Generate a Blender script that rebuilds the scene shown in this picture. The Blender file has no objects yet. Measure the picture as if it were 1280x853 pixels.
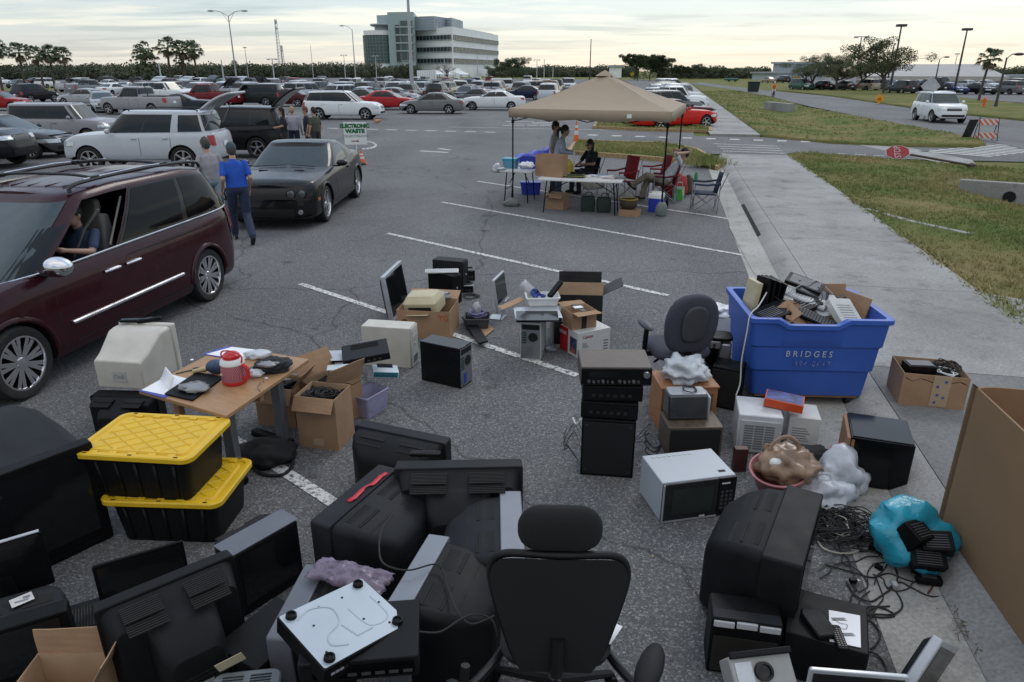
import bpy,bmesh,math,random
from mathutils import Vector,Matrix,noise,Euler
random.seed(7)
C=bpy.context.scene.collection
PI=math.pi
def rad(d): return math.radians(d)
F,CH=880.,2.9
TH=math.atan(338/F)
ct,st=math.cos(TH),math.sin(TH)
def ray(px,py):
 u=(px-640)/F;v=(py-426.5)/F
 return u,ct-v*st,-(st+v*ct)
def G(px,py,z=0.):
 u,dy,dz=ray(px,py);t=(z-CH)/dz
 return Vector((u*t,dy*t,z))
def W(px,py,Y):
 u,dy,dz=ray(px,py);t=Y/dy
 return Vector((u*t,Y,CH+dz*t))
MC={}
def mat(name,col,rough=.6,metal=0.,var=.15,scale=6.,bump=0.,bscale=60.,coat=0.,spec=.5,alpha=1.,trans=0.,paint=False,sub=0.):
 if name in MC: return MC[name]
 m=bpy.data.materials.new(name);m.use_nodes=True
 n,l=m.node_tree.nodes,m.node_tree.links
 b=n['Principled BSDF']
 b.inputs['Roughness'].default_value=rough;b.inputs['Metallic'].default_value=metal
 b.inputs['Specular IOR Level'].default_value=spec
 b.inputs['Coat Weight'].default_value=coat;b.inputs['Coat Roughness'].default_value=.05
 b.inputs['Alpha'].default_value=alpha
 b.inputs['Transmission Weight'].default_value=trans
 tc=n.new('ShaderNodeTexCoord')
 nz=n.new('ShaderNodeTexNoise');nz.inputs['Scale'].default_value=scale;nz.inputs['Detail'].default_value=5
 l.new(tc.outputs['Object'],nz.inputs['Vector'])
 mr=n.new('ShaderNodeMapRange');mr.inputs['From Min'].default_value=.3;mr.inputs['From Max'].default_value=.7
 mr.inputs['To Min'].default_value=1-var;mr.inputs['To Max'].default_value=1+var
 l.new(nz.outputs['Fac'],mr.inputs['Value'])
 mx=n.new('ShaderNodeMix');mx.data_type='RGBA';mx.blend_type='MULTIPLY';mx.inputs['Factor'].default_value=1
 if paint:
  oi=n.new('ShaderNodeObjectInfo');l.new(oi.outputs['Color'],mx.inputs['A'])
 else: mx.inputs['A'].default_value=(*col,1)
 l.new(mr.outputs['Result'],mx.inputs['B']);l.new(mx.outputs['Result'],b.inputs['Base Color'])
 r2=n.new('ShaderNodeMapRange');r2.inputs['To Min'].default_value=max(.02,rough-.12);r2.inputs['To Max'].default_value=min(1,rough+.12)
 if rough>.12: l.new(nz.outputs['Fac'],r2.inputs['Value']);l.new(r2.outputs['Result'],b.inputs['Roughness'])
 if bump>0:
  n2=n.new('ShaderNodeTexNoise');n2.inputs['Scale'].default_value=bscale;n2.inputs['Detail'].default_value=3
  l.new(tc.outputs['Object'],n2.inputs['Vector'])
  bp=n.new('ShaderNodeBump');bp.inputs['Strength'].default_value=bump;bp.inputs['Distance'].default_value=.01
  l.new(n2.outputs['Fac'],bp.inputs['Height']);l.new(bp.outputs['Normal'],b.inputs['Normal'])
 MC[name]=m
 return m
def plain(name,col,rough=.5,**k): return mat(name,col,rough,**k)
def layered(name,build):
 m=bpy.data.materials.new(name);m.use_nodes=True
 build(m.node_tree.nodes,m.node_tree.links,m.node_tree.nodes['Principled BSDF']);MC[name]=m
 return m
def ramp(n,l,src,stops,interp='LINEAR'):
 r=n.new('ShaderNodeValToRGB');r.color_ramp.interpolation=interp
 e=r.color_ramp.elements
 while len(e)<len(stops): e.new(.5)
 for q,(p,c) in zip(e,stops):
  q.position=p;q.color=(*c,1) if len(c)==3 else c
 l.new(src,r.inputs['Fac']);return r.outputs['Color']
def nz(n,l,vec,scale,detail=4,rough=.5):
 t=n.new('ShaderNodeTexNoise');t.inputs['Scale'].default_value=scale;t.inputs['Detail'].default_value=detail
 t.inputs['Roughness'].default_value=rough;l.new(vec,t.inputs['Vector']);return t.outputs['Fac']
def mixc(n,l,fac,a,b,mode='MIX'):
 x=n.new('ShaderNodeMix');x.data_type='RGBA';x.blend_type=mode
 for key,v in (('Factor',fac),('A',a),('B',b)):
  if isinstance(v,(int,float)): x.inputs[key].default_value=v
  elif isinstance(v,tuple): x.inputs[key].default_value=(*v,1)
  else: l.new(v,x.inputs[key])
 return x.outputs['Result']
def g3(v): return (v,v,v)
class MB:
 def __init__(s): s.v=[];s.f=[];s.m=[];s.cur=0;s.M=Matrix()
 def at(s,loc=(0,0,0),rot=(0,0,0),sc=None):
  s.M=Matrix.Translation(Vector(loc)) @ Euler([rad(a) for a in rot]).to_matrix().to_4x4()
  if sc: s.M=s.M @ Matrix.Diagonal((*sc,1))
  return s
 def mat(s,i): s.cur=i;return s
 def add(s,vs,fs):
  o=len(s.v);M=s.M
  s.v+=[M @ Vector(p) for p in vs];s.f+=[[i+o for i in f] for f in fs];s.m+=[s.cur]*len(fs);return s
 def box(s,x0,x1,y0,y1,z0,z1):
  return s.add([(x0,y0,z0),(x1,y0,z0),(x1,y1,z0),(x0,y1,z0),(x0,y0,z1),(x1,y0,z1),(x1,y1,z1),(x0,y1,z1)],
                     [(3,2,1,0),(4,5,6,7),(0,1,5,4),(1,2,6,5),(2,3,7,6),(3,0,4,7)])
 def cb(s,c,d):
  return s.box(c[0]-d[0]/2,c[0]+d[0]/2,c[1]-d[1]/2,c[1]+d[1]/2,c[2]-d[2]/2,c[2]+d[2]/2)
 def loft(s,rings,closed=True,cap=True,capm=None):
  n=len(rings[0]);vs=[p for r in rings for p in r];fs=[]
  for j in range(len(rings)-1):
   for i in range(n if closed else n-1):
    a=j*n+i;b=j*n+(i+1) % n;fs.append((a,b,b+n,a+n))
  if cap and closed: fs.append(tuple(range(n))[::-1]);fs.append(tuple((len(rings)-1)*n+i for i in range(n)))
  return s.add(vs,fs)
 def tube(s,pts,r,n=8,cap=True):
  pts=[Vector(p) for p in pts];rings=[];N=len(pts);up=Vector((0,0,1))
  rr=r if isinstance(r,(list,tuple)) else [r]*N
  prev=None
  for i,p in enumerate(pts):
   d=(pts[min(i+1,N-1)]-pts[max(i-1,0)])
   d=d.normalized() if d.length>1e-9 else Vector((0,0,1))
   a=prev if prev is not None else (up if abs(d.z)<.95 else Vector((1,0,0)))
   a=(a-d*a.dot(d));a=a.normalized() if a.length>1e-6 else d.orthogonal().normalized()
   prev=a;b=d.cross(a)
   rings.append([p+(a*math.cos(2*PI*k/n)+b*math.sin(2*PI*k/n))*rr[i] for k in range(n)])
  return s.loft(rings,True,cap)
 def cyl(s,p0,p1,r0,r1=None,n=16): return s.tube([p0,p1],[r0,r1 if r1 is not None else r0],n)
 def lathe(s,prof,n=24,cap=False):
  rings=[[(r*math.cos(2*PI*k/n),r*math.sin(2*PI*k/n),z) for k in range(n)] for r,z in prof]
  return s.loft(rings,True,cap)
 def ell(s,c,r,nu=16,nv=10):
  rings=[[(c[0]+r[0]*math.sin(PI*j/nv)*math.cos(2*PI*k/nu),c[1]+r[1]*math.sin(PI*j/nv)*math.sin(2*PI*k/nu),c[2]-r[2]*math.cos(PI*j/nv)) for k in range(nu)] for j in range(1,nv)]
  s.loft(rings,True,False);o=len(s.v)
  n0=len(s.v)-len(rings)*nu
  s.v+=[s.M @ Vector((c[0],c[1],c[2]-r[2])),s.M @ Vector((c[0],c[1],c[2]+r[2]))]
  for k in range(nu):
   s.f.append([n0+(k+1) % nu,n0+k,o]);s.f.append([n0+(nv-2)*nu+k,n0+(nv-2)*nu+(k+1) % nu,o+1]);s.m+=[s.cur]*2
  return s
 def prism(s,poly,a0,a1,ax='z'):
  def q(p,a): return (p[0],p[1],a) if ax=='z' else ((p[0],a,p[1]) if ax=='y' else (a,p[0],p[1]))
  n=len(poly);s.add([q(p,a0) for p in poly]+[q(p,a1) for p in poly],[tuple(range(n))[::-1],tuple(range(n,2*n))]+[(i,(i+1) % n,n+(i+1) % n,n+i) for i in range(n)]);return s
 def grid(s,P):
  n,m=len(P),len(P[0])
  return s.add([p for r in P for p in r],[(i*m+j,(i+1)*m+j,(i+1)*m+j+1,i*m+j+1) for i in range(n-1) for j in range(m-1)])
 def mesh(s,name,mats,smooth=40,merge=False):
  me=bpy.data.meshes.new(name);me.from_pydata([tuple(p) for p in s.v],[],s.f)
  for mm in (mats if isinstance(mats,(list,tuple)) else [mats]): me.materials.append(mm)
  me.polygons.foreach_set('material_index',s.m)
  bm=bmesh.new();bm.from_mesh(me)
  if merge: bmesh.ops.remove_doubles(bm,verts=bm.verts,dist=.0004)
  bmesh.ops.recalc_face_normals(bm,faces=bm.faces);bm.to_mesh(me);bm.free()
  if smooth:
   me.polygons.foreach_set('use_smooth',[True]*len(me.polygons));me.set_sharp_from_angle(angle=rad(smooth))
  me.update();return me
 def build(s,name,mats,parent=None,smooth=40,bevel=0,seg=2,merge=False,loc=None,rot=None,sub=0,solid=0):
  o=bpy.data.objects.new(name,s.mesh(name,mats,smooth,merge));C.objects.link(o)
  if parent: o.parent=parent
  if loc is not None: o.location=loc
  if rot is not None: o.rotation_euler=[rad(a) for a in rot]
  if solid:
   q=o.modifiers.new('s','SOLIDIFY');q.thickness=solid;q.offset=0
  if bevel:
   b=o.modifiers.new('b','BEVEL');b.width=bevel;b.segments=seg;b.limit_method='ANGLE';b.angle_limit=rad(35);b.harden_normals=False
  if sub:
   q=o.modifiers.new('u','SUBSURF');q.levels=sub;q.render_levels=sub
  return o
def tag(o,label=None,cat=None,group=None,kind=None):
 if label: o['label']=label
 if cat: o['category']=cat
 if group: o['group']=group
 if kind: o['kind']=kind
 return o
def thing(name,label,cat,loc=(0,0,0),rz=0,group=None,rot=None):
 o=bpy.data.objects.new(name,None);C.objects.link(o);o.empty_display_size=.1
 o.location=loc;o.rotation_euler=Euler([rad(a) for a in rot]) if rot else (0,0,rad(rz))
 return tag(o,label,cat,group)
def struct(o): o['kind']='structure';return o
def copy_tree(o,parent=None):
 c=o.copy();C.objects.link(c);c.parent=parent
 for ch in list(o.children): copy_tree(ch,c)
 return c
def base(A,B,z=0.):
 a,b=G(*A,z),G(*B,z);d=b-a
 return (a+b)/2,math.degrees(math.atan2(d.y,d.x)),d.length
def rrect(w,h,r,n=4):
 out=[]
 for cx,cy,a0 in ((w/2-r,h/2-r,0),(-w/2+r,h/2-r,90),(-w/2+r,-h/2+r,180),(w/2-r,-h/2+r,270)):
  for k in range(n+1):
   a=rad(a0+90*k/n);out.append((cx+r*math.cos(a),cy+r*math.sin(a)))
 return out
def smooth_path(pts,k=6):
 pts=[Vector(p) for p in pts];out=[]
 P=[pts[0]]+pts+[pts[-1]]
 for i in range(1,len(P)-2):
  for j in range(k):
   t=j/k;a,b,c,d=P[i-1:i+3]
   out.append(.5*((2*b)+(c-a)*t+(2*a-5*b+4*c-d)*t*t+(3*b-a-3*c+d)*t**3))
 out.append(pts[-1]);return out
def text_mesh(txt,size,m,name,parent,loc,rot,ext=.002,sx=1.,space=1.,align='CENTER',bold=0.):
 cu=bpy.data.curves.new(name,'FONT');cu.body=txt;cu.size=size;cu.extrude=ext;cu.space_character=space
 cu.align_x=align;cu.align_y='CENTER';cu.resolution_u=3;cu.offset=bold
 o=bpy.data.objects.new(name,cu);C.objects.link(o)
 me=bpy.data.meshes.new_from_object(o.evaluated_get(bpy.context.evaluated_depsgraph_get()))
 C.objects.unlink(o);bpy.data.objects.remove(o)
 me.materials.clear();me.materials.append(m)
 q=bpy.data.objects.new(name,me);C.objects.link(q);q.parent=parent;q.location=loc
 q.rotation_euler=[rad(a) for a in rot];q.scale=(sx,1,1)
 return q
black=mat('black_plastic',(.0045,.0045,.005),.5,spec=.15,var=.25,scale=9,bump=.08,bscale=300)
black2=mat('charcoal_plastic',(.008,.0083,.0095),.55,spec=.16,var=.25,scale=7,bump=.08,bscale=300)
blackgl=mat('gloss_black',(.004,.004,.005),.14,spec=.35,var=.2)
dgrey=mat('dark_grey_plastic',(.05,.052,.056),.5,var=.2,scale=6,bump=.05)
mgrey=mat('mid_grey_plastic',(.16,.165,.18),.45,var=.12)
lgrey=mat('light_grey_plastic',(.42,.43,.44),.45,var=.1)
silver=mat('silver_plastic',(.42,.44,.47),.35,metal=.4,var=.08)
whitep=mat('white_plastic',(.7,.7,.68),.4,var=.06)
beige=mat('beige_plastic',(.52,.49,.43),.5,var=.1,scale=5,bump=.04)
beige2=mat('yellowed_plastic',(.5,.43,.28),.5,var=.1)
card=mat('cardboard',(.33,.2,.115),.85,var=.12,scale=5,bump=.1,bscale=40)
card2=mat('cardboard_inside',(.42,.28,.17),.85,var=.12,scale=5)
cardd=mat('cardboard_brown',(.25,.14,.075),.85,var=.15,scale=3,bump=.05,bscale=20)
tapem=mat('packing_tape',(.4,.3,.2),.2,var=.08)
rubber=mat('rubber',(.014,.014,.014),.8,var=.3,scale=20)
chrome=mat('chrome',(.7,.7,.72),.12,metal=1,var=.05)
steel=mat('steel',(.35,.35,.36),.35,metal=.9,var=.1)
galv=mat('galvanised',(.4,.41,.42),.5,metal=.5,var=.12)
screen=mat('screen_glass',(.008,.009,.010),.1,var=.1,spec=.4)
glass=mat('car_glass',(.008,.011,.011),.05,var=.1,spec=.45)
glassg=mat('windshield_glass',(.035,.05,.05),.05,var=.1,spec=.5)
paintm=mat('car_paint',(1,1,1),.24,metal=.05,var=.02,coat=.22,spec=.18,paint=True)
trimm=mat('black_trim',(.015,.015,.016),.4,var=.15)
under=mat('underbody',(.006,.006,.006),.9)
rimm=mat('alloy',(.5,.5,.52),.25,metal=.9,var=.05)
headm=mat('headlamp_lens',(.55,.57,.58),.1,metal=.5,coat=.6)
amber=mat('amber_lens',(.75,.2,.02),.15)
redl=mat('red_lens',(.35,.012,.015),.12,coat=.5)
paper=mat('paper',(.78,.78,.8),.7,var=.03)
redp=mat('red_plastic',(.55,.02,.02),.35,var=.08)
bluep=mat('blue_plastic',(.03,.05,.42),.4,var=.1)
skin=mat('skin',(.42,.25,.18),.5,var=.08)
woodm=mat('oak_wood',(.3,.16,.07),.45,var=.2,scale=4)
def wood(n,l,b,c1=(.11,.06,.035),c2=(.2,.12,.075),sc=(1,12,12)):
 tc=n.new('ShaderNodeTexCoord');mp=n.new('ShaderNodeMapping');mp.inputs['Scale'].default_value=sc
 l.new(tc.outputs['Object'],mp.inputs['Vector'])
 l.new(ramp(n,l,nz(n,l,mp.outputs[0],5,6,.65),[(.35,c1),(.65,c2)]),b.inputs['Base Color'])
 b.inputs['Roughness'].default_value=.5
walnut=layered('walnut_veneer',wood)
oakt=layered('oak_veneer',lambda n,l,b: wood(n,l,b,(.3,.165,.075),(.38,.22,.11),(1.5,10,10)))
oakc=layered('oak_cabinet',lambda n,l,b: wood(n,l,b,(.26,.11,.04),(.36,.17,.07),(10,1.5,10)))
def vent_mat(name,c,c2,scale,ax=0):
 def f(n,l,b):
  tc=n.new('ShaderNodeTexCoord');w=n.new('ShaderNodeTexWave');w.bands_direction='XYZ'[ax]
  w.inputs['Scale'].default_value=scale;l.new(tc.outputs['Object'],w.inputs['Vector'])
  l.new(ramp(n,l,w.outputs['Fac'],[(.4,c),(.55,c2)]),b.inputs['Base Color']);b.inputs['Roughness'].default_value=.6
  bp=n.new('ShaderNodeBump');bp.inputs['Distance'].default_value=.004;l.new(w.outputs['Fac'],bp.inputs['Height']);l.new(bp.outputs[0],b.inputs['Normal'])
 return layered(name,f)
ventx=vent_mat('vent_slots_x',g3(.003),g3(.02),22,0)
venty=vent_mat('vent_slots_y',g3(.003),g3(.02),22,1)
ventz=vent_mat('vent_slots_z',g3(.003),g3(.02),22,2)
ventw=vent_mat('vent_slots_white',(.12,.12,.13),(.6,.6,.6),14,2)
def asphalt(n,l,b):
 tc=n.new('ShaderNodeTexCoord');v=tc.outputs['Object']
 vo=n.new('ShaderNodeTexVoronoi');vo.inputs['Scale'].default_value=85;l.new(v,vo.inputs['Vector'])
 sp=n.new('ShaderNodeSeparateColor');l.new(vo.outputs['Color'],sp.inputs[0])
 c=ramp(n,l,sp.outputs[0],[(0,(.07,.071,.075)),(.5,(.1,.101,.106)),(.74,(.14,.141,.145)),(.88,(.195,.195,.195)),(1,(.33,.325,.315))])
 vo2=n.new('ShaderNodeTexVoronoi');vo2.inputs['Scale'].default_value=210;l.new(v,vo2.inputs['Vector'])
 sp2=n.new('ShaderNodeSeparateColor');l.new(vo2.outputs['Color'],sp2.inputs[0])
 c=mixc(n,l,.35,c,ramp(n,l,sp2.outputs[0],[(0,g3(.045)),(.7,g3(.1)),(1,g3(.28))]))
 c=mixc(n,l,1.,c,ramp(n,l,nz(n,l,v,.25,5,.6),[(.3,g3(.9)),(.7,g3(1.3))]),'MULTIPLY')
 mp=n.new('ShaderNodeMapping');mp.inputs['Rotation'].default_value=(0,0,rad(12));mp.inputs['Scale'].default_value=(.5,.06,1)
 l.new(v,mp.inputs['Vector'])
 c=mixc(n,l,1.,c,ramp(n,l,nz(n,l,mp.outputs[0],1.,3),[(.35,g3(.92)),(.65,g3(1.12))]),'MULTIPLY')
 vc=n.new('ShaderNodeTexVoronoi');vc.feature='DISTANCE_TO_EDGE';vc.inputs['Scale'].default_value=.16
 wv=n.new('ShaderNodeVectorMath');wv.operation='ADD';nv=n.new('ShaderNodeTexNoise');nv.inputs['Scale'].default_value=.9;nv.inputs['Detail'].default_value=6;l.new(v,nv.inputs['Vector']);l.new(v,wv.inputs[0]);l.new(nv.outputs['Color'],wv.inputs[1]);l.new(wv.outputs[0],vc.inputs['Vector'])
 c=mixc(n,l,1.,c,ramp(n,l,vc.outputs['Distance'],[(0,g3(.5)),(.0018,g3(.65)),(.004,g3(1))]),'MULTIPLY')
 c=mixc(n,l,1.,c,ramp(n,l,nz(n,l,v,.07,3),[(.4,g3(.93)),(.6,g3(1.07))]),'MULTIPLY')
 c=mixc(n,l,1.,c,ramp(n,l,nz(n,l,v,3.1,3),[(.27,g3(.6)),(.31,g3(1))]),'MULTIPLY')
 c=mixc(n,l,1.,c,ramp(n,l,nz(n,l,v,1.3,2),[(.24,g3(.55)),(.3,g3(1))]),'MULTIPLY')
 l.new(c,b.inputs['Base Color']);b.inputs['Roughness'].default_value=.85
 b.inputs['Specular IOR Level'].default_value=.3
 bp=n.new('ShaderNodeBump');bp.inputs['Distance'].default_value=.006;bp.inputs['Strength'].default_value=.6
 l.new(vo.outputs['Distance'],bp.inputs['Height']);l.new(bp.outputs[0],b.inputs['Normal'])
asph=layered('asphalt',asphalt)
def conc(n,l,b,k=1.,tint=(1,1,1)):
 tc=n.new('ShaderNodeTexCoord');v=tc.outputs['Object']
 t=lambda x: tuple(x*k*q for q in tint)
 c=ramp(n,l,nz(n,l,v,.45,8,.65),[(.3,t(.17)),(.5,t(.25)),(.7,t(.31))])
 c=mixc(n,l,1.,c,ramp(n,l,nz(n,l,v,45,3),[(.3,g3(.78)),(.7,g3(1.2))]),'MULTIPLY')
 c=mixc(n,l,1.,c,ramp(n,l,nz(n,l,v,1.7,6,.7),[(.32,g3(.62)),(.45,g3(1)),(.8,g3(1.08))]),'MULTIPLY')
 l.new(c,b.inputs['Base Color']);b.inputs['Roughness'].default_value=.85
 bp=n.new('ShaderNodeBump');bp.inputs['Distance'].default_value=.004;bp.inputs['Strength'].default_value=.5
 l.new(nz(n,l,v,60,4),bp.inputs['Height']);l.new(bp.outputs[0],b.inputs['Normal'])
concm=layered('concrete_walk',lambda n,l,b: conc(n,l,b,1.05,(1,.985,.95)))
concg=layered('concrete_gutter',lambda n,l,b: conc(n,l,b,1.35,(1,.97,.9)))
conca=layered('rough_apron',lambda n,l,b: conc(n,l,b,.62,(1,1,.98)))
def grassf(n,l,b):
 tc=n.new('ShaderNodeTexCoord');v=tc.outputs['Object']
 c=ramp(n,l,nz(n,l,v,.35,6,.6),[(.3,(.24,.19,.09)),(.46,(.17,.16,.06)),(.6,(.11,.14,.04)),(.75,(.07,.115,.03))])
 c=mixc(n,l,1.,c,ramp(n,l,nz(n,l,v,14,6,.8),[(.3,g3(.7)),(.7,g3(1.3))]),'MULTIPLY')
 l.new(c,b.inputs['Base Color']);b.inputs['Roughness'].default_value=1;b.inputs['Specular IOR Level'].default_value=.1
 bp=n.new('ShaderNodeBump');bp.inputs['Distance'].default_value=.05;bp.inputs['Strength'].default_value=.8
 l.new(nz(n,l,v,25,5,.7),bp.inputs['Height']);l.new(bp.outputs[0],b.inputs['Normal'])
grassm=layered('grass_ground',grassf)
def worn(n,l,b,col=(.62,.62,.6)):
 tc=n.new('ShaderNodeTexCoord');v=tc.outputs['Object']
 f=ramp(n,l,nz(n,l,v,22,7,.8),[(.44,g3(0)),(.5,g3(1))])
 l.new(mixc(n,l,f,(.09,.09,.088),col),b.inputs['Base Color']);b.inputs['Roughness'].default_value=.8
linem=layered('worn_white_paint',worn)
yellowc=layered('yellow_kerb',lambda n,l,b: worn(n,l,b,(.42,.27,.1)))
def sheet(name,pix,z,m,sub=1,zs=None):
 mb=MB();pts=[G(*p,z) if len(p)==2 else Vector(p) for p in pix]
 mb.add(pts,[tuple(range(len(pts)))]);return struct(mb.build(name,m,smooth=0))
def sg(v): return 1/(1+math.exp(max(-30,min(30,v))))
def dip(x,y):
 a=Vector((math.sin(rad(12)),math.cos(rad(12))));n=Vector((a.y,-a.x));p=Vector((x,y));s_,q=p.dot(a),p.dot(n)
 z=0.
 if q>5:
  z-=.55*math.exp(-((q-9.5)/1.9)**2)*sg(-(s_-8)/1.2)*sg((s_-22)/.9)
  z-=.5*math.exp(-((q-9.)/2.4)**2)*sg(-(s_-40)/2.)*sg((s_-75)/3)
 return z
xs=sorted(set([-2500,-1200,-600,-300,-120,-60,-20,0]+[2+i*.8 for i in range(58)]+[60,80,120,200,350,700,1300,2500]))
ys=sorted(set([-60,-10,0,4]+[6+i*1. for i in range(85)]+[100,130,180,260,400,700,1200,2000,3500]))
mb=MB();mb.grid([[(x,y,-.03+dip(x,y)) for y in ys] for x in xs])
struct(mb.build('ground',grassm))
E0,E1=G(1151,843),G(899,232)
kd=(E1-E0).normalized();kn=Vector((kd.y,-kd.x,0))
def K(s,n,z=0.): p=E0+kd*s+kn*n;return Vector((p.x,p.y,z))
def onedge(px,py,z=0):
 p=G(px,py,z)-E0;return p.dot(kd),p.dot(kn)
sX=onedge(905,196)[0]
sY=onedge(880,170)[0]
mb=MB();mb.add([K(-8,0),K(sX+.5,0),K(sX+.5,60),K(sY-.2,60),K(sY-.2,-.2),K(sY+30,-.2),K(250,-1.),K(330,-190),K(330,-400),K(-8,-400)],[tuple(range(10))])
mb.v=[Vector((p.x,p.y,.0)) for p in mb.v]
lot=struct(mb.build('parking_lot',asph,smooth=0))
nS=onedge(1096,480,.12)[1];nW=onedge(1175,329,.12)[1]
def strip(name,prof,s0,s1,m,ds=1.):
 P=[];k=max(1,int((s1-s0)/ds))
 for i in range(k+1):
  s_=s0+(s1-s0)*i/k;P.append([K(s_,n,z) for n,z in prof])
 o=MB();o.grid(P);return struct(o.build(name,m,smooth=50))
for i in range(5):
 a=-8+i*(sX+8)/5;b_=-8+(i+1)*(sX+8)/5-.02
 strip('gutter',[(-.12,.004),(.25,.006),(nS-.34,.016)],a,b_,concg)
 strip('kerb',[(nS-.335,.012),(nS-.28,.05),(nS-.2,.11),(nS-.1,.135),(nS-.012,.13),(nS-.012,.0)],a,b_,concm)
sR=onedge(1180,400,.12)[0]
mb=MB();L=1.6;s_=-8.
while s_<sX-.5:
 e=min(s_+3.0,sX-.3);mb.mat(1 if e <= sR+.3 else 0)
 z=.125;mb.box(0,1,0,1,0,1) if 0 else None
 q=[K(s_,nS,z),K(e-.012,nS,z),K(e-.012,nW+.0,z),K(s_,nW if s_>sR else nW+6,z)]
 mb.add(q+[Vector((p.x,p.y,-.02)) for p in q],[(0,1,2,3),(0,4,5,1),(1,5,6,2),(2,6,7,3),(3,7,4,0)]);s_=e
struct(mb.build('sidewalk',[concm,conca],smooth=0))
mb=MB();mb.add([K(sX-.3,nS-.3,.126),K(sX-.3,nW,.126),K(sX+.9,nW+.1,.006),K(sX+.9,nS-.5,.006)],[(0,1,2,3)])
struct(mb.build('sidewalk_ramp',concm,smooth=0))
a0=onedge(925,255)[0];a1=onedge(950,300)[0]
mb=MB();mb.add([K(a1+.2,nS-.345,.02),K(a0-.3,nS-.345,.02),K(a0-.3,nS-.285,.06),K(a1+.2,nS-.285,.06)],[(0,1,2,3)])
struct(mb.build('drain_opening',under,smooth=0))
f0=onedge(951,172)[0];n1=onedge(951,172)[1];n0=onedge(888,172)[1]
mb=MB();s_=f0+.3
while s_<190:
 e=s_+4;mb.add([K(s_,n0,.1),K(e-.03,n0,.1),K(e-.03,n1,.1),K(s_,n1,.1),K(s_,n0,-.02),K(s_,n1,-.02)],[(0,1,2,3),(0,3,5,4)]);s_=e
struct(mb.build('far_sidewalk',concm,smooth=0))
rd=[(1280,215),(1280,152),(1180,143),(1040,122),(960,116),(915,110),(880,105),(868,104),(930,117),(985,124),(1060,138),(1130,155),(1185,168),(1235,181),(1213,203)]
roadm=layered('road_asphalt',lambda n,l,b: (asphalt(n,l,b)))
mb=MB()
far=[G(x,y) for x,y in [(1500,182),(1280,152),(1180,142),(1040,121),(960,113.5),(900,106.5),(876,103)]]
near=[G(x,y) for x,y in [(1500,245),(1255,181),(1130,157),(1010,133),(960,121),(905,110.5),(862,105)]]
mb.grid([[Vector((a.x,a.y,.012)),Vector((b.x,b.y,.012))] for a,b in zip(far,near)])
struct(mb.build('road',roadm,smooth=0))
sheet('concrete_crossing',[(1070,180.5),(1135,184.5),(1215,200),(1225,211),(1185,206)],.006,concm)
sheet('right_lot',[(995,111.5),(1090,112.8),(1280,129),(1600,158),(1700,112),(1300,97),(980,97)],.01,asph)
sheet('far_left_lot',[(0,96)]*0+[(-400,100),(0,94),(735,93),(735,100)],.001,asph) if 0 else None
def inpoly(p,poly):
 c=False;j=len(poly)-1
 for i in range(len(poly)):
  a,b=poly[i],poly[j]
  if (a[1]>p[1]) != (b[1]>p[1]) and p[0]<(b[0]-a[0])*(p[1]-a[1])/(b[1]-a[1])+a[0]: c=not c
  j=i
 return c
def verge(name,poly,step,zt):
 P=[(p.x,p.y) for p in poly]
 x0,x1=min(p[0] for p in P),max(p[0] for p in P);y0,y1=min(p[1] for p in P),max(p[1] for p in P)
 bm=bmesh.new();vs=[bm.verts.new((x,y,0)) for x,y in P];bm.faces.new(vs)
 for ax in (0,1):
  a,b=(x0,x1) if ax==0 else (y0,y1);k=int((b-a)/step)
  for i in range(1,k):
   co=[0,0,0];co[ax]=a+(b-a)*i/k;no=[0,0,0];no[ax]=1
   bmesh.ops.bisect_plane(bm,geom=bm.verts[:]+bm.edges[:]+bm.faces[:],plane_co=co,plane_no=no)
 for v in bm.verts: v.co.z=zt+dip(v.co.x,v.co.y)+.04*noise.noise(v.co*.6)
 ext=bmesh.ops.extrude_edge_only(bm,edges=[e for e in bm.edges if e.is_boundary])
 for v in ext['geom']:
  if isinstance(v,bmesh.types.BMVert): v.co.z-=zt+.03
 me=bpy.data.meshes.new(name);bm.to_mesh(me);bm.free();me.materials.append(grassm)
 me.polygons.foreach_set('use_smooth',[True]*len(me.polygons))
 o=bpy.data.objects.new(name,me);C.objects.link(o);return struct(o),P,(x0,x1,y0,y1)
v1p=[K(sR-.4,nW+.02),K(sX+.4,nW+.02),K(sX+.9,nW+.5)]+[G(*p) for p in [(1100,202),(1219,211),(1300,218),(1600,262)]]+[K(sR-.4,nW+14)]
verge('near_verge',v1p,.7,.12)
v2p=[K(f0+.4,n1+.02),K(160,n1+.1)]+[G(*p) for p in [(905,111),(960,121.5),(1010,133.5),(1130,157.5),(1225,176),(1232,182),(1215,185),(1135,184),(1040,180)]]
verge('median_verge',v2p,1.4,.1)
v3p=[G(*p) for p in [(1500,181),(1280,151.5),(1180,141.5),(1040,120.5),(965,113),(1000,110),(1100,113),(1280,131),(1500,150)]]
verge('far_verge',v3p,2.,.1)
def island(name,grass_px,kerb_w=.18):
 P=[G(*p) for p in grass_px];n=len(P);c=sum(P,Vector())/n;mb=MB()
 out=[(p-c)*(1+kerb_w/(p-c).length)+c for p in P]
 for i in range(n):
  j=(i+1) % n;a,b,d,e=P[i],P[j],out[j],out[i]
  up=Vector((0,0,.14));mb.add([a,b,d,e,a+up,b+up,d+up,e+up],[(4,5,6,7),(3,2,6,7),(0,1,5,4)])
 struct(mb.build(name+'_kerb',yellowc,smooth=0))
 verge(name+'_grass',P,.6,.13)
 return [(p.x,p.y) for p in P]
i1=island('near_island',[(722,179),(830,182.5),(868,190),(898,208),(893,213),(862,205),(800,199),(714,193)])
i2=island('far_island',[(748,153),(800,154.5),(885,162),(886,166),(800,163.5),(745,161)])
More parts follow.
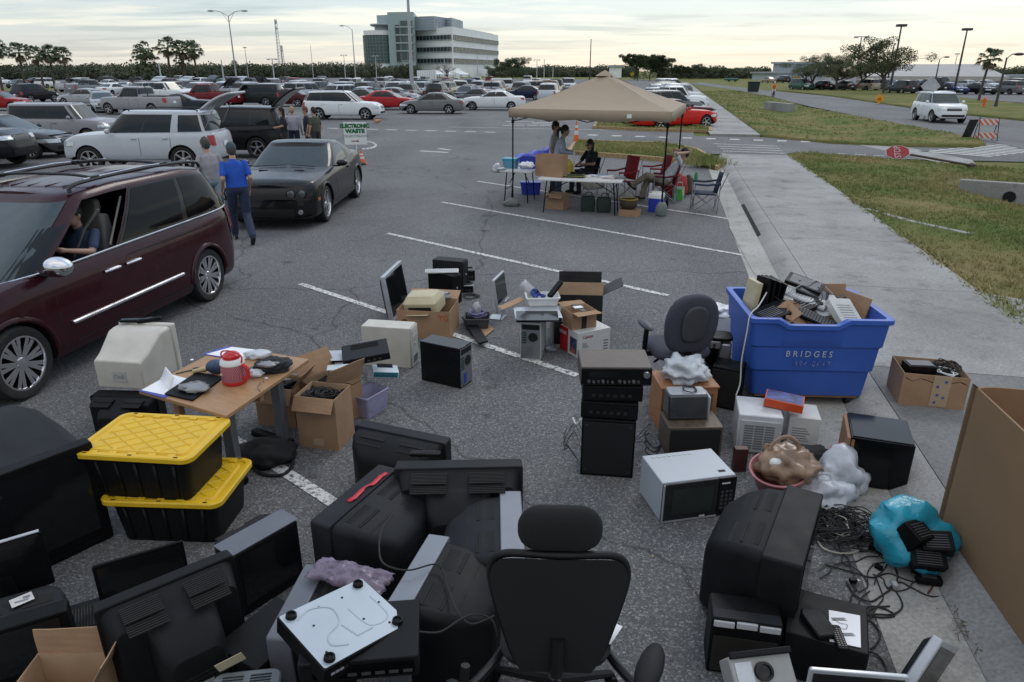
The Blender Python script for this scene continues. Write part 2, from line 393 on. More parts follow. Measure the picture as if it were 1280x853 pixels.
def line(px,py,qx,qy,w=.1,z=.006):
 a,b=G(px,py),G(qx,qy);d=(b-a).normalized();n=Vector((-d.y,d.x,0))*w/2
 return [p+Vector((0,0,z)) for p in (a-n,b-n,b+n,a+n)]
mb=MB()
for s in [(375,355,722,470),(484,292,835,370),(552,253,932,320),(597,227,912,274),(255,525,560,722)]: mb.add(line(*s),[(0,1,2,3)])
mb.add(line(560,159,760,163,.14),[(0,1,2,3)])
struct(mb.build('stall_lines',linem,smooth=0))
mb=MB()
def dash_row(p,q,k,w=.3,f=.5):
 for i in range(k):
  t0=i/k;t1=(i+f)/k
  mb.add(line(p[0]+(q[0]-p[0])*t0,p[1]+(q[1]-p[1])*t0,p[0]+(q[0]-p[0])*t1,p[1]+(q[1]-p[1])*t1,w),[(0,1,2,3)])
dash_row((385,160),(630,166),10,.32,.55);dash_row((735,169),(1060,179),11,.55,.4)
dash_row((1045,192),(1115,196),3,.12,.6)
for i in range(4): mb.add(line(892+i*4,180+i*3,972+i*3,183+i*3,.16),[(0,1,2,3)])
for i in range(9):
 t=i/8;mb.add(line(1150+95*t,189-8*t,1240+80*t,196-9*t,.3),[(0,1,2,3)])
for a in [(632,152,668,152,.35),(665,154,690,154,.5),(628,157,640,157,.3),(643,157,656,157,.3),(659,157,672,157,.3),(675,157,688,157,.3),(636,155,690,156,.2)]: mb.add(line(*a),[(0,1,2,3)])
mb.add(line(525,189,560,191,.25),[(0,1,2,3)]);mb.add(line(548,186,563,188,.2),[(0,1,2,3)])
struct(mb.build('road_markings',linem,smooth=0))
mb=MB()
a=[G(452+18*math.cos(t),182+5*math.sin(t)) for t in [PI*.5-i*PI*1.0/10 for i in range(11)]]
mb.tube([p+Vector((0,0,.0)) for p in a],.05,4)
struct(mb.build('painted_curve',linem,smooth=0))
sheet('inlet_apron',[(908,238),(925,262),(962,330),(975,372),(968,372),(940,338),(912,285)],.012,concg)
mb=MB();a,b=G(1197,240,-.1),G(1330,250,-.1);d=(b-a).normalized();n=Vector((-d.y,d.x,0))
for (t0,t1,z0,z1) in [(0,3.2,-.6,.22)]:
 q=[a+d*t0,a+d*t1,a+d*t1+n*.2,a+d*t0+n*.2]
 mb.add([Vector((p.x,p.y,z0)) for p in q]+[Vector((p.x,p.y,z1)) for p in q],[(0,1,5,4),(4,5,6,7),(1,2,6,5),(3,0,4,7),(2,3,7,6)])
hw=mb.build('culvert_headwall',concm,smooth=0,bevel=.02)
tag(hw,'low concrete culvert headwall set in the grass ditch beside the sidewalk','headwall')
mb=MB();p=a+d*1.15-n*.01;mb.at((p.x,p.y,-.14),(90,0,math.degrees(math.atan2(d.y,d.x))));mb.lathe([(.0,0),(.13,0),(.15,-.02),(.15,.02)],20);mb.M=Matrix()
mb.build('pipe_mouth',under,hw)
mb=MB();a,b=G(955,131,.1),G(985,134,.1);d=(b-a).normalized();n=Vector((-d.y,d.x,0));q=[a,b,b+n*.6,a+n*.6]
mb.add([Vector((p.x,p.y,-.5)) for p in q]+[Vector((p.x,p.y,.35)) for p in q],[(0,1,5,4),(4,5,6,7),(1,2,6,5),(3,0,4,7),(2,3,7,6)])
tag(mb.build('culvert_headwall',concm,smooth=0),'far concrete culvert block in the median grass beside the long walk','headwall')
mb=MB()
for p,q in [((1078,262),(1128,276)),((1130,277),(1208,294))]:
 a,b=G(*p,.1),G(*q,.1);d=(b-a).normalized();n=Vector((-d.y,d.x,0))*.14;q=[a,b,b+n,a+n]
 mb.add([Vector((v.x,v.y,-.3)) for v in q]+[Vector((v.x,v.y,v.z+.03)) for v in q],[(0,1,5,4),(4,5,6,7),(1,2,6,5),(3,0,4,7),(2,3,7,6)])
struct(mb.build('path_edging',concm,smooth=0,bevel=.01))
bladem=layered('grass_blades',lambda n,l,b: (l.new(ramp(n,l,nz(n,l,n.new('ShaderNodeTexCoord').outputs['Object'],.35,6,.6),[(.3,(.33,.27,.13)),(.46,(.25,.24,.09)),(.6,(.17,.21,.065)),(.75,(.12,.18,.05))]),b.inputs['Base Color']),setattr(b.inputs['Roughness'],'default_value',.9)))
mb=MB();vs,fs=[],[]
def blades(poly,k,h,zt):
 x0,x1=min(p[0] for p in poly),max(p[0] for p in poly);y0,y1=min(p[1] for p in poly),max(p[1] for p in poly)
 c=0
 while c<k:
  x,y=random.uniform(x0,x1),random.uniform(y0,y1)
  if not inpoly((x,y),poly): c+=.25;continue
  if y>110: c+=.02;continue
  c+=1;hh=h*random.uniform(.4,1.3)*(1+.8*noise.noise(Vector((x*.5,y*.5,3))));z=zt+dip(x,y)-.02
  for b in range(4):
   a=random.uniform(0,2*PI);w=random.uniform(.008,.02)*(1+y/50);dx,dy=math.cos(a),math.sin(a)
   X,Y=x+random.uniform(-.06,.06),y+random.uniform(-.06,.06);o=len(vs);le=random.uniform(0,hh*.6);a2=random.uniform(0,6.3)
   vs.extend([(X-dx*w,Y-dy*w,z),(X+dx*w,Y+dy*w,z),(X+le*math.cos(a2),Y+le*math.sin(a2),z+hh)]);fs.append((o,o+1,o+2))
P1=[(p.x,p.y) for p in v1p];P2=[(p.x,p.y) for p in v2p]
blades(P1,19000,.075,.12)
blades(P2,8000,.1,.1);blades(i1,2500,.09,.13);blades(i2,900,.09,.13)
for q in range(260):
 s_=random.uniform(sR,sX);x=K(s_,nW+random.uniform(-.05,.12))
 for b in range(5):
  a=random.uniform(0,6.3);o=len(vs);X,Y=x.x+random.uniform(-.1,.1),x.y+random.uniform(-.1,.1)
  vs.extend([(X-.012,Y,.12),(X+.012,Y,.12),(X+.1*math.cos(a),Y+.1*math.sin(a),.12+random.uniform(.03,.09))]);fs.append((o,o+1,o+2))
tip=G(893,209)
for q in range(1100):
 a=random.uniform(0,6.3);r=random.gauss(0,.35);X,Y=tip.x+r*math.cos(a)-.3,tip.y+r*math.sin(a);o=len(vs)
 vs.extend([(X-.012,Y,.1),(X+.012,Y,.1),(X+random.uniform(-.15,.15),Y+random.uniform(-.15,.15),.1+random.uniform(.1,.38))]);fs.append((o,o+1,o+2))
mb.add(vs,fs);tag(mb.build('grass',bladem,smooth=0),'short dry and green grass growing on the verges and islands','grass',kind='stuff')
w=bpy.data.worlds.new('World');bpy.context.scene.world=w;w.use_nodes=True
n,l=w.node_tree.nodes,w.node_tree.links;n.clear()
out=n.new('ShaderNodeOutputWorld');sky=n.new('ShaderNodeTexSky');sky.sky_type='NISHITA';sky.sun_disc=False
SUN_EL,SUN_AZ=42.,25.
sky.sun_elevation=rad(SUN_EL);sky.sun_rotation=rad(SUN_AZ);sky.air_density=1.3;sky.dust_density=.8
b1=n.new('ShaderNodeBackground');b1.inputs['Strength'].default_value=.05;sky.ozone_density=3;l.new(sky.outputs[0],b1.inputs['Color'])
tc=n.new('ShaderNodeTexCoord');sp=n.new('ShaderNodeSeparateXYZ');l.new(tc.outputs['Generated'],sp.inputs[0])
def mth(op,a,b_=None):
 m=n.new('ShaderNodeMath');m.operation=op
 for i,v in enumerate((a,b_)):
  if v is None: continue
  if isinstance(v,(int,float)): m.inputs[i].default_value=v
  else: l.new(v,m.inputs[i])
 return m.outputs[0]
zc=mth('MAXIMUM',sp.outputs[2],0.);zz=mth('ADD',zc,.045)
cv=n.new('ShaderNodeCombineXYZ');l.new(mth('MULTIPLY',mth('DIVIDE',sp.outputs[0],zz),.55),cv.inputs[0]);l.new(mth('MULTIPLY',mth('DIVIDE',sp.outputs[1],zz),1.),cv.inputs[1])
f1=nz(n,l,cv.outputs[0],.42,9,.56)
mp=n.new('ShaderNodeMapping');mp.inputs['Location'].default_value=(5,2,7);mp.inputs['Rotation'].default_value=(0,0,.25);l.new(cv.outputs[0],mp.inputs['Vector'])
f2=nz(n,l,mp.outputs[0],.9,8,.58)
cl=ramp(n,l,f1,[(.42,(.25,.31,.39)),(.475,(.40,.45,.51)),(.515,(.56,.565,.56)),(.59,(.70,.665,.605))])
cl=mixc(n,l,ramp(n,l,f2,[(.46,g3(0)),(.56,g3(.85))]),cl,(.40,.45,.52))
hz=ramp(n,l,zc,[(0,g3(.8)),(.015,g3(.35)),(.05,g3(.0))])
cl=mixc(n,l,hz,cl,(.64,.62,.585))
up=ramp(n,l,zc,[(.16,g3(1)),(.7,g3(2.1))])
cl=mixc(n,l,1.,cl,up,'MULTIPLY')
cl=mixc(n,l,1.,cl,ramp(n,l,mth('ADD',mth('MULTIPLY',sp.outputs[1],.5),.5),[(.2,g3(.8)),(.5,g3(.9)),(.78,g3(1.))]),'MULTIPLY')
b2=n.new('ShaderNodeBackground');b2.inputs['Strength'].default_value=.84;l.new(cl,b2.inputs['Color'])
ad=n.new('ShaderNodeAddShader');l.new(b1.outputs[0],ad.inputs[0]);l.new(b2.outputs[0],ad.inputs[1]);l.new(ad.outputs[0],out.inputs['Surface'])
sl=bpy.data.lights.new('Sun','SUN');sl.energy=.6;sl.angle=rad(18);sl.color=(1,.95,.87)
so=bpy.data.objects.new('Sun',sl);C.objects.link(so);so.rotation_euler=Vector((math.sin(rad(SUN_AZ))*math.cos(rad(SUN_EL)),math.cos(rad(SUN_AZ))*math.cos(rad(SUN_EL)),math.sin(rad(SUN_EL)))).to_track_quat('Z','Y').to_euler()
cd=bpy.data.cameras.new('Camera');cam=bpy.data.objects.new('Camera',cd);C.objects.link(cam)
cam.location=(0,0,CH);cam.rotation_euler=(rad(90)-TH,0,0);cd.sensor_width=36;cd.lens=36*F/1280;cd.clip_end=6000;cd.clip_start=.05
S=bpy.context.scene;S.camera=cam
S.view_settings.view_transform='Standard';S.view_settings.look='None';S.view_settings.exposure=.15;S.view_settings.gamma=1
S.render.engine='CYCLES';S.cycles.use_denoising=True;S.cycles.max_bounces=6;S.cycles.transparent_max_bounces=8
try: S.cycles.denoiser='OPENIMAGEDENOISE'
except Exception: pass
def interp(P,x):
 if x >= P[0][0]: return P[0][1]
 for (a,za),(b,zb) in zip(P,P[1:]):
  if x >= b: return zb+(za-zb)*(x-b)/(a-b) if a>b else zb
 return P[-1][1]
ROWS=[(0.,.06,.05,.05),(.07,.02,.02,.015),(.25,.0,.0,.0),(.45,.01,.01,0.),(.62,.025,.02,.004),(.8,.045,.035,.02),(.93,.075,.06,.04),(1.,.13,.1,.075)]
class Car:
 def __init__(s,L,Wd,H,wb,xf,r,belt,gb,gt,roof,inset=.14,pf=5,pr=6,pg=7,sill=.24,wins=(),bed=None,ends=(.0,.0),style=0,crown=.03):
  s.__dict__.update(locals());s.hl=L/2;s.hw=Wd/2;s.axles=(xf,xf-wb);s.R=r+.055
 def zb(s,x,side=True):
  z=s.sill
  if side:
   for a in s.axles:
    d=abs(x-a)
    if d<s.R: z=max(z,s.r+math.sqrt(s.R**2-d*d))
  return z
 def zt(s,x): return interp(s.belt,x)
 def P(s,x,y,z,off=0.):
  z0,zt=s.sill,s.zt(x);f=(z-z0)/(zt-z0);f=min(1,max(0,f))
  for a,b in zip(ROWS,ROWS[1:]):
   if f <= b[0]:
    t=(f-a[0])/(b[0]-a[0]);ins=[a[k]+(b[k]-a[k])*t for k in (1,2,3)];break
  k=(s.hl-ins[0]*(1+s.ends[0]))/s.hl if x>0 else (s.hl-ins[1]*(1+s.ends[1]))/s.hl
  e=min(1,(abs(x)/s.hl)**4);k=1+(k-1)*e
  ky=(s.hw-ins[2])/s.hw
  if off:
   n=Vector((abs(x/s.hl)**7*(1 if x>0 else -1),abs(y/s.hw)**5*(1 if y>0 else -1),0));n=n.normalized() if n.length>.001 else Vector((0,1,0))
   return Vector((x*k,y*ky,z))+n*off
  return Vector((x*k,y*ky,z))
 def yx(s,x): p=s.pf if x>0 else s.pr;return s.hw*max(0,1-(min(1,abs(x)/s.hl))**p)**(1/p)
 def xy(s,y,front): p=s.pf if front else s.pr;return s.hl*max(0,1-(min(1,abs(y)/s.hw))**p)**(1/p)*(1 if front else -1)
 def outline(s,det):
  pts=[]
  nf=5 if det else 3
  for i in range(nf): y=s.hw*.93*i/nf;pts.append((s.xy(y,1),y,False))
  y0=s.hw*.93;xs_=s.xy(y0,1);xr=s.xy(y0,0);xx=[xs_]
  k=22 if det else 9
  if det:
   xx+=[xs_*.985,xs_*.965,xs_*.94,xr*.94,xr*.965,xr*.985]
  xx+=[xs_+(xr-xs_)*i/k for i in range(1,k)]
  for a in s.axles:
   m=12 if det else 6
   xx+=[a+s.R*math.cos(PI*i/m) for i in range(m+1)]+[a+s.R+.003,a-s.R-.003]
  xx+=[xr];xx=sorted(set(round(x,4) for x in xx if xr-.0001 <= x <= xs_+.0001),reverse=True)
  pts+=[(x,s.yx(x),True) for x in xx]
  for i in range(nf-1,-1,-1): y=s.hw*.93*i/nf;pts.append((s.xy(y,0),y,False))
  return pts
 def body(s,mb,det,m0=0,m1=1):
  O=s.outline(det);rows=ROWS if det else [ROWS[i] for i in (0,2,4,6,7)]
  for sg_ in (1,-1):
   R=[]
   for (x,y,side) in O:
    zb=s.zb(x,side);zt=s.zt(x)
    col=[s.P(x,max(0,y-.3 if side else y*.8),zb)]
    if not side: col[0].x=x*.9
    for f,*_ in rows: col.append(s.P(x,y,max(zb,s.sill+f*(zt-s.sill))))
    R.append([Vector((p.x,p.y*sg_,p.z)) for p in col])
   mb.mat(m1).grid([[c[0],c[1]] for c in R]);mb.mat(m0).grid([c[1:] for c in R])
   T=[]
   for c,(x,y,side) in zip(R,O):
    p=c[-1];T.append([Vector((p.x,p.y*f,p.z+s.crown*(1-f*f)+(.012 if f<1 else 0))) for f in (1,.93,.6,.3,0)])
   if getattr(s,'open_top',False):
    for A_,B_ in zip(T,T[1:]):
     if A_[0].x<s.gb[0]-.35 and B_[0].x>s.gb[1]+.1: continue
     mb.mat(m0).grid([A_,B_])
   else: mb.mat(m0).grid(T)
  mb.mat(m1).box(-s.hl+.25,s.hl-.25,-s.hw+.31,s.hw-.31,s.sill-.04,.5 if getattr(s,'open_top',False) else s.zt(0)-.15)
 def gpt(s,th,f,sg_=1,off=0.):
  p=s.pg;c,q=math.cos(th),math.sin(th);sx=(abs(c)**(2/p))*(1 if c>0 else -1);sy=abs(q)**(2/p)
  b0,b1=s.gb;t0,t1=s.gt;hb=s.hw-.085;ht=s.hw-s.inset-.085
  xb=(b0+b1)/2+sx*(b0-b1)/2;xt=(t0+t1)/2+sx*(t0-t1)/2
  x=xb+(xt-xb)*f;y=(hb+(ht-hb)*f)*sy+.03*math.sin(PI*f)*sy
  zb0=interp(s.belt,min(max(xb,s.belt[-1][0]),s.belt[0][0]))-.01;z=zb0+(s.rz(xt)-zb0)*f
  if off:
   n=Vector((abs(sx)**8*(1 if c>0 else -1),sy**8,.35)).normalized();x+=n.x*off;y+=n.y*off;z+=n.z*off
  return Vector((x,y*sg_,z))
 def rz(s,x): return interp(s.roof,x)
 def thx(s,x):
  b0,b1=s.gb;c=(x-(b0+b1)/2)/((b0-b1)/2);c=max(-1,min(1,c));return math.acos((abs(c)**(s.pg/2))*(1 if c>0 else -1))
 def thetas(s,det):
  k=14 if det else 6;T=[0,rad(8),rad(20)]
  for i in range(k+1): T.append(s.thx(s.gb[0]*.97+s.gb[1]*.03+(s.gb[1]-s.gb[0])*.94*i/k))
  for w_ in s.wins: T+=[s.thx(w_[0]),s.thx(w_[1])]
  T+=[PI-rad(20),PI-rad(8),PI]
  return sorted(set(round(t,5) for t in T))
 def house(s,mb,det,hole=None,m0=0):
  T=s.thetas(det);Fs=[0,.06,.3,.6,.9,1.] if det else [0,.9,1.]
  for sg_ in (1,-1):
   for a,b in zip(T,T[1:]):
    for f,g in zip(Fs,Fs[1:]):
     if hole and hole[2]==sg_ and a >= hole[0]-1e-4 and b <= hole[1]+1e-4 and f >= .05 and g <= .91: continue
     if hole and (b <= s.th_ws or a >= s.th_bl) and f >= .05 and g <= .91: continue
     mb.mat(m0).add([s.gpt(a,f,sg_),s.gpt(b,f,sg_),s.gpt(b,g,sg_),s.gpt(a,g,sg_)],[(0,1,2,3)])
   Rf=[]
   for t in T:
    p=s.gpt(t,1,sg_);c=Vector(((s.gt[0]+s.gt[1])/2,0,0))
    r1=Vector((c.x+(p.x-c.x)*.975,p.y*.95,p.z+.02));r2=Vector((c.x+(p.x-c.x)*.95,p.y*.86,p.z+.033))
    Rf.append([p,r1,r2,Vector((r2.x,p.y*.45,p.z+.05)),Vector((r2.x,0,p.z+.055))])
   mb.mat(m0).grid(Rf)
 th_ws=rad(26);th_bl=PI-rad(26)
 def pane(s,mb,t0,t1,f0,f1,sides=(1,-1),off=.006,k=4):
  k=max(1,k)
  for sg_ in sides:
   mb.grid([[s.gpt(t0+(t1-t0)*i/k,f0+(f1-f0)*j/3,sg_,off) for j in range(4)] for i in range(k+1)])
 def patch(s,mb,a,b,z0,z1,off=.006,sides=(1,-1),k=5,front=None):
  def pt(t):
   if front is not None: y=a+(b-a)*t;return s.xy(y,front),abs(y)
   x=a+(b-a)*t;return x,s.yx(x)
  for sg_ in sides:
   G_=[]
   for i in range(k+1):
    x,y=pt(i/k);G_.append([(lambda p: Vector((p.x,p.y*sg_,p.z)))(s.P(x,y,z0+(z1-z0)*j/3,off)) for j in range(4)])
   mb.grid(G_)
def wheel_mb(r,w_,spokes,det,big=.68):
 t=MB();n=28 if det else 14
 t.at(rot=(90,0,0));h=w_/2;q=r*big
 t.lathe([(q,-h+.01),(q+.015,-h),(r-.02,-h),(r-.003,-h+.025),(r,-h+.05),(r,h-.05),(r-.003,h-.025),(r-.02,h),(q+.015,h),(q,h-.01)],n)
 m=MB();m.at(rot=(90,0,0))
 m.lathe([(q+.004,h-.005),(q-.012,h-.004),(q-.022,h-.03),(q-.03,-.02),(q-.03,-h)],n)
 m.mat(1).lathe([(q-.02,-.02),(.001,-.03)],n);m.mat(0)
 m.lathe([(.06 if det else .07,h-.045),(.05,h-.02),(.001,h-.015)],12)
 for k in range(spokes):
  a=2*PI*k/spokes
  for da in ((-.13,.13) if det==2 else (0,)):
   wi=.021 if det==2 else .034 if spokes<7 else .02
   ca,sa=math.cos(a+da*.35),math.sin(a+da*.35);ca2,sa2=math.cos(a+da),math.sin(a+da)
   p0=Vector((ca*.04,sa*.04,h-.03));p1=Vector((ca2*(q-.018),sa2*(q-.018),h-.02));d=Vector((-sa,ca,0))
   m.add([p0-d*wi*.8,p0+d*wi*.8,p1+d*wi,p1-d*wi]+[p+Vector((0,0,-.035)) for p in (p0-d*wi*.8,p0+d*wi*.8,p1+d*wi,p1-d*wi)],[(0,1,2,3),(0,4,5,1),(2,6,7,3),(1,5,6,2),(3,7,4,0)])
 return t,m
WC={}
def wheels(car,root,det,spokes=5,w_=.22,join=None,rim=None,big=.68):
 for ax in car.axles:
  for sg_ in (1,-1):
   y=sg_*(car.hw-w_/2-.02)
   if join is not None:
    t,m=WC.setdefault((car.r,'far'),wheel_mb(car.r,w_,5,0))
    for src,mi in ((t,(2,2)),(m,(3,2))):
     join.M=Matrix.Translation((ax,y,car.r)) @ (Matrix() if sg_<0 else Matrix.Rotation(PI,4,'Z'))
     o=len(join.v);join.v+=[join.M @ p for p in src.v];join.f+=[[i+o for i in f] for f in src.f];join.m+=[mi[q] for q in src.m];join.M=Matrix()
   else:
    key=(car.r,det,spokes,big)
    if key not in WC:
     t,m=wheel_mb(car.r,w_,spokes,det,big)
     WC[key]=(t.mesh('tyre',rubber),m.mesh('rim',[rim or rimm,under],smooth=30))
    e=bpy.data.objects.new('wheel',WC[key][0]);C.objects.link(e);e.parent=root;e.location=(ax,y,car.r)
    e.rotation_euler=(0,rad(17*ax),0 if sg_<0 else PI)
    q=bpy.data.objects.new('rim',WC[key][1]);C.objects.link(q);q.parent=e
TYPES=dict(
 sedan=dict(L=4.75,Wd=1.82,H=1.45,wb=2.75,xf=1.45,r=.32,belt=[(2.4,.68),(1.9,.84),(.95,.93),(-1.6,.98),(-2.2,.98),(-2.4,.9)],gb=(1.15,-1.8),gt=(.25,-1.0),roof=[(.4,1.36),(-.3,1.41),(-1.1,1.36)],wins=[(.86,-.12),(-.2,-1.2)],pf=4,pr=8,inset=.2),
 compact=dict(L=4.35,Wd=1.75,H=1.47,wb=2.6,xf=1.35,r=.31,belt=[(2.2,.7),(1.8,.86),(.95,.95),(-1.6,1.0),(-2.2,.95)],gb=(1.2,-1.95),gt=(.2,-1.35),roof=[(.4,1.38),(-.3,1.43),(-1.5,1.36)],wins=[(.86,-.1),(-.18,-1.2)],pf=4,pr=9,inset=.2),
 suv=dict(L=4.7,Wd=1.86,H=1.75,wb=2.7,xf=1.42,r=.36,belt=[(2.35,.8),(2.,.98),(.95,1.06),(-2.35,1.1)],gb=(1.1,-2.2),gt=(.4,-1.95),roof=[(.5,1.66),(-.5,1.7),(-2,1.66)],wins=[(.82,-.1),(-.18,-1.05),(-1.15,-1.95)],sill=.3,pf=5,pr=12,inset=.17),
 bigsuv=dict(L=5.1,Wd=1.98,H=1.88,wb=2.95,xf=1.6,r=.39,belt=[(2.5,.95),(2.3,1.1),(1.2,1.14),(-2.5,1.16)],gb=(1.2,-2.45),gt=(.65,-2.3),roof=[(.7,1.8),(-2.3,1.8)],wins=[(.9,0),(-.08,-1.05),(-1.15,-2.2)],sill=.34,pf=7,pr=14,inset=.15),
 van=dict(L=5.1,Wd=1.95,H=1.75,wb=3.05,xf=1.6,r=.34,belt=[(2.55,.75),(2.2,.93),(1.3,1.04),(-2.5,1.08)],gb=(1.6,-2.45),gt=(.5,-2.2),roof=[(.6,1.68),(-.5,1.72),(-2.2,1.67)],wins=[(1.05,.1),(.0,-1.15),(-1.25,-2.25)],sill=.24,pf=4.5,pr=12,inset=.2),
 pickup=dict(L=5.7,Wd=1.98,H=1.88,wb=3.6,xf=1.95,r=.39,belt=[(2.8,.98),(2.6,1.12),(1.3,1.17),(-.55,1.18),(-.62,1.2),(-2.8,1.2)],gb=(1.25,-.75),gt=(.65,-.6),roof=[(.8,1.83),(-.6,1.83)],wins=[(.92,.15),(.08,-.62)],sill=.38,pf=7,pr=12,pg=9,inset=.15,bed=(-.85,-2.72)),
 boxy=dict(L=4.25,Wd=1.76,H=1.63,wb=2.6,xf=1.3,r=.31,belt=[(2.1,.78),(1.9,.92),(1.2,.98),(-2.1,1.0)],gb=(1.1,-2.05),gt=(.65,-1.98),roof=[(.7,1.58),(-2,1.58)],wins=[(.8,-.1),(-.18,-1.05),(-1.12,-1.85)],sill=.25,pf=7,pr=14,pg=9,inset=.12),
 coupe=dict(L=4.8,Wd=1.92,H=1.38,wb=2.72,xf=1.5,r=.34,belt=[(2.35,.72),(2.1,.86),(.7,.94),(-1.5,.99),(-2.4,.98)],gb=(.75,-1.75),gt=(-.1,-.95),roof=[(0,1.29),(-.4,1.33),(-1,1.29)],wins=[(.45,-.7)],pf=4.5,inset=.24),
)
FAR={}
carmats=None
def details(car,kind,add,grill=True):
 """lamps, grille, bumpers, mirrors through add(part, material index) -> MB"""
 c=car;zf=c.zt(c.hl*.93);zr=c.zt(-c.hl*.95)
 for S_ in (1,-1):
  h=add('headlight');c.patch(h,c.hw*.5,c.hw*.9,zf-.2,zf-.07,.01,(S_,),front=True)
  c.patch(h,c.xy(c.hw*.9,1),c.xy(c.hw*.9,1)-.14,zf-.19,zf-.08,.01,(S_,))
 g=add('grille');c.patch(g,0,c.hw*.44,zf-.24,zf-.08,.008,front=True)
 g=add('bumper_opening');c.patch(g,0,c.hw*.66,c.sill+.08,c.sill+.2,.008,front=True)
 zz_=zr-.12
 for S_ in (1,-1):
  t=add('taillight')
  if kind in ('van','suv','boxy','bigsuv','pickup'):
   c.patch(t,c.hw*.8,c.hw*.93,zz_-.24,zz_+.06,.01,(S_,),front=False);c.patch(t,c.xy(c.hw*.93,0),c.xy(c.hw*.93,0)+.09,zz_-.22,zz_+.06,.01,(S_,))
  else:
   c.patch(t,c.hw*.5,c.hw*.9,zz_-.1,zz_+.05,.01,(S_,),front=False);c.patch(t,c.xy(c.hw*.9,0),c.xy(c.hw*.9,0)+.13,zz_-.08,zz_+.04,.01,(S_,))
 p=add('number_plate');c.patch(p,0,.16,zz_-.2 if kind=='sedan' else zz_-.3,zz_-.06 if kind=='sedan' else zz_-.15,.016,front=False)
def panes(car,add,privacy=True,hole=None):
 w_=add('windshield');car.pane(w_,0,car.th_ws+rad(22),.07,.93,k=6)
 b=add('rear_window');car.pane(b,PI-rad(45),PI,.12 if car.bed is None else .3,.88,k=5)
 for i,(x0,x1) in enumerate(car.wins):
  for sg_ in (1,-1):
   s_=add('side_window')
   if hole and i==0 and sg_==hole: continue
   car.pane(s_,car.thx(x0),car.thx(x1),.09,.88,(sg_,),k=4)
def bed_patch(car,mb):
 a,b=car.bed;hw=car.hw-.22;z=car.zt(b)+car.crown+.03
 mb.box(b,a,-hw,hw,z-.02,z+.002)
def far_car(kind):
 if kind in FAR: return FAR[kind]
 c=Car(**TYPES[kind]);mb=MB();c.body(mb,0,0,2);c.house(mb,0)
 idx=dict(windshield=1,rear_window=1,side_window=1,headlight=4,grille=2,bumper_opening=2,taillight=5,number_plate=4)
 add=lambda p: mb.mat(idx[p])
 panes(c,add);details(c,kind,add)
 if c.bed: bed_patch(c,mb.mat(2))
 for sg_ in (1,-1): mb.mat(0).cb((c.gb[0]-.35,sg_*(c.hw+.06),c.zt(c.gb[0])+.08),(.1,.16,.12))
 wheels(c,None,0,join=mb)
 FAR[kind]=mb.mesh('car',[paintm,glass,under,rimm,headm,redl],smooth=38,merge=False)
 return FAR[kind]
NAMES=dict(sedan='sedan',compact='compact car',suv='crossover',bigsuv='large four wheel drive',van='minivan',pickup='pickup truck',boxy='boxy wagon',coupe='coupe')
COL=dict(white=(.72,.73,.74),silver=(.5,.52,.55),grey=(.16,.17,.18),black=(.012,.012,.014),red=(.3,.012,.014),maroon=(.07,.008,.012),blue=(.03,.06,.18),beige=(.42,.37,.28),green=(.03,.08,.06),charcoal=(.05,.052,.058),gold=(.3,.24,.15),brightred=(.6,.02,.015),navy=(.01,.015,.05))
def place_far(px,py,kind,col,yaw,group,where,loc=None):
 o=bpy.data.objects.new('parked_car',far_car(kind));C.objects.link(o)
 p=loc or G(px,py);o.location=(p.x,p.y,0);o.rotation_euler=(0,0,rad(yaw));c=COL[col];k=random.uniform(.85,1.15)
 o.color=(*[min(.85,v*k) for v in c],1)
 tag(o,('%s %s parked %s' % (col,NAMES[kind],where)),{'pickup': 'pickup truck','van': 'minivan'}.get(kind,'car'),group);return o
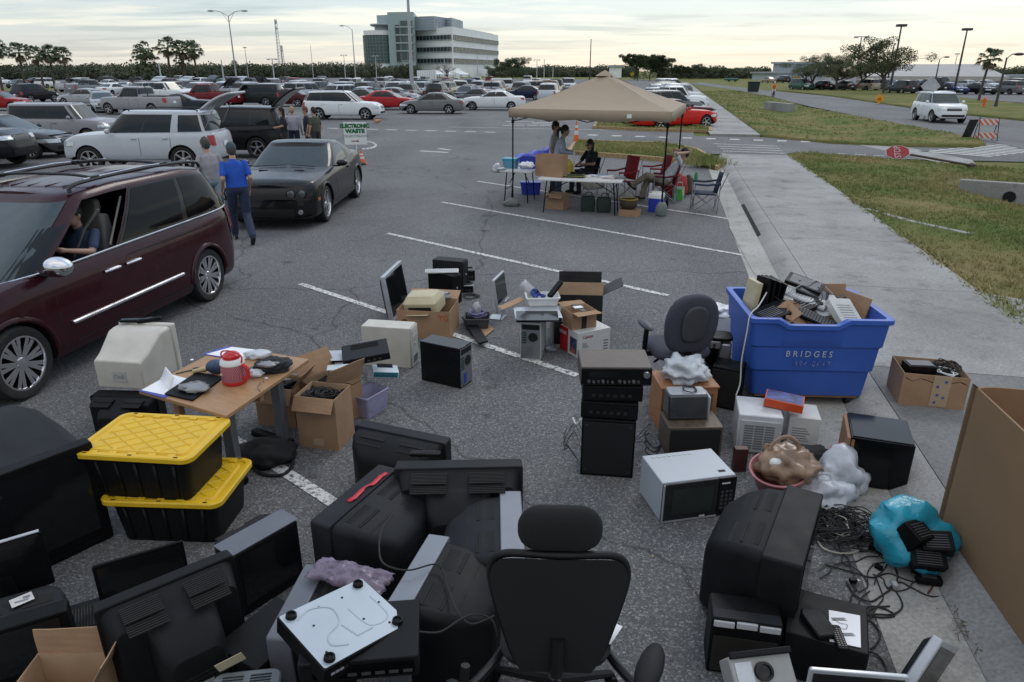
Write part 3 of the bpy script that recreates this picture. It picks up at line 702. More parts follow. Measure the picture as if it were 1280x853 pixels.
def mid_car(kind,col,px,py,yaw,label,cat='car',group=None,spokes=5,over=None,name='parked_car',det=1,rim=None,roofcol=None,rack=False,handle=True,loc=None):
 """px,py: pixel on the ground under the car's centre"""
 T_=dict(TYPES[kind]);T_.update(over or {});c=Car(**T_)
 p=loc or G(px,py);root=thing(name,label,cat,(p.x,p.y,0),yaw,group);colr=(*(COL[col] if isinstance(col,str) else col),1)
 def fin(mb,nm,mats,par=root,**k):
  o=mb.build(nm,mats,par,**k);o.color=colr;return o
 b=MB();c.body(b,1);fin(b,'body',[paintm,under],merge=True,smooth=35)
 h=MB();c.house(h,1);cab=fin(h,'cabin',[paintm],merge=True,smooth=35)
 P_={}
 def add(nm):
  m=MB();P_.setdefault(nm,[]).append(m);return m
 for sg_ in (1,-1):
  bl=MB();bl_=[c.thx(c.wins[0][0]+.03),c.thx(c.wins[1 if 'open tailgate' in label else -1][1]-.03)];c.pane(bl,bl_[0],bl_[1],.07,.905,(sg_,),off=.003,k=12);fin(bl,'window_surround',trimm,cab)
 panes(c,add);details(c,kind,add)
 mm=dict(windshield=glassg,rear_window=glass,side_window=glass,headlight=headm,grille=trimm,bumper_opening=under,taillight=redl,number_plate=paper)
 for nm,L_ in P_.items():
  for m in L_: fin(m,nm,mm[nm],cab if 'wind' in nm else root)
 if c.bed: m=MB();bed_patch(c,m);fin(m,'cargo_bed',under)
 for sg_ in (1,-1):
  m=MB();x=c.wins[0][0]-.1;m.ell((x,sg_*(c.hw+.07),c.zt(x)+.09),(.07,.11,.08),12,8);fin(m,'side_mirror',paintm)
  sm=MB();z=c.sill+.03
  if handle:
   for (x0,x1) in c.wins[:2]:
    if x0<-1.1: continue
    hd=MB();q=c.P(x1+.12,c.yx(x1),c.zt(x1)-.13,.02);hd.cb((q.x,q.y*sg_,q.z),(.17,.03,.035));fin(hd,'door_handle',chrome if rack==2 else paintm,bevel=.008)
  for (x0,x1) in c.wins[:2]:
   sl_=MB();x=x1-.03
   sl_.grid([[(lambda p: Vector((p.x,p.y*sg_,p.z)))(c.P(xx,c.yx(xx),c.sill+.12+(c.zt(x)-.02-c.sill-.12)*j/6,.003)) for j in range(7)] for xx in (x-.006,x+.006)]);fin(sl_,'door_gap',under)
 if rack:
  for sg_ in (1,-1):
   m=MB();x0,x1=c.gt[0]-.25,c.gt[1]+.2;y=sg_*(c.hw-c.inset-.17)
   m.tube(smooth_path([(x0,y,c.rz(x0)+.03),(x0-.15,y,c.rz(x0)+.085),(x1+.15,y,c.rz(x1)+.085),(x1,y,c.rz(x1)+.03)],4),.018,8);fin(m,'roof_rail',trimm if rack==1 else steel)
 wheels(c,root,det,spokes,rim=rim)
 return root,c
mid_car('sedan',(.17,.175,.175),541,142,176,'grey sedan with five spoke wheels parked by the light pole base, nose to the left',det=1)
mid_car('suv','white',432,149,-2,'large white crossover parked just left of the grey sedan, behind the collection sign',over=dict(L=5.0,wb=2.95,xf=1.5,gb=(1.2,-2.45),gt=(.4,-2.1),wins=[(.85,-.1),(-.18,-1.2),(-1.3,-2.2)],belt=[(2.5,.8),(2.2,.98),(1.,1.06),(-2.5,1.12)]),rack=1)
mid_car('sedan','white',617,137.5,176,'white luxury sedan parked right of the grey sedan',over=dict(L=5.05,wb=3.05,xf=1.6,belt=[(2.55,.78),(2.1,.92),(1.,.98),(-1.7,1.02),(-2.4,1.02),(-2.55,.95)]))
mid_car('suv','silver',192,211,182,'silver four wheel drive with roof rack and open tailgate, behind the maroon van',spokes=6,over=dict(L=4.75,wb=2.79,xf=1.45,r=.38,sill=.38,belt=[(2.35,.9),(2.05,1.06),(1.,1.12),(-2.35,1.14)],gb=(1.05,-2.25),gt=(.4,-2.05),roof=[(.5,1.74),(-2,1.72)],wins=[(.82,-.1),(-.18,-1.02),(-1.28,-2.0)]),rack=1,name='parked_car')
mid_car('boxy',(.27,.265,.28),88,178,0,'boxy silver grey wagon parked behind the dark sedan, facing right')
mid_car('sedan',(.06,.062,.068),10,196,0,'dark grey sedan with bright headlamp at the left edge, behind the black pickup',spokes=9)
mid_car('pickup',(.012,.012,.018),-75,209,3,'black pickup nose with amber indicator reaching in at the left edge','pickup truck')
mid_car('suv','black',287,195,183,'black crossover with raised tailgate parked beyond the silver four wheel drive',spokes=5)
mid_car('pickup',(.3,.3,.31),178,143,166,'silver pickup truck seen from behind in the second row','pickup truck',over=dict())
mid_car('compact',(.36,.38,.4),131,140,-60,'small pale silver hatchback angled between the silver sedan and the silver pickup')
mid_car('sedan',(.38,.39,.4),108,132,176,'pale silver sedan standing sideways in the open lane at left')
mid_car('sedan','red',2,138,0,'red sedan cut off by the left edge')
mid_car('suv','black',46,128,70,'small black crossover seen from behind near the red sedan',over=dict(L=4.2,wb=2.5,xf=1.3,gb=(1.,-2.),gt=(.4,-1.75),belt=[(2.1,.8),(1.8,.98),(.9,1.04),(-2.1,1.08)],wins=[(.75,-.1),(-.18,-.95),(-1.05,-1.75)]))
mid_car('pickup','white',210,128,-20,'white pickup truck with chrome grille facing right behind the silver pickup','pickup truck')
mid_car('coupe',(.02,.025,.035),235,142,10,'dark low sedan tucked between the silver and the red pickup')
mid_car('pickup',(.16,.012,.015),262,134,170,'red pickup truck parked beyond the open tailgates','pickup truck')
mid_car('bigsuv',(.02,.022,.02),318,133,180,'very large dark four wheel drive right of the red pickup')
mid_car('suv',(.5,.5,.5),343,127,-40,'silver crossover behind the large dark four wheel drive')
mid_car('sedan','maroon',358,133,178,'maroon sedan between the dark four wheel drive and the white crossover')
mid_car('suv',(.5,.51,.52),368,124,140,'pale crossover seen from behind with its red lamps, beyond the maroon sedan')
mid_car('sedan','black',460,134,-20,'black car partly hidden behind the large white crossover')
mid_car('sedan',(.4,.02,.02),486,137,-6,'bright red sedan wedged behind the grey sedan')
mid_car('sedan',(.35,.36,.38),497,129.5,-12,'silver sedan behind the red one, beside the light pole base')
mid_car('bigsuv','black',547,121,180,'black off roader with spare wheel behind the grey sedan',over=dict(L=4.3,wb=2.6,xf=1.3,gb=(.8,-2.05),gt=(.5,-1.95),wins=[(.6,-.2),(-.3,-1.),(-1.1,-1.85)],belt=[(2.1,1.0),(.9,1.1),(-2.1,1.15)]))
mid_car('van','white',562,119,176,'white minivan behind the black off roader')
mid_car('sedan',(.12,.12,.13),597,132,150,'grey car glimpsed behind the white luxury sedan')
mid_car('bigsuv','white',620,116,185,'long white pickup with cap in the row beyond the white luxury sedan')
mid_car('suv',(.5,.48,.42),668,119,170,'pale beige four wheel drive near the canopy corner')
mid_car('sedan','navy',655,125,172,'dark blue sedan beside the canopy corner')
e1=G(866,163);
wk=math.degrees(math.atan2(kd.y,kd.x))
def walkcar(i,kind,col,s_,n_,label,cat='car',over=None):
 p=K(s_,n_);return mid_car(kind,col,0,0,wk-60,label,cat,loc=p,over=over)
s0_,nn=onedge(838,161)
walkcar(0,'coupe','brightred',s0_+.6,nn+.1,'bright red sports coupe nosed up to the far walk behind the canopy')
walkcar(1,'coupe',(.06,.008,.012),s0_+4.5,nn+.35,'dark red muscle coupe next to the bright red one')
seq=[('suv','grey'),('sedan','white'),('pickup','white'),('suv','silver'),('sedan','charcoal'),('pickup','white'),('compact','blue'),('suv','white'),('sedan','silver'),('van','beige'),('sedan','red'),('suv','black'),('sedan','white'),('suv','green'),('compact','silver'),('pickup','grey'),('sedan','white'),('suv','charcoal'),('sedan','silver'),('bigsuv','white'),('sedan','beige'),('suv','white')]
for i,(k,c_) in enumerate(seq):
 p=K(s0_+9.4+i*3.3,nn-.1);place_far(0,0,k,c_,wk-60+random.uniform(-2,2),'cars nosed up to the far walk',('nose in to the far walk, %s' % ('near its crossing end' if i<6 else 'halfway along it' if i<14 else 'towards its far end')),p)
mid_car('suv','white',1171,152,-99,'white compact four wheel drive driving toward the crossing on the right road',over=dict(L=4.4,wb=2.6,xf=1.35,gb=(1.,-2.1),gt=(.4,-1.9),belt=[(2.2,.88),(1.9,1.02),(.9,1.07),(-2.2,1.1)],wins=[(.75,-.1),(-.18,-.98),(-1.08,-1.85)]),rack=1,name='moving_car')
kinds=['sedan']*5+['suv']*5+['compact']*2+['pickup']*3+['van']*2+['bigsuv']*2+['boxy','coupe']
cols=['white']*6+['silver']*6+['grey']*4+['black']*5+['charcoal']*3+['red']*2+['maroon','blue','beige','green','gold','navy']
rng=random.Random(11);used_far=0
def row(Y,xa,xb,where,group,pitch=2.75,yaw=90,jit=0.,skip=.1,slope=0.):
 global used_far
 a,b=W(xa,100,Y).x,W(xb,100,Y).x;x=a
 while x<b:
  if rng.random()>skip:
   place_far(0,0,rng.choice(kinds),(lambda q: 'silver' if Y<92 and q in ('red','maroon','green') else q)(rng.choice(cols)),yaw+(180 if rng.random()<.4 else 0)+rng.uniform(-3,3),group,where,Vector((x,Y+slope*(x-a)+rng.uniform(-.4,.4),0)));used_far+=1
  x+=pitch*(1 if abs(math.sin(rad(yaw)))>.6 else 1.9)*rng.uniform(.97,1.12)
row(74,383,500,'in the third row near the light pole','cars in the third row',2.7,60,skip=.05)
row(76,512,700,'in the third row behind the white luxury sedan','cars in the third row',2.75,80,skip=.05)
row(86,392,715,'in the fourth row, beyond the light pole','cars in the fourth row',2.9,75,skip=.05)
row(83,175,372,'in the third row, above the open tailgates','cars in the third row',3.,65,skip=.1)
row(96,396,720,'in the fifth row under the office block','cars in the fifth row',3.2,80,skip=.08)
row(95,110,385,'in the fourth row, left of the light pole','cars in the fourth row',3.1,75,skip=.1)
row(110,90,390,'in the fifth row, near the double armed lamp','cars in the fifth row',3.5,80,skip=.1)
row(112,400,730,'in the sixth row before the office block','cars in the sixth row',3.5,80,skip=.08)
row(132,20,730,'in the far rows before the office block and palms','cars in the far rows',5.2,80,skip=.12)
row(170,0,735,'in the last rows before the treeline','cars in the last rows',7.6,80,skip=.12)
row(118,1003,1115,'in the right hand lot under the spreading trees','cars in the right hand lot',2.9,100,skip=.05,slope=-.22)
row(100,1130,1330,'in the right hand lot by the hangar','cars in the right hand lot',3.,100,skip=.05,slope=-.2)
row(128,1120,1300,'in the second row of the right hand lot','cars in the right hand lot',3.4,100,skip=.2,slope=-.2)
row(190,960,1010,'far down the right hand road','cars far down the right road',4,100)
print('FAR CARS',used_far)
def heropart(root,colr,mb,nm,mats,par=None,**k):
 o=mb.build(nm,mats,par or root,**k);o.color=(*colr,1);return o
def arch_lip(c,a,sg_,r=.02):
 m=MB();pts=[]
 for i in range(19):
  t=PI*i/18;x=a+(c.R+.004)*math.cos(t);z=c.r+(c.R+.004)*math.sin(t);p=c.P(x,c.yx(x),z);pts.append((p.x,p.y*sg_,p.z))
 m.tube(pts,r,8);return m
col=(.011,.011,.012)
c=Car(L=5.02,Wd=1.92,H=1.45,wb=2.95,xf=1.52,r=.365,sill=.22,belt=[(2.5,.80),(2.4,.87),(1.6,.93),(.75,.98),(-.2,.985),(-.75,1.02),(-1.25,1.08),(-1.8,1.08),(-2.5,1.0)],
  gb=(.95,-1.75),gt=(.05,-1.1),roof=[(.15,1.37),(-.35,1.42),(-1.1,1.36)],inset=.2,pf=7,pr=7,pg=6,wins=[(.5,-.72)],crown=.05)
fw,rw=G(407,276.5),G(447.5,244.5);hd=(fw-rw).normalized();yaw=math.degrees(math.atan2(hd.y,hd.x));lf=Vector((-hd.y,hd.x,0))
ctr=fw-hd*c.xf-lf*(c.hw-.1)
root=thing('coupe_car','black muscle coupe with round twin headlamps standing beside the man in blue','car',(ctr.x,ctr.y,0),yaw)
b=MB();c.body(b,2);body=heropart(root,col,b,'body',[paintm,under],merge=True,smooth=38)
h=MB();c.house(h,2);cab=heropart(root,col,h,'cabin',[paintm],merge=True,smooth=45)
w_=MB();c.pane(w_,0,rad(50),.05,.93,k=8);heropart(root,col,w_,'windshield',mat('coupe_windshield',(.022,.032,.034),.05,spec=.45),cab)
m=MB();c.pane(m,rad(135),PI,.1,.92,k=8);heropart(root,col,m,'rear_window',glass,cab)
for sg_ in (1,-1):
 m=MB();c.pane(m,c.thx(.56),c.thx(-.78),.05,.9,(sg_,),off=.003,k=10);heropart(root,col,m,'window_surround',trimm,cab)
 m=MB();c.pane(m,c.thx(.5),c.thx(-.7),.1,.86,(sg_,),k=8);heropart(root,col,m,'side_window',mat('tinted_side_glass',(.012,.018,.018),.05,spec=.4),cab)
 m=MB();m.ell((.52,sg_*1.06,1.06),(.09,.12,.07),14,10);m.cb((.55,sg_*.95,1.0),(.05,.14,.03));heropart(root,col,m,'side_mirror',paintm)
 for a in c.axles: heropart(root,col,arch_lip(c,a,sg_,.022),'arch_lip',paintm,body)
 for y in (.5,.7):
  m=MB();x=c.xy(y,1)-.045;m.at((x,sg_*y,.70),(0,90,0));m.lathe([(.088,-.03),(.092,.01),(.078,.02),(.072,.0)],20);o=heropart(root,col,m,'headlight',[blackgl])
  m=MB();m.at((x,sg_*y,.70),(0,90,0));m.lathe([(.072,.012),(.05,.022),(.001,.028)],20);heropart(root,col,m,'lens',[mat('dim_lens',(.1,.11,.115),.08,metal=.3,coat=.8)],o)
 m=MB();x=c.xy(.62,1)+.0;m.at((x-.01,sg_*.66,.36),(0,90,0));m.lathe([(.05,0),(.045,.02),(.001,.02)],16);heropart(root,col,m,'fog_light',[mat('fog_lens',(.2,.2,.2),.1,coat=.8)])
 m=MB();c.patch(m,2.12,2.0,.52,.58,.008,(sg_,),k=2);heropart(root,col,m,'side_marker',mat('dull_amber',(.35,.13,.04),.2))
 m=MB();c.patch(m,.66,.672,.3,.93,.003,(sg_,),k=1);heropart(root,col,m,'door_gap',under,body)
 m=MB();c.patch(m,-.72,-.732,.3,.96,.003,(sg_,),k=1);heropart(root,col,m,'door_gap',under,body)
 m=MB();p=c.P(-.55,c.yx(-.55),.86,.015);m.cb((p.x,p.y*sg_,p.z),(.2,.03,.04));heropart(root,col,m,'door_handle',paintm,bevel=.01)
 m=MB();c.patch(m,2.0,-2.0,.235,.3,.012,(sg_,),k=20);heropart(root,col,m,'side_skirt',trimm,body) if 0 else None
 m=MB();z=c.zt(1.3)+.045;m.at((1.25,sg_*.36,z),(0,0,0));m.box(-.22,.1,-.1,.1,0,.022);heropart(root,col,m,'hood_scoop',trimm,bevel=.012)
 m=MB();m.tube([(.97,sg_*.65-.05,1.035),(.93,sg_*.2,1.055),(.9,sg_*.05+.02,1.06)],.009,6);heropart(root,col,m,'wiper',trimm)
g=MB();c.patch(g,0,.80,.6,.795,.008,front=True,k=10);heropart(root,col,g,'grille',mat('grille_black',g3(.004),.6))
g=MB();c.patch(g,0,.83,.575,.6,.014,front=True,k=10);heropart(root,col,g,'grille_trim',blackgl,body)
g=MB();c.patch(g,0,.55,.26,.42,.008,front=True,k=8);heropart(root,col,g,'lower_intake',mat('grille_black',g3(.004),.6))
g=MB();c.patch(g,0,.86,.225,.25,.02,front=True,k=8);heropart(root,col,g,'chin_spoiler',trimm)
g=MB();c.patch(g,0,.2,.85,.95,.01,front=False,k=3);heropart(root,col,g,'number_plate',paper)
g=MB();c.patch(g,0,.85,.72,.86,.008,front=False,k=6);heropart(root,col,g,'taillight',redl)
for sg_ in (1,-1):
 for y0 in (.1,):
  g=MB();g.tube([(c.gb[0]+.02,sg_*.42,c.zt(.95)+.05),(1.9,sg_*.36,c.zt(1.9)+.035),(2.35,sg_*.3,c.zt(2.35)+.02)],.006,6);heropart(root,col,g,'hood_crease',paintm,body)
wheels(c,root,2,5,w_=.25,rim=mat('polished_rim',(.6,.6,.62),.15,metal=.95),big=.74)
col=(.032,.006,.010)
c=Car(L=5.14,Wd=1.96,H=1.75,wb=3.08,xf=1.62,r=.35,sill=.23,belt=[(2.57,.74),(2.4,.86),(1.9,.98),(1.4,1.05),(0,1.08),(-2.57,1.12)],
  gb=(1.62,-2.46),gt=(.42,-2.2),roof=[(.5,1.66),(-.3,1.71),(-1.6,1.70),(-2.2,1.64)],inset=.2,pf=4.2,pr=6,pg=6.5,wins=[(1.12,.1),(.0,-1.16),(-1.27,-2.2)],crown=.05)
c.open_top=True
fw,rw=G(31,497),G(262,374.5);hd=(fw-rw).normalized();yaw=math.degrees(math.atan2(hd.y,hd.x));lf=Vector((-hd.y,hd.x,0))
van_ctr=(fw+rw)/2-hd*(c.axles[0]+c.axles[1])/2-lf*(c.hw-.1);van_yaw=yaw
root=van=thing('minivan','maroon minivan with chrome trim and driver at the open window, nearest vehicle','minivan',(van_ctr.x,van_ctr.y,0),yaw)
b=MB();c.body(b,2);body=heropart(root,col,b,'body',[paintm,under],merge=True,smooth=38)
h=MB();c.house(h,2,hole=(c.thx(1.12),c.thx(.1),1));cab=heropart(root,col,h,'cabin',[paintm],merge=True,smooth=45)
m=MB();c.pane(m,0,rad(47),.04,.94,k=8);heropart(root,col,m,'windshield',mat('van_windshield',(.04,.055,.06),.05,spec=.45),cab)
m=MB();c.pane(m,PI-rad(42),PI,.12,.88,k=8);heropart(root,col,m,'rear_window',glass,cab)
tint=mat('privacy_glass',(.004,.004,.005),.05,var=.1,spec=.16)
ch2=mat('bright_trim',(.55,.55,.57),.18,metal=.9)
for sg_ in (1,-1):
 m=MB();c.pane(m,c.thx(.06),c.thx(-2.26),.05,.91,(sg_,),off=.003,k=24);heropart(root,col,m,'window_surround',blackgl,cab)
 for i,(x0,x1) in enumerate(c.wins):
  if i==0 and sg_==1: continue
  m=MB();c.pane(m,c.thx(x0),c.thx(x1),.09,.88,(sg_,),k=8);heropart(root,col,m,'side_window',tint,cab)
 m=MB();a,bb=c.thx(1.52),c.thx(1.2);c.pane(m,a,bb,.04,.62,(sg_,),k=4);heropart(root,col,m,'quarter_window',blackgl,cab)
 m=MB();pts=[c.gpt(c.thx(1.5+(-2.3-1.5)*i/24),.035,sg_,.012) for i in range(25)];m.tube(pts,.012,6);heropart(root,col,m,'belt_trim',ch2)
 m=MB();pts=[]
 for i in range(21): x=.98-1.85*i/20;p=c.P(x,c.yx(x),.53,.012);pts.append((p.x,p.y*sg_,p.z))
 m.tube(pts,.02,6);heropart(root,col,m,'side_moulding',ch2)
 m=MB();m.ell((1.12,sg_*1.09,1.15),(.11,.15,.1),18,12);heropart(root,col,m,'side_mirror',chrome)
 mm_=MB();mm_.cb((1.1,sg_*.98,1.08),(.12,.16,.05));heropart(root,col,mm_,'mirror_arm',trimm,bevel=.01)
 for a in c.axles: heropart(root,col,arch_lip(c,a,sg_,.028),'arch_lip',paintm,body)
 for x in (.28,-.06):
  m=MB();p=c.P(x,c.yx(x),.9,.03);m.tube(smooth_path([(x+.11,(p.y-.02)*sg_,.9),(x+.08,p.y*sg_,.905),(x-.08,p.y*sg_,.905),(x-.11,(p.y-.02)*sg_,.9)]),.017,8);heropart(root,col,m,'door_handle',chrome)
 for x in (1.1,.08,-1.22):
  m=MB();c.patch(m,x,x-.01,.3,1.06 if x>-.5 else .82,.003,(sg_,),k=1);heropart(root,col,m,'door_gap',under,body)
 m=MB();c.patch(m,.95,-1.0,.33,.345,.003,(sg_,),k=12);heropart(root,col,m,'sill_crease',under,body)
 m=MB();c.patch(m,-.02,-2.3,.985,.995,.003,(sg_,),k=12);heropart(root,col,m,'door_track',under,body)
 m=MB();c.patch(m,-2.28,-2.47,.62,.66,.01,(sg_,),k=4);heropart(root,col,m,'bumper_trim',ch2,body)
 m=MB();c.patch(m,-2.27,-2.5,.8,1.12,.014,(sg_,),k=4);m.grid([[c.gpt(t,f,sg_,.012) for f in (0,.15,.3,.45)] for t in [c.thx(-2.31)+(rad(150)-c.thx(-2.31))*i/4 for i in range(5)]])
 heropart(root,col,m,'taillight',redl)
 m=MB();c.patch(m,c.hw*.5,c.hw*.85,.6,.78,.01,(sg_,),front=True);c.patch(m,c.xy(c.hw*.85,1),2.06,.64,.8,.01,(sg_,));heropart(root,col,m,'headlight',headm)
 m=MB();y=sg_*.62;zr=lambda x: c.rz(x)+.05
 m.tube(smooth_path([(.25,y,zr(.25)-.02),(.1,y,zr(.1)+.045),(-1.,y,zr(-1)+.05),(-1.95,y,zr(-1.9)+.045),(-2.1,y,zr(-2.1)-.02)],5),.022,8);heropart(root,col,m,'roof_rail',[trimm])
 m=MB();m.tube([(.02,y,zr(0)+.062),(-1.0,y,zr(-1)+.07),(-1.9,y,zr(-1.9)+.062)],.012,6);heropart(root,col,m,'rail_strip',[ch2])
for x in (-.15,-1.35):
 m=MB();m.tube(smooth_path([(x,-.62,c.rz(x)+.1),(x,-.3,c.rz(x)+.13),(x,.3,c.rz(x)+.13),(x,.62,c.rz(x)+.1)]),.016,8);m.cb((x,.6,c.rz(x)+.1),(.12,.07,.05));m.cb((x,-.6,c.rz(x)+.1),(.12,.07,.05));heropart(root,col,m,'roof_crossbar',trimm)
for y in (-.42,-.21,0,.21,.42):
 m=MB();m.tube([(.1,y,c.rz(.1)+.053),(-1.,y,c.rz(-1)+.054),(-1.95,y,c.rz(-1.95)+.053)],.008,6);heropart(root,col,m,'roof_rib',paintm,body)
g=MB();c.patch(g,0,.42,.6,.76,.01,front=True);heropart(root,col,g,'grille',ch2)
g=MB();c.patch(g,0,.2,.9,1.02,.01,front=False,k=3);heropart(root,col,g,'number_plate',paper)
fab=mat('seat_leather',(.09,.085,.08),.6,var=.1)
for sy in (.42,-.42):
 m=MB();m.at((-.05,sy,.82),(0,-14,0));m.loft([[(x-.06*0,y,z) for x,y in rrect(.16,w2,.05)] for z,w2 in ((-.1,.5),(.2,.54),(.45,.5),(.6,.4))]);s_=heropart(root,col,m,'seat',fab,bevel=.02)
 m=MB();m.at((-.2,sy,1.47),(0,-10,0));m.loft([[(x,y,z) for x,y in rrect(.1,w2,.04)] for z,w2 in ((-.09,.24),(.0,.28),(.09,.24))]);heropart(root,col,m,'headrest',fab,s_,bevel=.02)
m=MB();m.at((.98,.42,.98),(0,-65,0));m.tube([(.19*math.cos(2*PI*k/24),.19*math.sin(2*PI*k/24),0) for k in range(25)],.016,8,cap=False);m.cb((0,0,0),(.1,.36,.03));heropart(root,col,m,'steering_wheel',trimm)
m=MB();m.box(1.05,1.5,-.8,.8,.8,.98);heropart(root,col,m,'dashboard',trimm,bevel=.05)
m=MB();m.tube([c.gpt(c.thx(.14),.1,1,-.06),c.gpt(c.thx(.14),.8,1,-.06)],.012,6);m.tube([(.08,.78,1.5),(.15,.62,1.3),(.25,.5,1.0)],.014,4);heropart(root,col,m,'seat_belt',mat('belt_grey',(.16,.15,.14),.8))
wheels(c,root,2,9,w_=.23,rim=chrome,big=.73)
van_car=c
def gate(x,y,z,w_,yaw,colr,tilt):
 pass
for o in list(C.objects):
 lb=o.get('label','')
 if 'open tailgate' in lb or 'raised tailgate' in lb:
  silver_='silver' in lb.split()[0];z=1.78 if silver_ else 1.7;x=-2.02 if silver_ else -1.92;t=24 if silver_ else 32
  m=MB();m.at((x,0,z),(0,-t if 0 else t,0));R=[]
  for i in range(9):
   f=i/8;R.append([(-f*1.05,yy*(.98-.05*f),.1*math.sin(PI*f*.8)+.02) for yy in [-.78+1.56*j/8 for j in range(9)]])
  m.grid(R);gm=m.build('tailgate',[paintm],o,solid=.06);gm.color=(*COL['silver' if silver_ else 'black'],1)
  m=MB();m.at((x,0,z),(0,t,0));m.grid([[(-f*.55-.1,yy,.1*math.sin(PI*f*.5)+.058) for yy in (-.6,-.3,0,.3,.6)] for f in (0,.3,.6,1)]);g2=m.build('rear_glass',glassg,gm)
  for sg_ in (1,-1):
   q=MB();q.tube([(x+.05,sg_*.72,1.1),(x-.45,sg_*.7,z+.18)],.012,6);q.build('gas_strut',steel,o)
  if silver_:
   m=MB();m.tube([(-1.6,.1,1.95),(-1.5,.1,2.02),(.1,.1,2.02)],.03,6) if 0 else None
hairm=mat('dark_hair',(.015,.01,.008),.7,var=.3,scale=40);hairb=mat('blonde_hair',(.35,.25,.14),.7,var=.2,scale=40);hairg=mat('grey_hair',(.06,.055,.05),.7)
def cloth(name,c_): return mat('cloth_'+name,c_,.85,var=.18,scale=9,bump=.7,bscale=9)
def limb(mb,a,b,r0,r1,mid=None):
 a,b=Vector(a),Vector(b);n=5;pts=[a+(b-a)*i/n for i in range(n+1)];rs=[r0+(r1-r0)*i/n+((mid or 0)*math.sin(PI*i/n)) for i in range(n+1)]
 d=(b-a).normalized();mb.tube(pts,rs,12);mb.ell(a,(r0,)*3,10,8);mb.ell(b,(r1,)*3,10,8)
def make_person(label,loc,yaw,J,mats,vox=.012,hairstyle='short',face=True,cap=None,group=None,glasses=False,sleeve='short',lift=0):
 """J joints in metres, +x is where the figure faces; mats: shirt, pants, shoe, skin, hair"""
 D=dict(pel=(0,0,.95),che=(0,0,1.3),neck=(0,0,1.48),head=(.02,0,1.62),
             shL=(0,.18,1.385),shR=(0,-.18,1.385),elL=(-.02,.24,1.14),elR=(-.02,-.24,1.14),wrL=(.05,.26,.9),wrR=(.05,-.26,.9),
             hiL=(0,.1,.92),hiR=(0,-.1,.92),knL=(.02,.11,.5),knR=(.02,-.11,.5),anL=(0,.12,.09),anR=(0,-.12,.09),foL=0,foR=0)
 D.update(J);V_={k: Vector(v) for k,v in D.items() if not isinstance(v,(int,float))}
 mb=MB();seg=[]
 def bone(a,b,r0,r1,tg,mid=0): limb(mb,a,b,r0,r1,mid);seg.append((Vector(a),Vector(b),max(r0,r1),tg))
 ax=(V_['che']-V_['pel']).normalized();side=(V_['shL']-V_['shR']).normalized();fr=side.cross(ax).normalized()
 n=16;rings=[]
 for t,wx,wd in [(-.22,.12,.09),(-.08,.175,.125),(.12,.185,.135),(.35,.18,.13),(.6,.185,.13),(.9,.195,.125),(1.15,.185,.105),(1.3,.15,.085),(1.45,.06,.055)]:
  c0=V_['pel']+(V_['che']-V_['pel'])*t
  rings.append([c0+side*math.cos(2*PI*k/n)*wx+fr*math.sin(2*PI*k/n)*wd for k in range(n)])
 mb.loft(rings);seg.append((V_['pel']+ax*.06,V_['che'],.16,'shirt'));seg.append((V_['pel']-ax*.1,V_['pel'],.16,'pants'));seg.append((V_['shL'],V_['shR'],.09,'shirt'))
 bone(V_['che']+ax*.1,V_['head']-Vector((.01,0,.06)),.06,.052,'skin')
 for s_ in 'LR':
  sh,el,wr=V_['sh'+s_],V_['el'+s_],V_['wr'+s_]
  if sleeve=='short':
   m_=sh+(el-sh)*.72;bone(sh,m_,.055,.056,'shirt');bone(m_,el,.042,.038,'skin');bone(el,wr,.041,.027,'skin')
  else: bone(sh,el,.06,.048,'shirt');bone(el,wr,.048,.034,'shirt')
  d=(wr-el).normalized();o_=d.orthogonal().normalized() if abs(d.z)<.5 else Vector((1,0,0));o_=(o_-d*o_.dot(d)).normalized();p=wr+d*.05
  limb(mb,wr+d*.015,wr+d*.075,.026,.033);seg.append((wr+d*.01,wr+d*.17,.035,'skin'))
  for k,le in zip((-1.5,-.5,.5,1.5),(.062,.075,.07,.055)):
   q=wr+d*.08+o_*k*.019;cr=d.cross(o_);mb.tube([q,q+d*le*.55+cr*.006,q+d*le*.9+cr*.028],[.0095,.009,.008],8)
  mb.tube([wr+d*.03-o_*.03,wr+d*.06-o_*.052,wr+d*.09-o_*.055],[.012,.011,.009],8)
  hi,kn,an=V_['hi'+s_],V_['kn'+s_],V_['an'+s_]
  bone(hi,kn,.096,.072,'pants',.004);bone(kn,an+Vector((0,0,.02)),.072,.062,'pants',.004)
  fa=D['fo'+s_];
  fd=Vector(fa) if not isinstance(fa,(int,float)) else Vector((math.cos(rad(fa)),math.sin(rad(fa)),0));fd.normalize();f0=an-fd*.05-Vector((0,0,.045))
  mb.tube([f0,f0+fd*.08,f0+fd*.17,f0+fd*.24],[.042,.045,.042,.028],10);mb.ell(f0,(.042,)*3,8,6);seg.append((f0,f0+fd*.24,.045,'shoe'))
 hp=V_['head'];hs=MB()
 mb.ell(hp+Vector((0,0,.02)),(.093,.074,.115),18,14);mb.ell(hp+Vector((.03,0,-.05)),(.062,.056,.065),14,10)
 mb.ell(hp+Vector((.093,0,-.008)),(.02,.014,.026),8,8)
 for y in (1,-1): mb.ell(hp+Vector((-.005,y*.076,0)),(.02,.012,.032),8,8)
 seg.append((hp-Vector((0,0,.05)),hp+Vector((0,0,.05)),.1,'skin'))
 me=mb.mesh('tmp',[mats['shirt']],smooth=0);o=bpy.data.objects.new('tmp',me);C.objects.link(o)
 r=o.modifiers.new('r','REMESH');r.mode='VOXEL';r.voxel_size=vox;r.use_smooth_shade=True
 s2=o.modifiers.new('s','SMOOTH');s2.factor=.5;s2.iterations=4
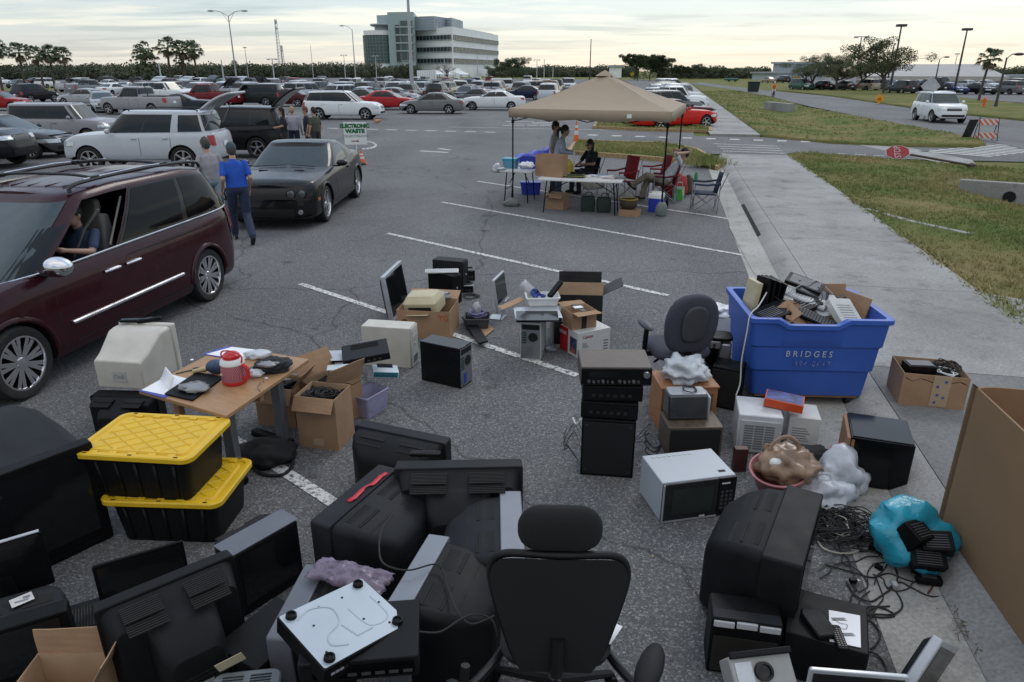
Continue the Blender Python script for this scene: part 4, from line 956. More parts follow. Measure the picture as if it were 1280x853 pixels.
 me2=bpy.data.meshes.new_from_object(o.evaluated_get(bpy.context.evaluated_depsgraph_get()));bpy.data.objects.remove(o)
 tags=['shirt','pants','shoe','skin'];me2.materials.clear()
 for t in tags: me2.materials.append(mats[t])
 idx=[]
 for p in me2.polygons:
  cc=p.center;best=1e9;bt=0
  for a,b,r_,tg in seg:
   ab=b-a;t=max(0,min(1,(cc-a).dot(ab)/max(ab.length_squared,1e-9)));d=(cc-a-ab*t).length/r_
   if d<best: best,bt=d,tags.index(tg)
  idx.append(bt)
 me2.polygons.foreach_set('material_index',idx);me2.polygons.foreach_set('use_smooth',[True]*len(idx));me2.name='person'
 P=bpy.data.objects.new('person',me2);C.objects.link(P);P.location=loc;P.rotation_euler=(0,0,rad(yaw));tag(P,label,'person',group)
 hm=MB()
 for j in range(0,1):
  R=[];top=.58 if hairstyle != 'bald' else .4
  for v in range(9):
   a=PI*top*v/8*1.05;ring=[]
   for k in range(20):
    t=2*PI*k/20;back=max(0,-math.cos(t));aa=a*(1+.32*back)-(.28*a*max(0,math.cos(t)))
    rr=1.08+.1*noise.noise(Vector((k*1.3,v*1.1,len(label))))+.03*math.sin(k*2.4+v)
    ring.append(hp+Vector((-.006,0,.02))+Vector((.093*math.sin(aa)*math.cos(t)*rr,.077*math.sin(aa)*math.sin(t)*rr,.118*math.cos(aa)*rr)))
   R.append(ring)
  hm.loft(R,True,True)
 if hairstyle=='long':
  hm.loft([[hp+Vector((-.05+.0*v,0,.06-v*.055))+Vector((.06*math.cos(t),(.088-.004*v)*math.sin(t),0)) for t in [2*PI*k/14 for k in range(14)]] for v in range(6)])
 if hairstyle=='tail':
  hm.ell(hp+Vector((-.11,0,.05)),(.045,.04,.045),10,8);hm.tube([hp+Vector((-.12,0,.05)),hp+Vector((-.17,0,0)),hp+Vector((-.17,0,-.09)),hp+Vector((-.15,0,-.15))],[.03,.038,.03,.012],8)
 if cap:
  hm.build('hair',mats['hair'],P,smooth=60)
  cm=MB();R=[]
  for v in range(7):
   a=PI*.47*v/6;R.append([hp+Vector((-.004,0,.03))+Vector((.107*math.sin(a)*math.cos(t),.09*math.sin(a)*math.sin(t),.125*math.cos(a))) for t in [2*PI*k/20 for k in range(20)]])
  cm.loft(R,True,True);cm.grid([[hp+Vector((.075+.1*f,y*(1-.3*f*abs(y)/.07),.035-.02*f)) for y in (-.075,-.04,0,.04,.075)] for f in (0,.5,1)]);cm.build('cap',cap,P,smooth=50)
 else: hm.build('hair',mats['hair'],P,smooth=60)
 for y in (1,-1):
  if glasses: continue
  e=MB();e.ell(hp+Vector((.083,y*.031,.012)),(.01,.013,.007),8,6);e.build('eye',hairm,P)
 if glasses:
  e=MB();e.loft([[hp+Vector((.09+.012*i,y,z)) for y,z in rrect(.125,.036,.012)] for i in (0,1)]);e.build('sunglasses',blackgl,P)
 lm=MB();lm.tube([hp+Vector((.083,-.02,-.055)),hp+Vector((.09,0,-.054)),hp+Vector((.083,.02,-.055))],.005,6);lm.build('mouth',mat('lips',(.3,.12,.1),.5),P)
 return P
def cm(shirt,pants,shoe=(.012,.012,.013),hair=hairm,sk=skin):
 return dict(shirt=cloth('%.2f%.2f%.2f' % shirt,shirt),pants=cloth('%.2f%.2f%.2f' % pants,pants),shoe=cloth('%.2f%.2f%.2f' % shoe,shoe),skin=sk,hair=hair)
jeans=(.02,.03,.065)
p=G(306,303)
stride=dict(anL=(.36,.1,.09),knL=(.24,.1,.5),anR=(-.38,-.1,.16),knR=(.02,-.1,.5),foR=(.75,0,-.6),che=(.05,0,1.29),neck=(.08,0,1.47),head=(.13,0,1.6),shL=(.04,.18,1.385),shR=(.06,-.18,1.385))
make_person('man in blue T-shirt, dark jeans and grey cap walking past the coupe',p,118,dict(stride,elL=(-.1,.23,1.15),wrL=(.08,.25,.94),elR=(-.05,-.23,1.14),wrR=(.12,-.21,.92)),cm((.012,.075,.42),jeans,hair=hairg),vox=.009,cap=mat('cap_cloth',(.05,.07,.085),.8))
p=G(274,288)
make_person('man in light grey polo shirt with short dark hair between van and coupe',p,140,dict(elL=(.0,.26,1.15),wrL=(.22,.2,1.08),elR=(-.03,-.27,1.15),wrR=(.2,-.22,1.05),head=(.05,0,1.61)),cm((.3,.29,.31),(.28,.36,.42),hair=hairg),vox=.01)
for px,py,lab,yw,m_,hs in [(359,201,'dark haired woman in black top beside the raised tailgate',200,cm((.012,.012,.013),(.02,.02,.03)),'long'),
  (371,199,'blonde person in pale lilac jumper beyond the black coupe',95,cm((.36,.35,.42),jeans,hair=hairb),'short'),
  (388,199,'person in dark navy vest between the blonde one and the man in olive',200,cm((.02,.022,.035),(.02,.02,.025),hair=mat('reddish_hair',(.12,.05,.03),.7)),'short'),
  (398,201,'man in olive shirt and dark waistcoat at right of the group by the coupe',150,cm((.06,.06,.04),(.03,.03,.03)),'short')]:
 make_person(lab,G(px,py),yw,dict(elL=(.04,.25,1.16),wrL=(.22,.2,1.12)) if 'olive' not in lab else {},m_,vox=.014,hairstyle=hs,sleeve='long' if 'lilac' in lab else 'short',group=None)
dp=van.location+Matrix.Rotation(rad(van_yaw),3,'Z') @ Vector((.10,.44,.13))
sit=dict(pel=(0,0,.62),che=(-.06,0,.97),neck=(-.07,0,1.15),head=(-.01,.02,1.3),shL=(-.06,.2,1.1),shR=(-.06,-.2,1.1),elL=(.12,.27,.93),elR=(.1,-.27,.9),wrL=(.36,.2,1.0),wrR=(.36,-.14,.98),hiL=(0,.1,.6),hiR=(0,-.1,.6),knL=(.42,.12,.66),knR=(.42,-.12,.66),anL=(.62,.12,.56),anR=(.62,-.12,.56),foL=(1,0,.2),foR=(1,0,.2))
make_person('driver in dark blue shirt seated inside the maroon minivan',dp,van_yaw,sit,cm((.03,.05,.10),(.05,.05,.06)),vox=.012)
leafd=layered('dark_leaves',lambda n,l,b: (l.new(ramp(n,l,nz(n,l,n.new('ShaderNodeTexCoord').outputs['Object'],.6,5,.7),[(.3,(.022,.04,.015)),(.5,(.04,.065,.022)),(.7,(.075,.095,.035))]),b.inputs['Base Color']),setattr(b.inputs['Roughness'],'default_value',.8)))
palml=layered('palm_leaves',lambda n,l,b: (l.new(ramp(n,l,nz(n,l,n.new('ShaderNodeTexCoord').outputs['Object'],1.2,4,.7),[(.3,(.025,.045,.015)),(.6,(.06,.085,.03)),(.75,(.11,.1,.045))]),b.inputs['Base Color']),setattr(b.inputs['Roughness'],'default_value',.7)))
leafo=layered('olive_leaves',lambda n,l,b: (l.new(ramp(n,l,nz(n,l,n.new('ShaderNodeTexCoord').outputs['Object'],.8,5,.7),[(.3,(.04,.055,.022)),(.5,(.075,.095,.036)),(.7,(.12,.13,.055))]),b.inputs['Base Color']),setattr(b.inputs['Roughness'],'default_value',.8)))
bark=mat('bark',(.09,.07,.055),.9,var=.3,scale=5,bump=.5,bscale=20)
def leaf_quads(vs,fs,c,r,k,sz,rn):
 for i in range(k):
  while True:
   d=Vector((rn.uniform(-1,1),rn.uniform(-1,1),rn.uniform(-1,1)))
   if .3<d.length<1: break
  p=Vector(c)+Vector((d.x*r[0],d.y*r[1],d.z*r[2]));a=Vector((rn.gauss(0,1),rn.gauss(0,1),rn.gauss(0,1))).normalized();b=a.orthogonal().normalized();s_=sz*rn.uniform(.5,1.3)
  o=len(vs);vs+=[p-a*s_,p+b*s_*.5,p+a*s_,p-b*s_*.5];fs.append((o,o+1,o+2,o+3))
rn=random.Random(5)
tlm=layered('hazed_woods',lambda n,l,b: (l.new(ramp(n,l,nz(n,l,n.new('ShaderNodeTexCoord').outputs['Object'],.12,6,.75),[(.3,(.04,.055,.032)),(.5,(.075,.088,.05)),(.7,(.12,.125,.075))]),b.inputs['Base Color']),setattr(b.inputs['Roughness'],'default_value',.9)))  # dark leaf tones lightened, slight distance haze painted into the colour
def treeline(segs):
 vs,fs=[],[]
 for (xa,xb,Y,ya,yb,dens) in segs:
  x=xa
  while x<xb:
   top=W(x,ya+(yb-ya)*(x-xa)/(xb-xa)+rn.uniform(-2.6,2.2)+3.4*noise.noise(Vector((x*.04,Y,0))),Y+rn.uniform(-12,12));h=max(2.5,top.z);rr=h*rn.uniform(.35,.55)
   leaf_quads(vs,fs,(top.x,top.y,h-rr),(rr*1.3,rr,rr),int(150*dens),.26+Y*.0007,rn);leaf_quads(vs,fs,(top.x,top.y,h*.35),(rr*1.4,rr,h*.42),int(120*dens),.3+Y*.0009,rn)
   x+=rn.uniform(1.6,4.2)
 mb=MB();mb.add(vs,fs);return mb.build('treeline',tlm,smooth=0)
tag(treeline([(-60,470,330,81,79.5,1),(615,790,360,83,82,1),(480,520,300,83,82,1),(840,960,300,84,85,1),(-60,180,260,83,84,.8),(1240,1420,420,84,84,.8)]),'dark far-off woods closing the horizon behind the parking lot','woods',kind='stuff')
mb=MB()
for (xa,xb,Y,yt) in [(-80,475,345,86.0),(610,800,380,86.3),(835,965,320,86.8)]:
 P=[];x=xa
 while x <= xb: t=W(x,yt+rn.uniform(-1.2,.6),Y);P.append([Vector((t.x,t.y,-1)),Vector((t.x,t.y,t.z)),Vector((t.x,t.y+14,t.z+rn.uniform(0,.6))),Vector((t.x,t.y+28,-1))]);x+=3
 mb.grid(P)
tag(mb.build('undergrowth',tlm,smooth=0),'dark undergrowth mass below the far-off woods','woods',kind='stuff')
sheet('scrub_strip',[(-200,118),(140,112),(205,109),(205,107),(140,108),(-200,112)],.02,grassm)
def palm_mesh(seed,h=7.5,dense=False):
 r=random.Random(seed);t=MB();bend=r.uniform(-.4,.4)
 pts=[(bend*(i/8)**2,0,h*.8*i/8) for i in range(9)];t.tube(pts,[.2-.05*i/8 for i in range(9)],10)
 cr=MB();top=Vector((bend,0,h*.8));R=h*.25 if not dense else h*.26
 def fan(base_,d,L_,mi):
  cr.mat(mi);side=d.cross(Vector((0,0,1)));side=side.normalized() if side.length>.01 else Vector((1,0,0));tip=base_+d*L_*.55
  for k in range(-5,6):
   a=k*.2;dd=(d*math.cos(a)+side*math.sin(a)).normalized();e=tip+dd*L_*.55*(1-.05*abs(k));e.z-=L_*.22*(1+abs(k)*.08);m_=tip+dd*L_*.28;w_=Vector((0,0,1)).cross(dd)*.05*L_
   cr.add([tip-w_*.3,m_-w_+Vector((0,0,.03)),e,m_+w_+Vector((0,0,.03))],[(0,1,2,3)])
  cr.add([base_,tip+side*.02,tip-side*.02],[(0,1,2)])
 for i in range(38):
  el=r.uniform(-.5,1.35);az=r.uniform(0,2*PI);d=Vector((math.cos(az)*math.cos(el),math.sin(az)*math.cos(el),math.sin(el)))
  fan(top,d,R*r.uniform(.8,1.15),0)
 for i in range(14):
  el=r.uniform(-1.3,-.6);az=r.uniform(0,2*PI);d=Vector((math.cos(az)*math.cos(el),math.sin(az)*math.cos(el),math.sin(el)));fan(top,d,R*.8,1)
 if dense:
  for q in range(5):
   for i in range(18):
    el=r.uniform(-.6,.9);az=r.uniform(0,2*PI);d=Vector((math.cos(az)*math.cos(el),math.sin(az)*math.cos(el),math.sin(el)));fan(Vector((r.uniform(-.7,.7),r.uniform(-.7,.7),h*(.15+.14*q))),d,R*.9,0)
 return t.mesh('trunk',bark),cr.mesh('crown',[palml,mat('dead_frond',(.16,.12,.07),.9)],smooth=0)
PM=[palm_mesh(i) for i in (1,2,3)];PD=palm_mesh(9,dense=True)
def palm(px,base_y,top_y,label,var,dense=False,group='palms left of the parking lot'):
 b_=G(px,base_y);h=W(px,top_y,b_.y).z;me=PD if dense else PM[var]
 t=thing('palm_tree',label,'palm tree',b_,rn.uniform(0,360),group);t.scale=((h/7.5/ (1.0)),)*3
 for nm,m in (('trunk',me[0]),('crown',me[1])):
  o=bpy.data.objects.new(nm,m);C.objects.link(o);o.parent=t
for i,(px,by,ty,lb,d) in enumerate([(4,116,46,'tallest palm at the very left edge of the photo',0),(33,115,53,'palm second from the left edge, round crown',0),(56,114,58,'shorter palm third from the left edge',0),(70,115,56,'palm fourth from the left, crowns touching its shorter neighbour',0),(89,115,58,'palm fifth from the left, nearest the pale silver sedan',0),
  (187,110,52,'shaggy palm clothed in fronds down to the ground',1),(215,110,46,'tall slim palm just right of the shaggy one',0),(233,110,50,'palm in the middle of the trio right of the shaggy one',0),(249,110,51,'leaning palm at the right end of the trio before the double armed lamp',0),(231,110,66,'short palm under the trio of tall palms',0)]):
 palm(px,by,ty,lb,i % 3,bool(d))
palm(1223,127,60,'single palm with round crown standing before the hangar',1,group=None)
palm(296,105,76,'small round headed palm right behind the double armed lamp post',2,group=None)
def tree(px,base_y,top_y,spread,label,seed,lm=leafd,dens=1.,bare=0.,trunk=.16,name='tree',group=None,leaf=.17):
 r=random.Random(seed);b_=G(px,base_y);h=W(px,top_y,b_.y).z;t=thing(name,label,'tree',b_,r.uniform(0,360),group)
 tm=MB();tips=[]
 def grow(p,d,L_,rad_,lev):
  pts=[p];q=p
  for i in range(4): d=(d+Vector((r.gauss(0,.13),r.gauss(0,.13),r.gauss(0,.06)))).normalized();q=q+d*L_/4;pts.append(q)
  tm.tube(pts,[rad_*(1-.12*i) for i in range(5)],6 if lev else 9,cap=False)
  if lev >= 3: tips.append(q);return
  if lev==2: tips.append(pts[3])
  for k in range(r.choice((3,3,4)) if lev else 5):
   az=r.uniform(0,2*PI);el=r.uniform(.15,1.0) if lev else r.uniform(.4,1.1);nd=Vector((math.cos(az)*math.cos(el),math.sin(az)*math.cos(el),math.sin(el)))
   grow(pts[r.choice((2,3,4))],(d*.35+nd).normalized(),L_*r.uniform(.6,.8),rad_*.55,lev+1)
 grow(Vector((0,0,0)),Vector((0,0,1)),h*.33,trunk*h/8,0)
 mx=max(q.z for q in tips);mr=max(Vector((q.x,q.y)).length for q in tips);S_=(spread/mr,spread/mr,h*.93/mx)
 tm.v=[Vector((v.x*(1+(S_[0]-1)*min(1,v.z/h*2)),v.y*(1+(S_[1]-1)*min(1,v.z/h*2)),v.z*S_[2])) for v in tm.v]
 tm.build('trunk',bark,t)
 vs,fs=[],[]
 for q in tips:
  if r.random()<bare: continue
  c_=(q.x*(1+(S_[0]-1)*min(1,q.z/h*2)),q.y*(1+(S_[1]-1)*min(1,q.z/h*2)),q.z*S_[2]);k=h*.09
  leaf_quads(vs,fs,c_,(k*1.3,k*1.3,k*.9),int(95*dens),leaf*h/12,r)
 if dens >= 3:
  for i in range(44):
   a,f=r.uniform(0,2*PI),r.uniform(.12,1.);rr_=spread*.75*math.sin(PI*min(1,.28+f*.68))**.6*r.uniform(.2,1)
   leaf_quads(vs,fs,(rr_*math.cos(a),rr_*math.sin(a),h*f*.93),(h*.15,h*.15,h*.1),75,leaf*h/10,r)
 cm_=MB();cm_.add(vs,fs);cm_.build('crown',lm,t,smooth=0)
tree(1012,113,66,6,'leftmost of the spreading trees over the right hand lot',21,leafo,2.6,.05)
tree(1045,114,68,6,'low spreading tree second from left before the hangar',22,leafo,2.6,.05)
tree(1068,114,69,5.6,'low spreading tree tucked behind the tall sparse one',23,leafo,2.6,.05)
tree(1104,118,44,6.4,'tall sparse tree with bare twigs beside the dark poles',24,leafo,1.8,.25)
tree(640,104,71,7,'dark round tree right of the office block',31,leafd,3,0)
tree(560,104,79,4,'small reddish bare tree in front of the office block',32,mat('rusty_leaves',(.09,.06,.05),.9),.5,.3)
tree(500,103,80,6,'dark green bushy tree by the foot of the glass tower',33,leafd,1.3,0,trunk=.1)
for i,(px,ty,lb) in enumerate([(797,67,'left half of the tall dark tree clump beyond the canopy'),(812,68,'middle tree of the tall dark clump beyond the canopy'),(826,69,'right tree of the tall dark clump beyond the canopy')]):
 tree(px,101,ty,5.5,lb,40+i,leafd,4.,0,leaf=.2,group='tall clump beyond the canopy')
for i,(px,ty) in enumerate([(850,81),(872,80),(893,82)]):
 tree(px,99,ty,9,['round dark tree right after the tall clump','round dark tree in the middle beside the far walk end','round dark tree nearest the grey far building'][i],50+i,leafd,3.5,0,leaf=.2)
whitew=mat('white_wall',(.86,.87,.86),.7,var=.05,scale=.2);greyw=mat('grey_wall',(.33,.36,.38),.7,var=.06,scale=.2)
bglass=mat('curtain_glass',(.03,.045,.05),.15,var=.3,scale=.3);gglass=mat('green_glass',(.06,.10,.10),.2,var=.2,scale=.4);tealw=mat('pale_teal_panel',(.33,.42,.42),.5,var=.05)
def face_pts(A,B,z0,z1): return [Vector((A.x,A.y,z0)),Vector((B.x,B.y,z0)),Vector((B.x,B.y,z1)),Vector((A.x,A.y,z1))]
D=360.
def P2(px,Y=D): w_=W(px,88,Y);return Vector((w_.x,w_.y,0))
def zat(py,Y=D): return W(640,py,Y).z
office=thing('office_building','white office block with ribbon windows and rounded glass tower behind the lot','office building',P2(545),0)
o0=Vector(office.location)
def blk(corners,z0,z1,nm,m,par=office,org=o0,**k):
 mb=MB();mb.prism([((p-org).x,(p-org).y) for p in corners],z0,z1);return mb.build(nm,m,par,smooth=0,**k)
A,B_,C_=P2(513,372),P2(567,352),P2(623,430)
Dk=A+(C_-B_);zt_=zat(34,352)
wing=blk([A,B_,C_,Dk],0,zt_,'wing',whitew)
def ribbon(p,q,zc_,hh,t0,t1,par,nm='ribbon_window',m=bglass,out=.4):
 d=(q-p).normalized();n_=Vector((d.y,-d.x,0));L_=(q-p).length;a,b=p+d*L_*t0+n_*out,p+d*L_*t1+n_*out;mb=MB()
 mb.prism([((v-o0).x,(v-o0).y) for v in (a,b,b-n_*(out+.3),a-n_*(out+.3))],zc_-hh,zc_+hh);mb.build(nm,m,par,smooth=0)
 mb=MB();k=max(1,int(L_*(t1-t0)/2.2))
 for i in range(k+1):
  c_=a+d*L_*(t1-t0)*i/k-o0;mb.cb((c_.x+n_.x*.08,c_.y+n_.y*.08,zc_),(.14,.14,hh*2))
 for dz in (-hh,hh): mb.prism([((v-o0).x,(v-o0).y) for v in (a+n_*.15,b+n_*.15,b-n_*.1,a-n_*.1)],zc_+dz-.12,zc_+dz+.12)
 mb.build('mullions',greyw,par,smooth=0)
for py in (46.5,61.5,76):
 zc_=zat(py,352);ribbon(A,B_,zc_,1.0,.03,.97,wing);ribbon(B_,C_,zc_,.95,.01,.985,wing,m=mat('far_glass',(.16,.17,.15),.25,var=.25,scale=.3))
blk([A+Vector((2,2,0)),B_+Vector((-1,4,0)),C_+Vector((-3,-2,0)),Dk],zt_+.003,zt_+.6,'parapet',greyw,wing)
core=blk([P2(488,356),P2(520,354),P2(524,380),P2(490,382)],0,zat(15,354),'core_tower',tealw)
ribbon(P2(497,355.6),P2(502.5,355.2),(zat(31,355)+zat(78,355))/2,(zat(31,355)-zat(78,355))/2,0,1,core)
ribbon(P2(503.5,355.1),P2(518,354.2),(zat(26,355)+zat(76,355))/2,(zat(26,355)-zat(76,355))/2,0,1,core,m=gglass)
for z in (34,44,54,64):
 mb=MB();a,b=P2(496,354.6)-o0,P2(519,353.2)-o0;mb.prism([(a.x,a.y),(b.x,b.y),(b.x,b.y+.6),(a.x,a.y+.6)],zat(z,355)-.3,zat(z,355)+.3);mb.build('floor_band',tealw,core,smooth=0)
rt=[]
cc=P2(480,366);rr=8.6
arc=[Vector((cc.x+rr*math.cos(a),cc.y+rr*math.sin(a),0)) for a in [rad(150)+rad(180)*i/20 for i in range(21)]]+[P2(492,360),P2(492,376)]
tw=blk(arc,0,zat(38,358),'rounded_tower',whitew)
mb=MB();z0,z1=zat(79,358),zat(44,358)
mb.grid([[Vector((cc.x+(rr+.2)*math.cos(a)-o0.x,cc.y+(rr+.2)*math.sin(a)-o0.y,z)) for z in (z0,z1)] for a in [rad(188)+rad(125)*i/20 for i in range(21)]]);mb.build('curtain_wall',gglass,tw,smooth=60)
mb=MB()
for i in range(13):
 a=rad(188)+rad(125)*i/12;mb.tube([(cc.x+(rr+.35)*math.cos(a)-o0.x,cc.y+(rr+.35)*math.sin(a)-o0.y,z) for z in (z0,z1)],.12,4)
for j in range(9): z=z0+(z1-z0)*j/8;mb.tube([(cc.x+(rr+.35)*math.cos(a)-o0.x,cc.y+(rr+.35)*math.sin(a)-o0.y,z) for a in [rad(188)+rad(125)*i/12 for i in range(13)]],.1,4)
mb.build('mullions',mat('teal_mullion',(.2,.27,.27),.5),tw,smooth=0)
mb=MB();q=P2(482,362)-o0;mb.at((q.x,q.y,zat(36,360)));mb.lathe([(.01,0),(5.5,1.0),(6.2,1.6),(5.8,2.0),(.01,2.2)],24);mb.build('roof_canopy',greyw,tw)
mb=MB();mb.at((q.x,q.y,zat(38,360)));mb.lathe([(4,0),(4,1.6)],20);mb.build('canopy_drum',greyw,tw)
pb=blk([P2(521,362),P2(545,358),P2(577,385),P2(560,410),P2(522,395)],zt_-1,zat(21,362),'penthouse',mat('blue_grey_panel',(.3,.34,.39),.6,var=.06,scale=.2))
blk([P2(556,372),P2(566,366),P2(580,392),P2(566,396)],zt_-1,zat(23,370),'plant_room',greyw,pb)
blk([P2(475,372),P2(490,368),P2(491,390),P2(476,392)],0,zat(19,370),'rear_core',tealw)
for px,z in ((547,24),(551,26)):
 mb=MB();q=P2(px,352)-o0;mb.tube([(q.x,q.y,zt_),(q.x,q.y,zat(z,352))],.25,6);mb.cb((q.x,q.y,zat(z+2,352)),(2.2,.3,.3));mb.build('roof_mast',greyw,office)
def simple_building(name,label,cat,pxs,Y,ytop,ybase_z=0,m=whitew,depth=30,roof=None,slopes=None):
 a,b=P2(pxs[0],Y[0]),P2(pxs[1],Y[1]);d=(b-a).normalized();n_=Vector((-d.y,d.x,0));t=thing(name,label,cat,(a+b)/2,0);org=Vector(t.location)
 z=W(pxs[0],ytop,Y[0]).z;L_=[(p-org) for p in (a,b,b+n_*depth,a+n_*depth)]
 mb=MB();mb.prism([(p.x,p.y) for p in L_],-.5,z);mb.build('walls',m,t,smooth=0)
 if roof:
  mb=MB();mb.prism([(p.x,p.y) for p in [(q) for q in (a-d*.6-n_*.8-org,b+d*.6-n_*.8-org,b+d*.6+n_*(depth+.5)-org,a-d*.6+n_*(depth+.5)-org)]],z+.01,z+roof);mb.build('roof',greyw,t,smooth=0)
 return t,a,b,n_,z,org
t,a,b,n_,z,org=simple_building('hangar','long white hangar with grey shed roof behind the right hand lot','hangar',(1068,1264),(190,172),96,depth=60)
d=(b-a).normalized();L_=(b-a).length;zr=W(1122,80.5,205).z
mb=MB();e0,e1=a-org,b-org
mb.add([Vector((p.x,p.y,zz0)) for p,zz0 in ((e0-n_*1.,z+.02),(e1-n_*1.,z+.02),(e1-d*7+n_*25,zr),(e0+d*4+n_*25,zr),(e1-d*3+n_*60,z+.02),(e0+n_*60,z+.02))],[(0,1,2,3),(3,2,4,5),(1,4,2),(0,3,5)])
mb.build('roof',mat('metal_roof',(.13,.135,.14),.5,var=.12,scale=.3),t,smooth=0)
mb=MB();mb.prism([(p.x,p.y) for p in (e0-n_*1.3,e1-n_*1.3,e1-n_*.9,e0-n_*.9)],z-.9,z+.15);mb.build('fascia',mat('tan_fascia',(.4,.37,.33),.6),t,smooth=0)
mb=MB()
for f in (.36,.5,.62,.74,.88):
 q=e0+d*L_*f-n_*.25;mb.prism([(p.x,p.y) for p in (q,q+d*5,q+d*5+n_*.2,q+n_*.2)],0,z*.62)
for k_ in (0,): mb.build('bay_door',mat('door_panel_white',(.5,.52,.52),.6),t,smooth=0)
mb=MB()
for f in range(16): q=e0+d*L_*f/15-n_*.4;mb.tube([(q.x,q.y,0),(q.x,q.y,z)],.12,6)
mb.build('downpipes',greyw,t,smooth=0)
simple_building('low_building','low white building at the far right beyond the hangar end','building',(1262,1330),(190,180),96,roof=.5)
simple_building('low_building','grey block building left of the spreading trees','building',(966,1000),(270,262),80,m=greyw,depth=18,roof=.6)
simple_building('low_building','low pale warehouse behind the green container','building',(941,972),(255,250),92,m=mat('pale_blue_wall',(.42,.46,.48),.7),depth=20,roof=.5)
simple_building('low_building','long dark low building far behind the canopy peak','building',(694,735),(400,400),89,m=greyw,depth=20,roof=1)
simple_building('low_building','small white and blue building beside the canopy roof','building',(766,777),(330,330),84,m=whitew,depth=12,roof=.8)
simple_building('low_building','brown house gable beyond the palms at far left','building',(10,28),(260,260),90,m=cardd,depth=12,roof=.8)
for (pa,pb_,Y,yt,lb,m_) in [(909,925,210,98,'green shipping container far down the right road',mat('container_green',(.02,.1,.08),.5)),(521,544,190,88.5,'tall white box trailer among the cars below the office block',whitew)]:
 a,b=P2(pa,Y),P2(pb_,Y);t=thing('container' if 'green' in lb else 'box_trailer',lb,'container' if 'green' in lb else 'trailer',(a+b)/2,0);w2=(b-a).length/2;z=W(pa,yt,Y).z
 mb=MB();mb.box(-w2,w2,0,2.5,.3 if 'green' in lb else .8,z);mb.build('box_body',m_,t,smooth=0,bevel=.08)
 mb=MB()
 for x in (-w2*.5,w2*.5): mb.cyl((x,.1,.4),(x,.4,.4),.4,n=12)
 mb.build('wheels',rubber,t)
 mb=MB()
 for i in range(8): x=-w2+2*w2*(i+.5)/8;mb.box(x-.04,x+.04,-.04,0,.9,z-.1)
 mb.build('panel_ribs',greyw,t,smooth=0)
for px,w2 in ((551,3.5),(562,3.0),(572,3.0)):
 q=P2(px,200);t=thing('event_tent',{551: 'white peaked tent next to the box trailer',562: 'middle one of the white tents below the office block',572: 'rightmost of the white tents below the office block'}[px],'tent',q,0);z=W(px,88,200).z
 mb=MB();mb.loft([[(-w2,-w2,2),(w2,-w2,2),(w2,w2,2),(-w2,w2,2)],[(-w2*.4,-w2*.4,z-.3),(w2*.4,-w2*.4,z-.3),(w2*.4,w2*.4,z-.3),(-w2*.4,w2*.4,z-.3)],[(-.1,-.1,z+.5),(.1,-.1,z+.5),(.1,.1,z+.5),(-.1,.1,z+.5)]]);mb.build('canopy',whitep,t,smooth=0)
 for sx in (-1,1):
  for sy in (-1,1): mb=MB();mb.cyl((sx*w2,sy*w2,0),(sx*w2,sy*w2,2),.08,n=6);mb.build('leg',steel,t)
darkp=mat('dark_pole',(.05,.045,.045),.6,var=.15);palep=mat('pale_pole',(.45,.46,.47),.6,var=.1)
def pole(px,by,ty,label,kind='single',m=galv,r=.1,name='street_lamp',cat='street lamp',dirx=-1,group=None):
 b_=G(px,by);h=W(px,ty,b_.y).z;t=thing(name,label,cat,b_,0,group)
 mb=MB();mb.tube([(0,0,0),(0,0,h*.5),(0,0,h)],[r*1.25,r,r*.7],10);mb.build('post',m,t)
 mb=MB();mb.lathe([(r*2.6,0),(r*2.6,.1),(r*1.6,.14),(r*1.4,.35)],12);mb.build('foot',m,t)
 if kind in ('single','double'):
  for s_ in ((dirx,) if kind=='single' else (-1,1)):
   L_=h*.17 if kind=='single' else h*.22;p=Vector((s_*L_,0,h+h*.07));mb=MB();mb.tube(smooth_path([(0,0,h-.1),(s_*L_*.5,0,h+h*.055),p],5),r*.45,6);a_=mb.build('arm',m,t)
   if kind=='double': mb=MB();mb.tube([(0,0,h-h*.09),(s_*L_*.4,0,h+h*.04)],r*.3,6);mb.build('brace',m,a_)
   mb=MB();mb.ell((p.x+s_*r*3,0,p.z-.03),(r*5,r*2.2,r*1.3),12,8);mb.build('lamp_head',m,t)
 elif kind=='head':
  mb=MB();mb.cb((0,0,h+.1),(r*9,r*6,r*2.4));mb.build('lamp_head',m,t,bevel=.04)
 elif kind=='two':
  mb=MB();mb.cb((0,0,h),(r*14,r,r));mb.build('crossarm',m,t)
  for s_ in (-1,1): mb=MB();mb.cb((s_*r*6.5,0,h-.1),(r*4,r*4,r*2));mb.build('lamp_head',m,t,bevel=.03)
 return t
pole(297,109,20,'tall grey lamp post with two arms above the left lot','double',r=.13)
pole(445,103,37,'grey lamp post with one arm reaching left, left of the office block','single',r=.13)
t=pole(516,127,-14,'thick grey light pole rising out of the photo behind the grey sedan','none',r=.17)
mb=MB();mb.lathe([(.38,0),(.38,.8),(.3,.85),(.001,.86)],20);mb.build('concrete_base',concm,t)
pole(311,100,60,'small lamp post right of the double armed one','head',r=.12)
pole(343,100,74,'white pole beneath the lattice mast','two',palep,r=.2);pole(280,101,75,'short white pole left of the double armed lamp','none',palep,r=.2,name='pole',cat='pole')
pole(202,101,79,'stubby white pole between the two palm groups','none',palep,r=.22,name='pole',cat='pole')
pole(392,99,57,'thin antenna pole above the far cars','none',palep,r=.11,name='antenna',cat='antenna')
pole(737,100,49,'thin tall mast rising over the canopy roof','none',darkp,r=.17,name='antenna',cat='antenna')
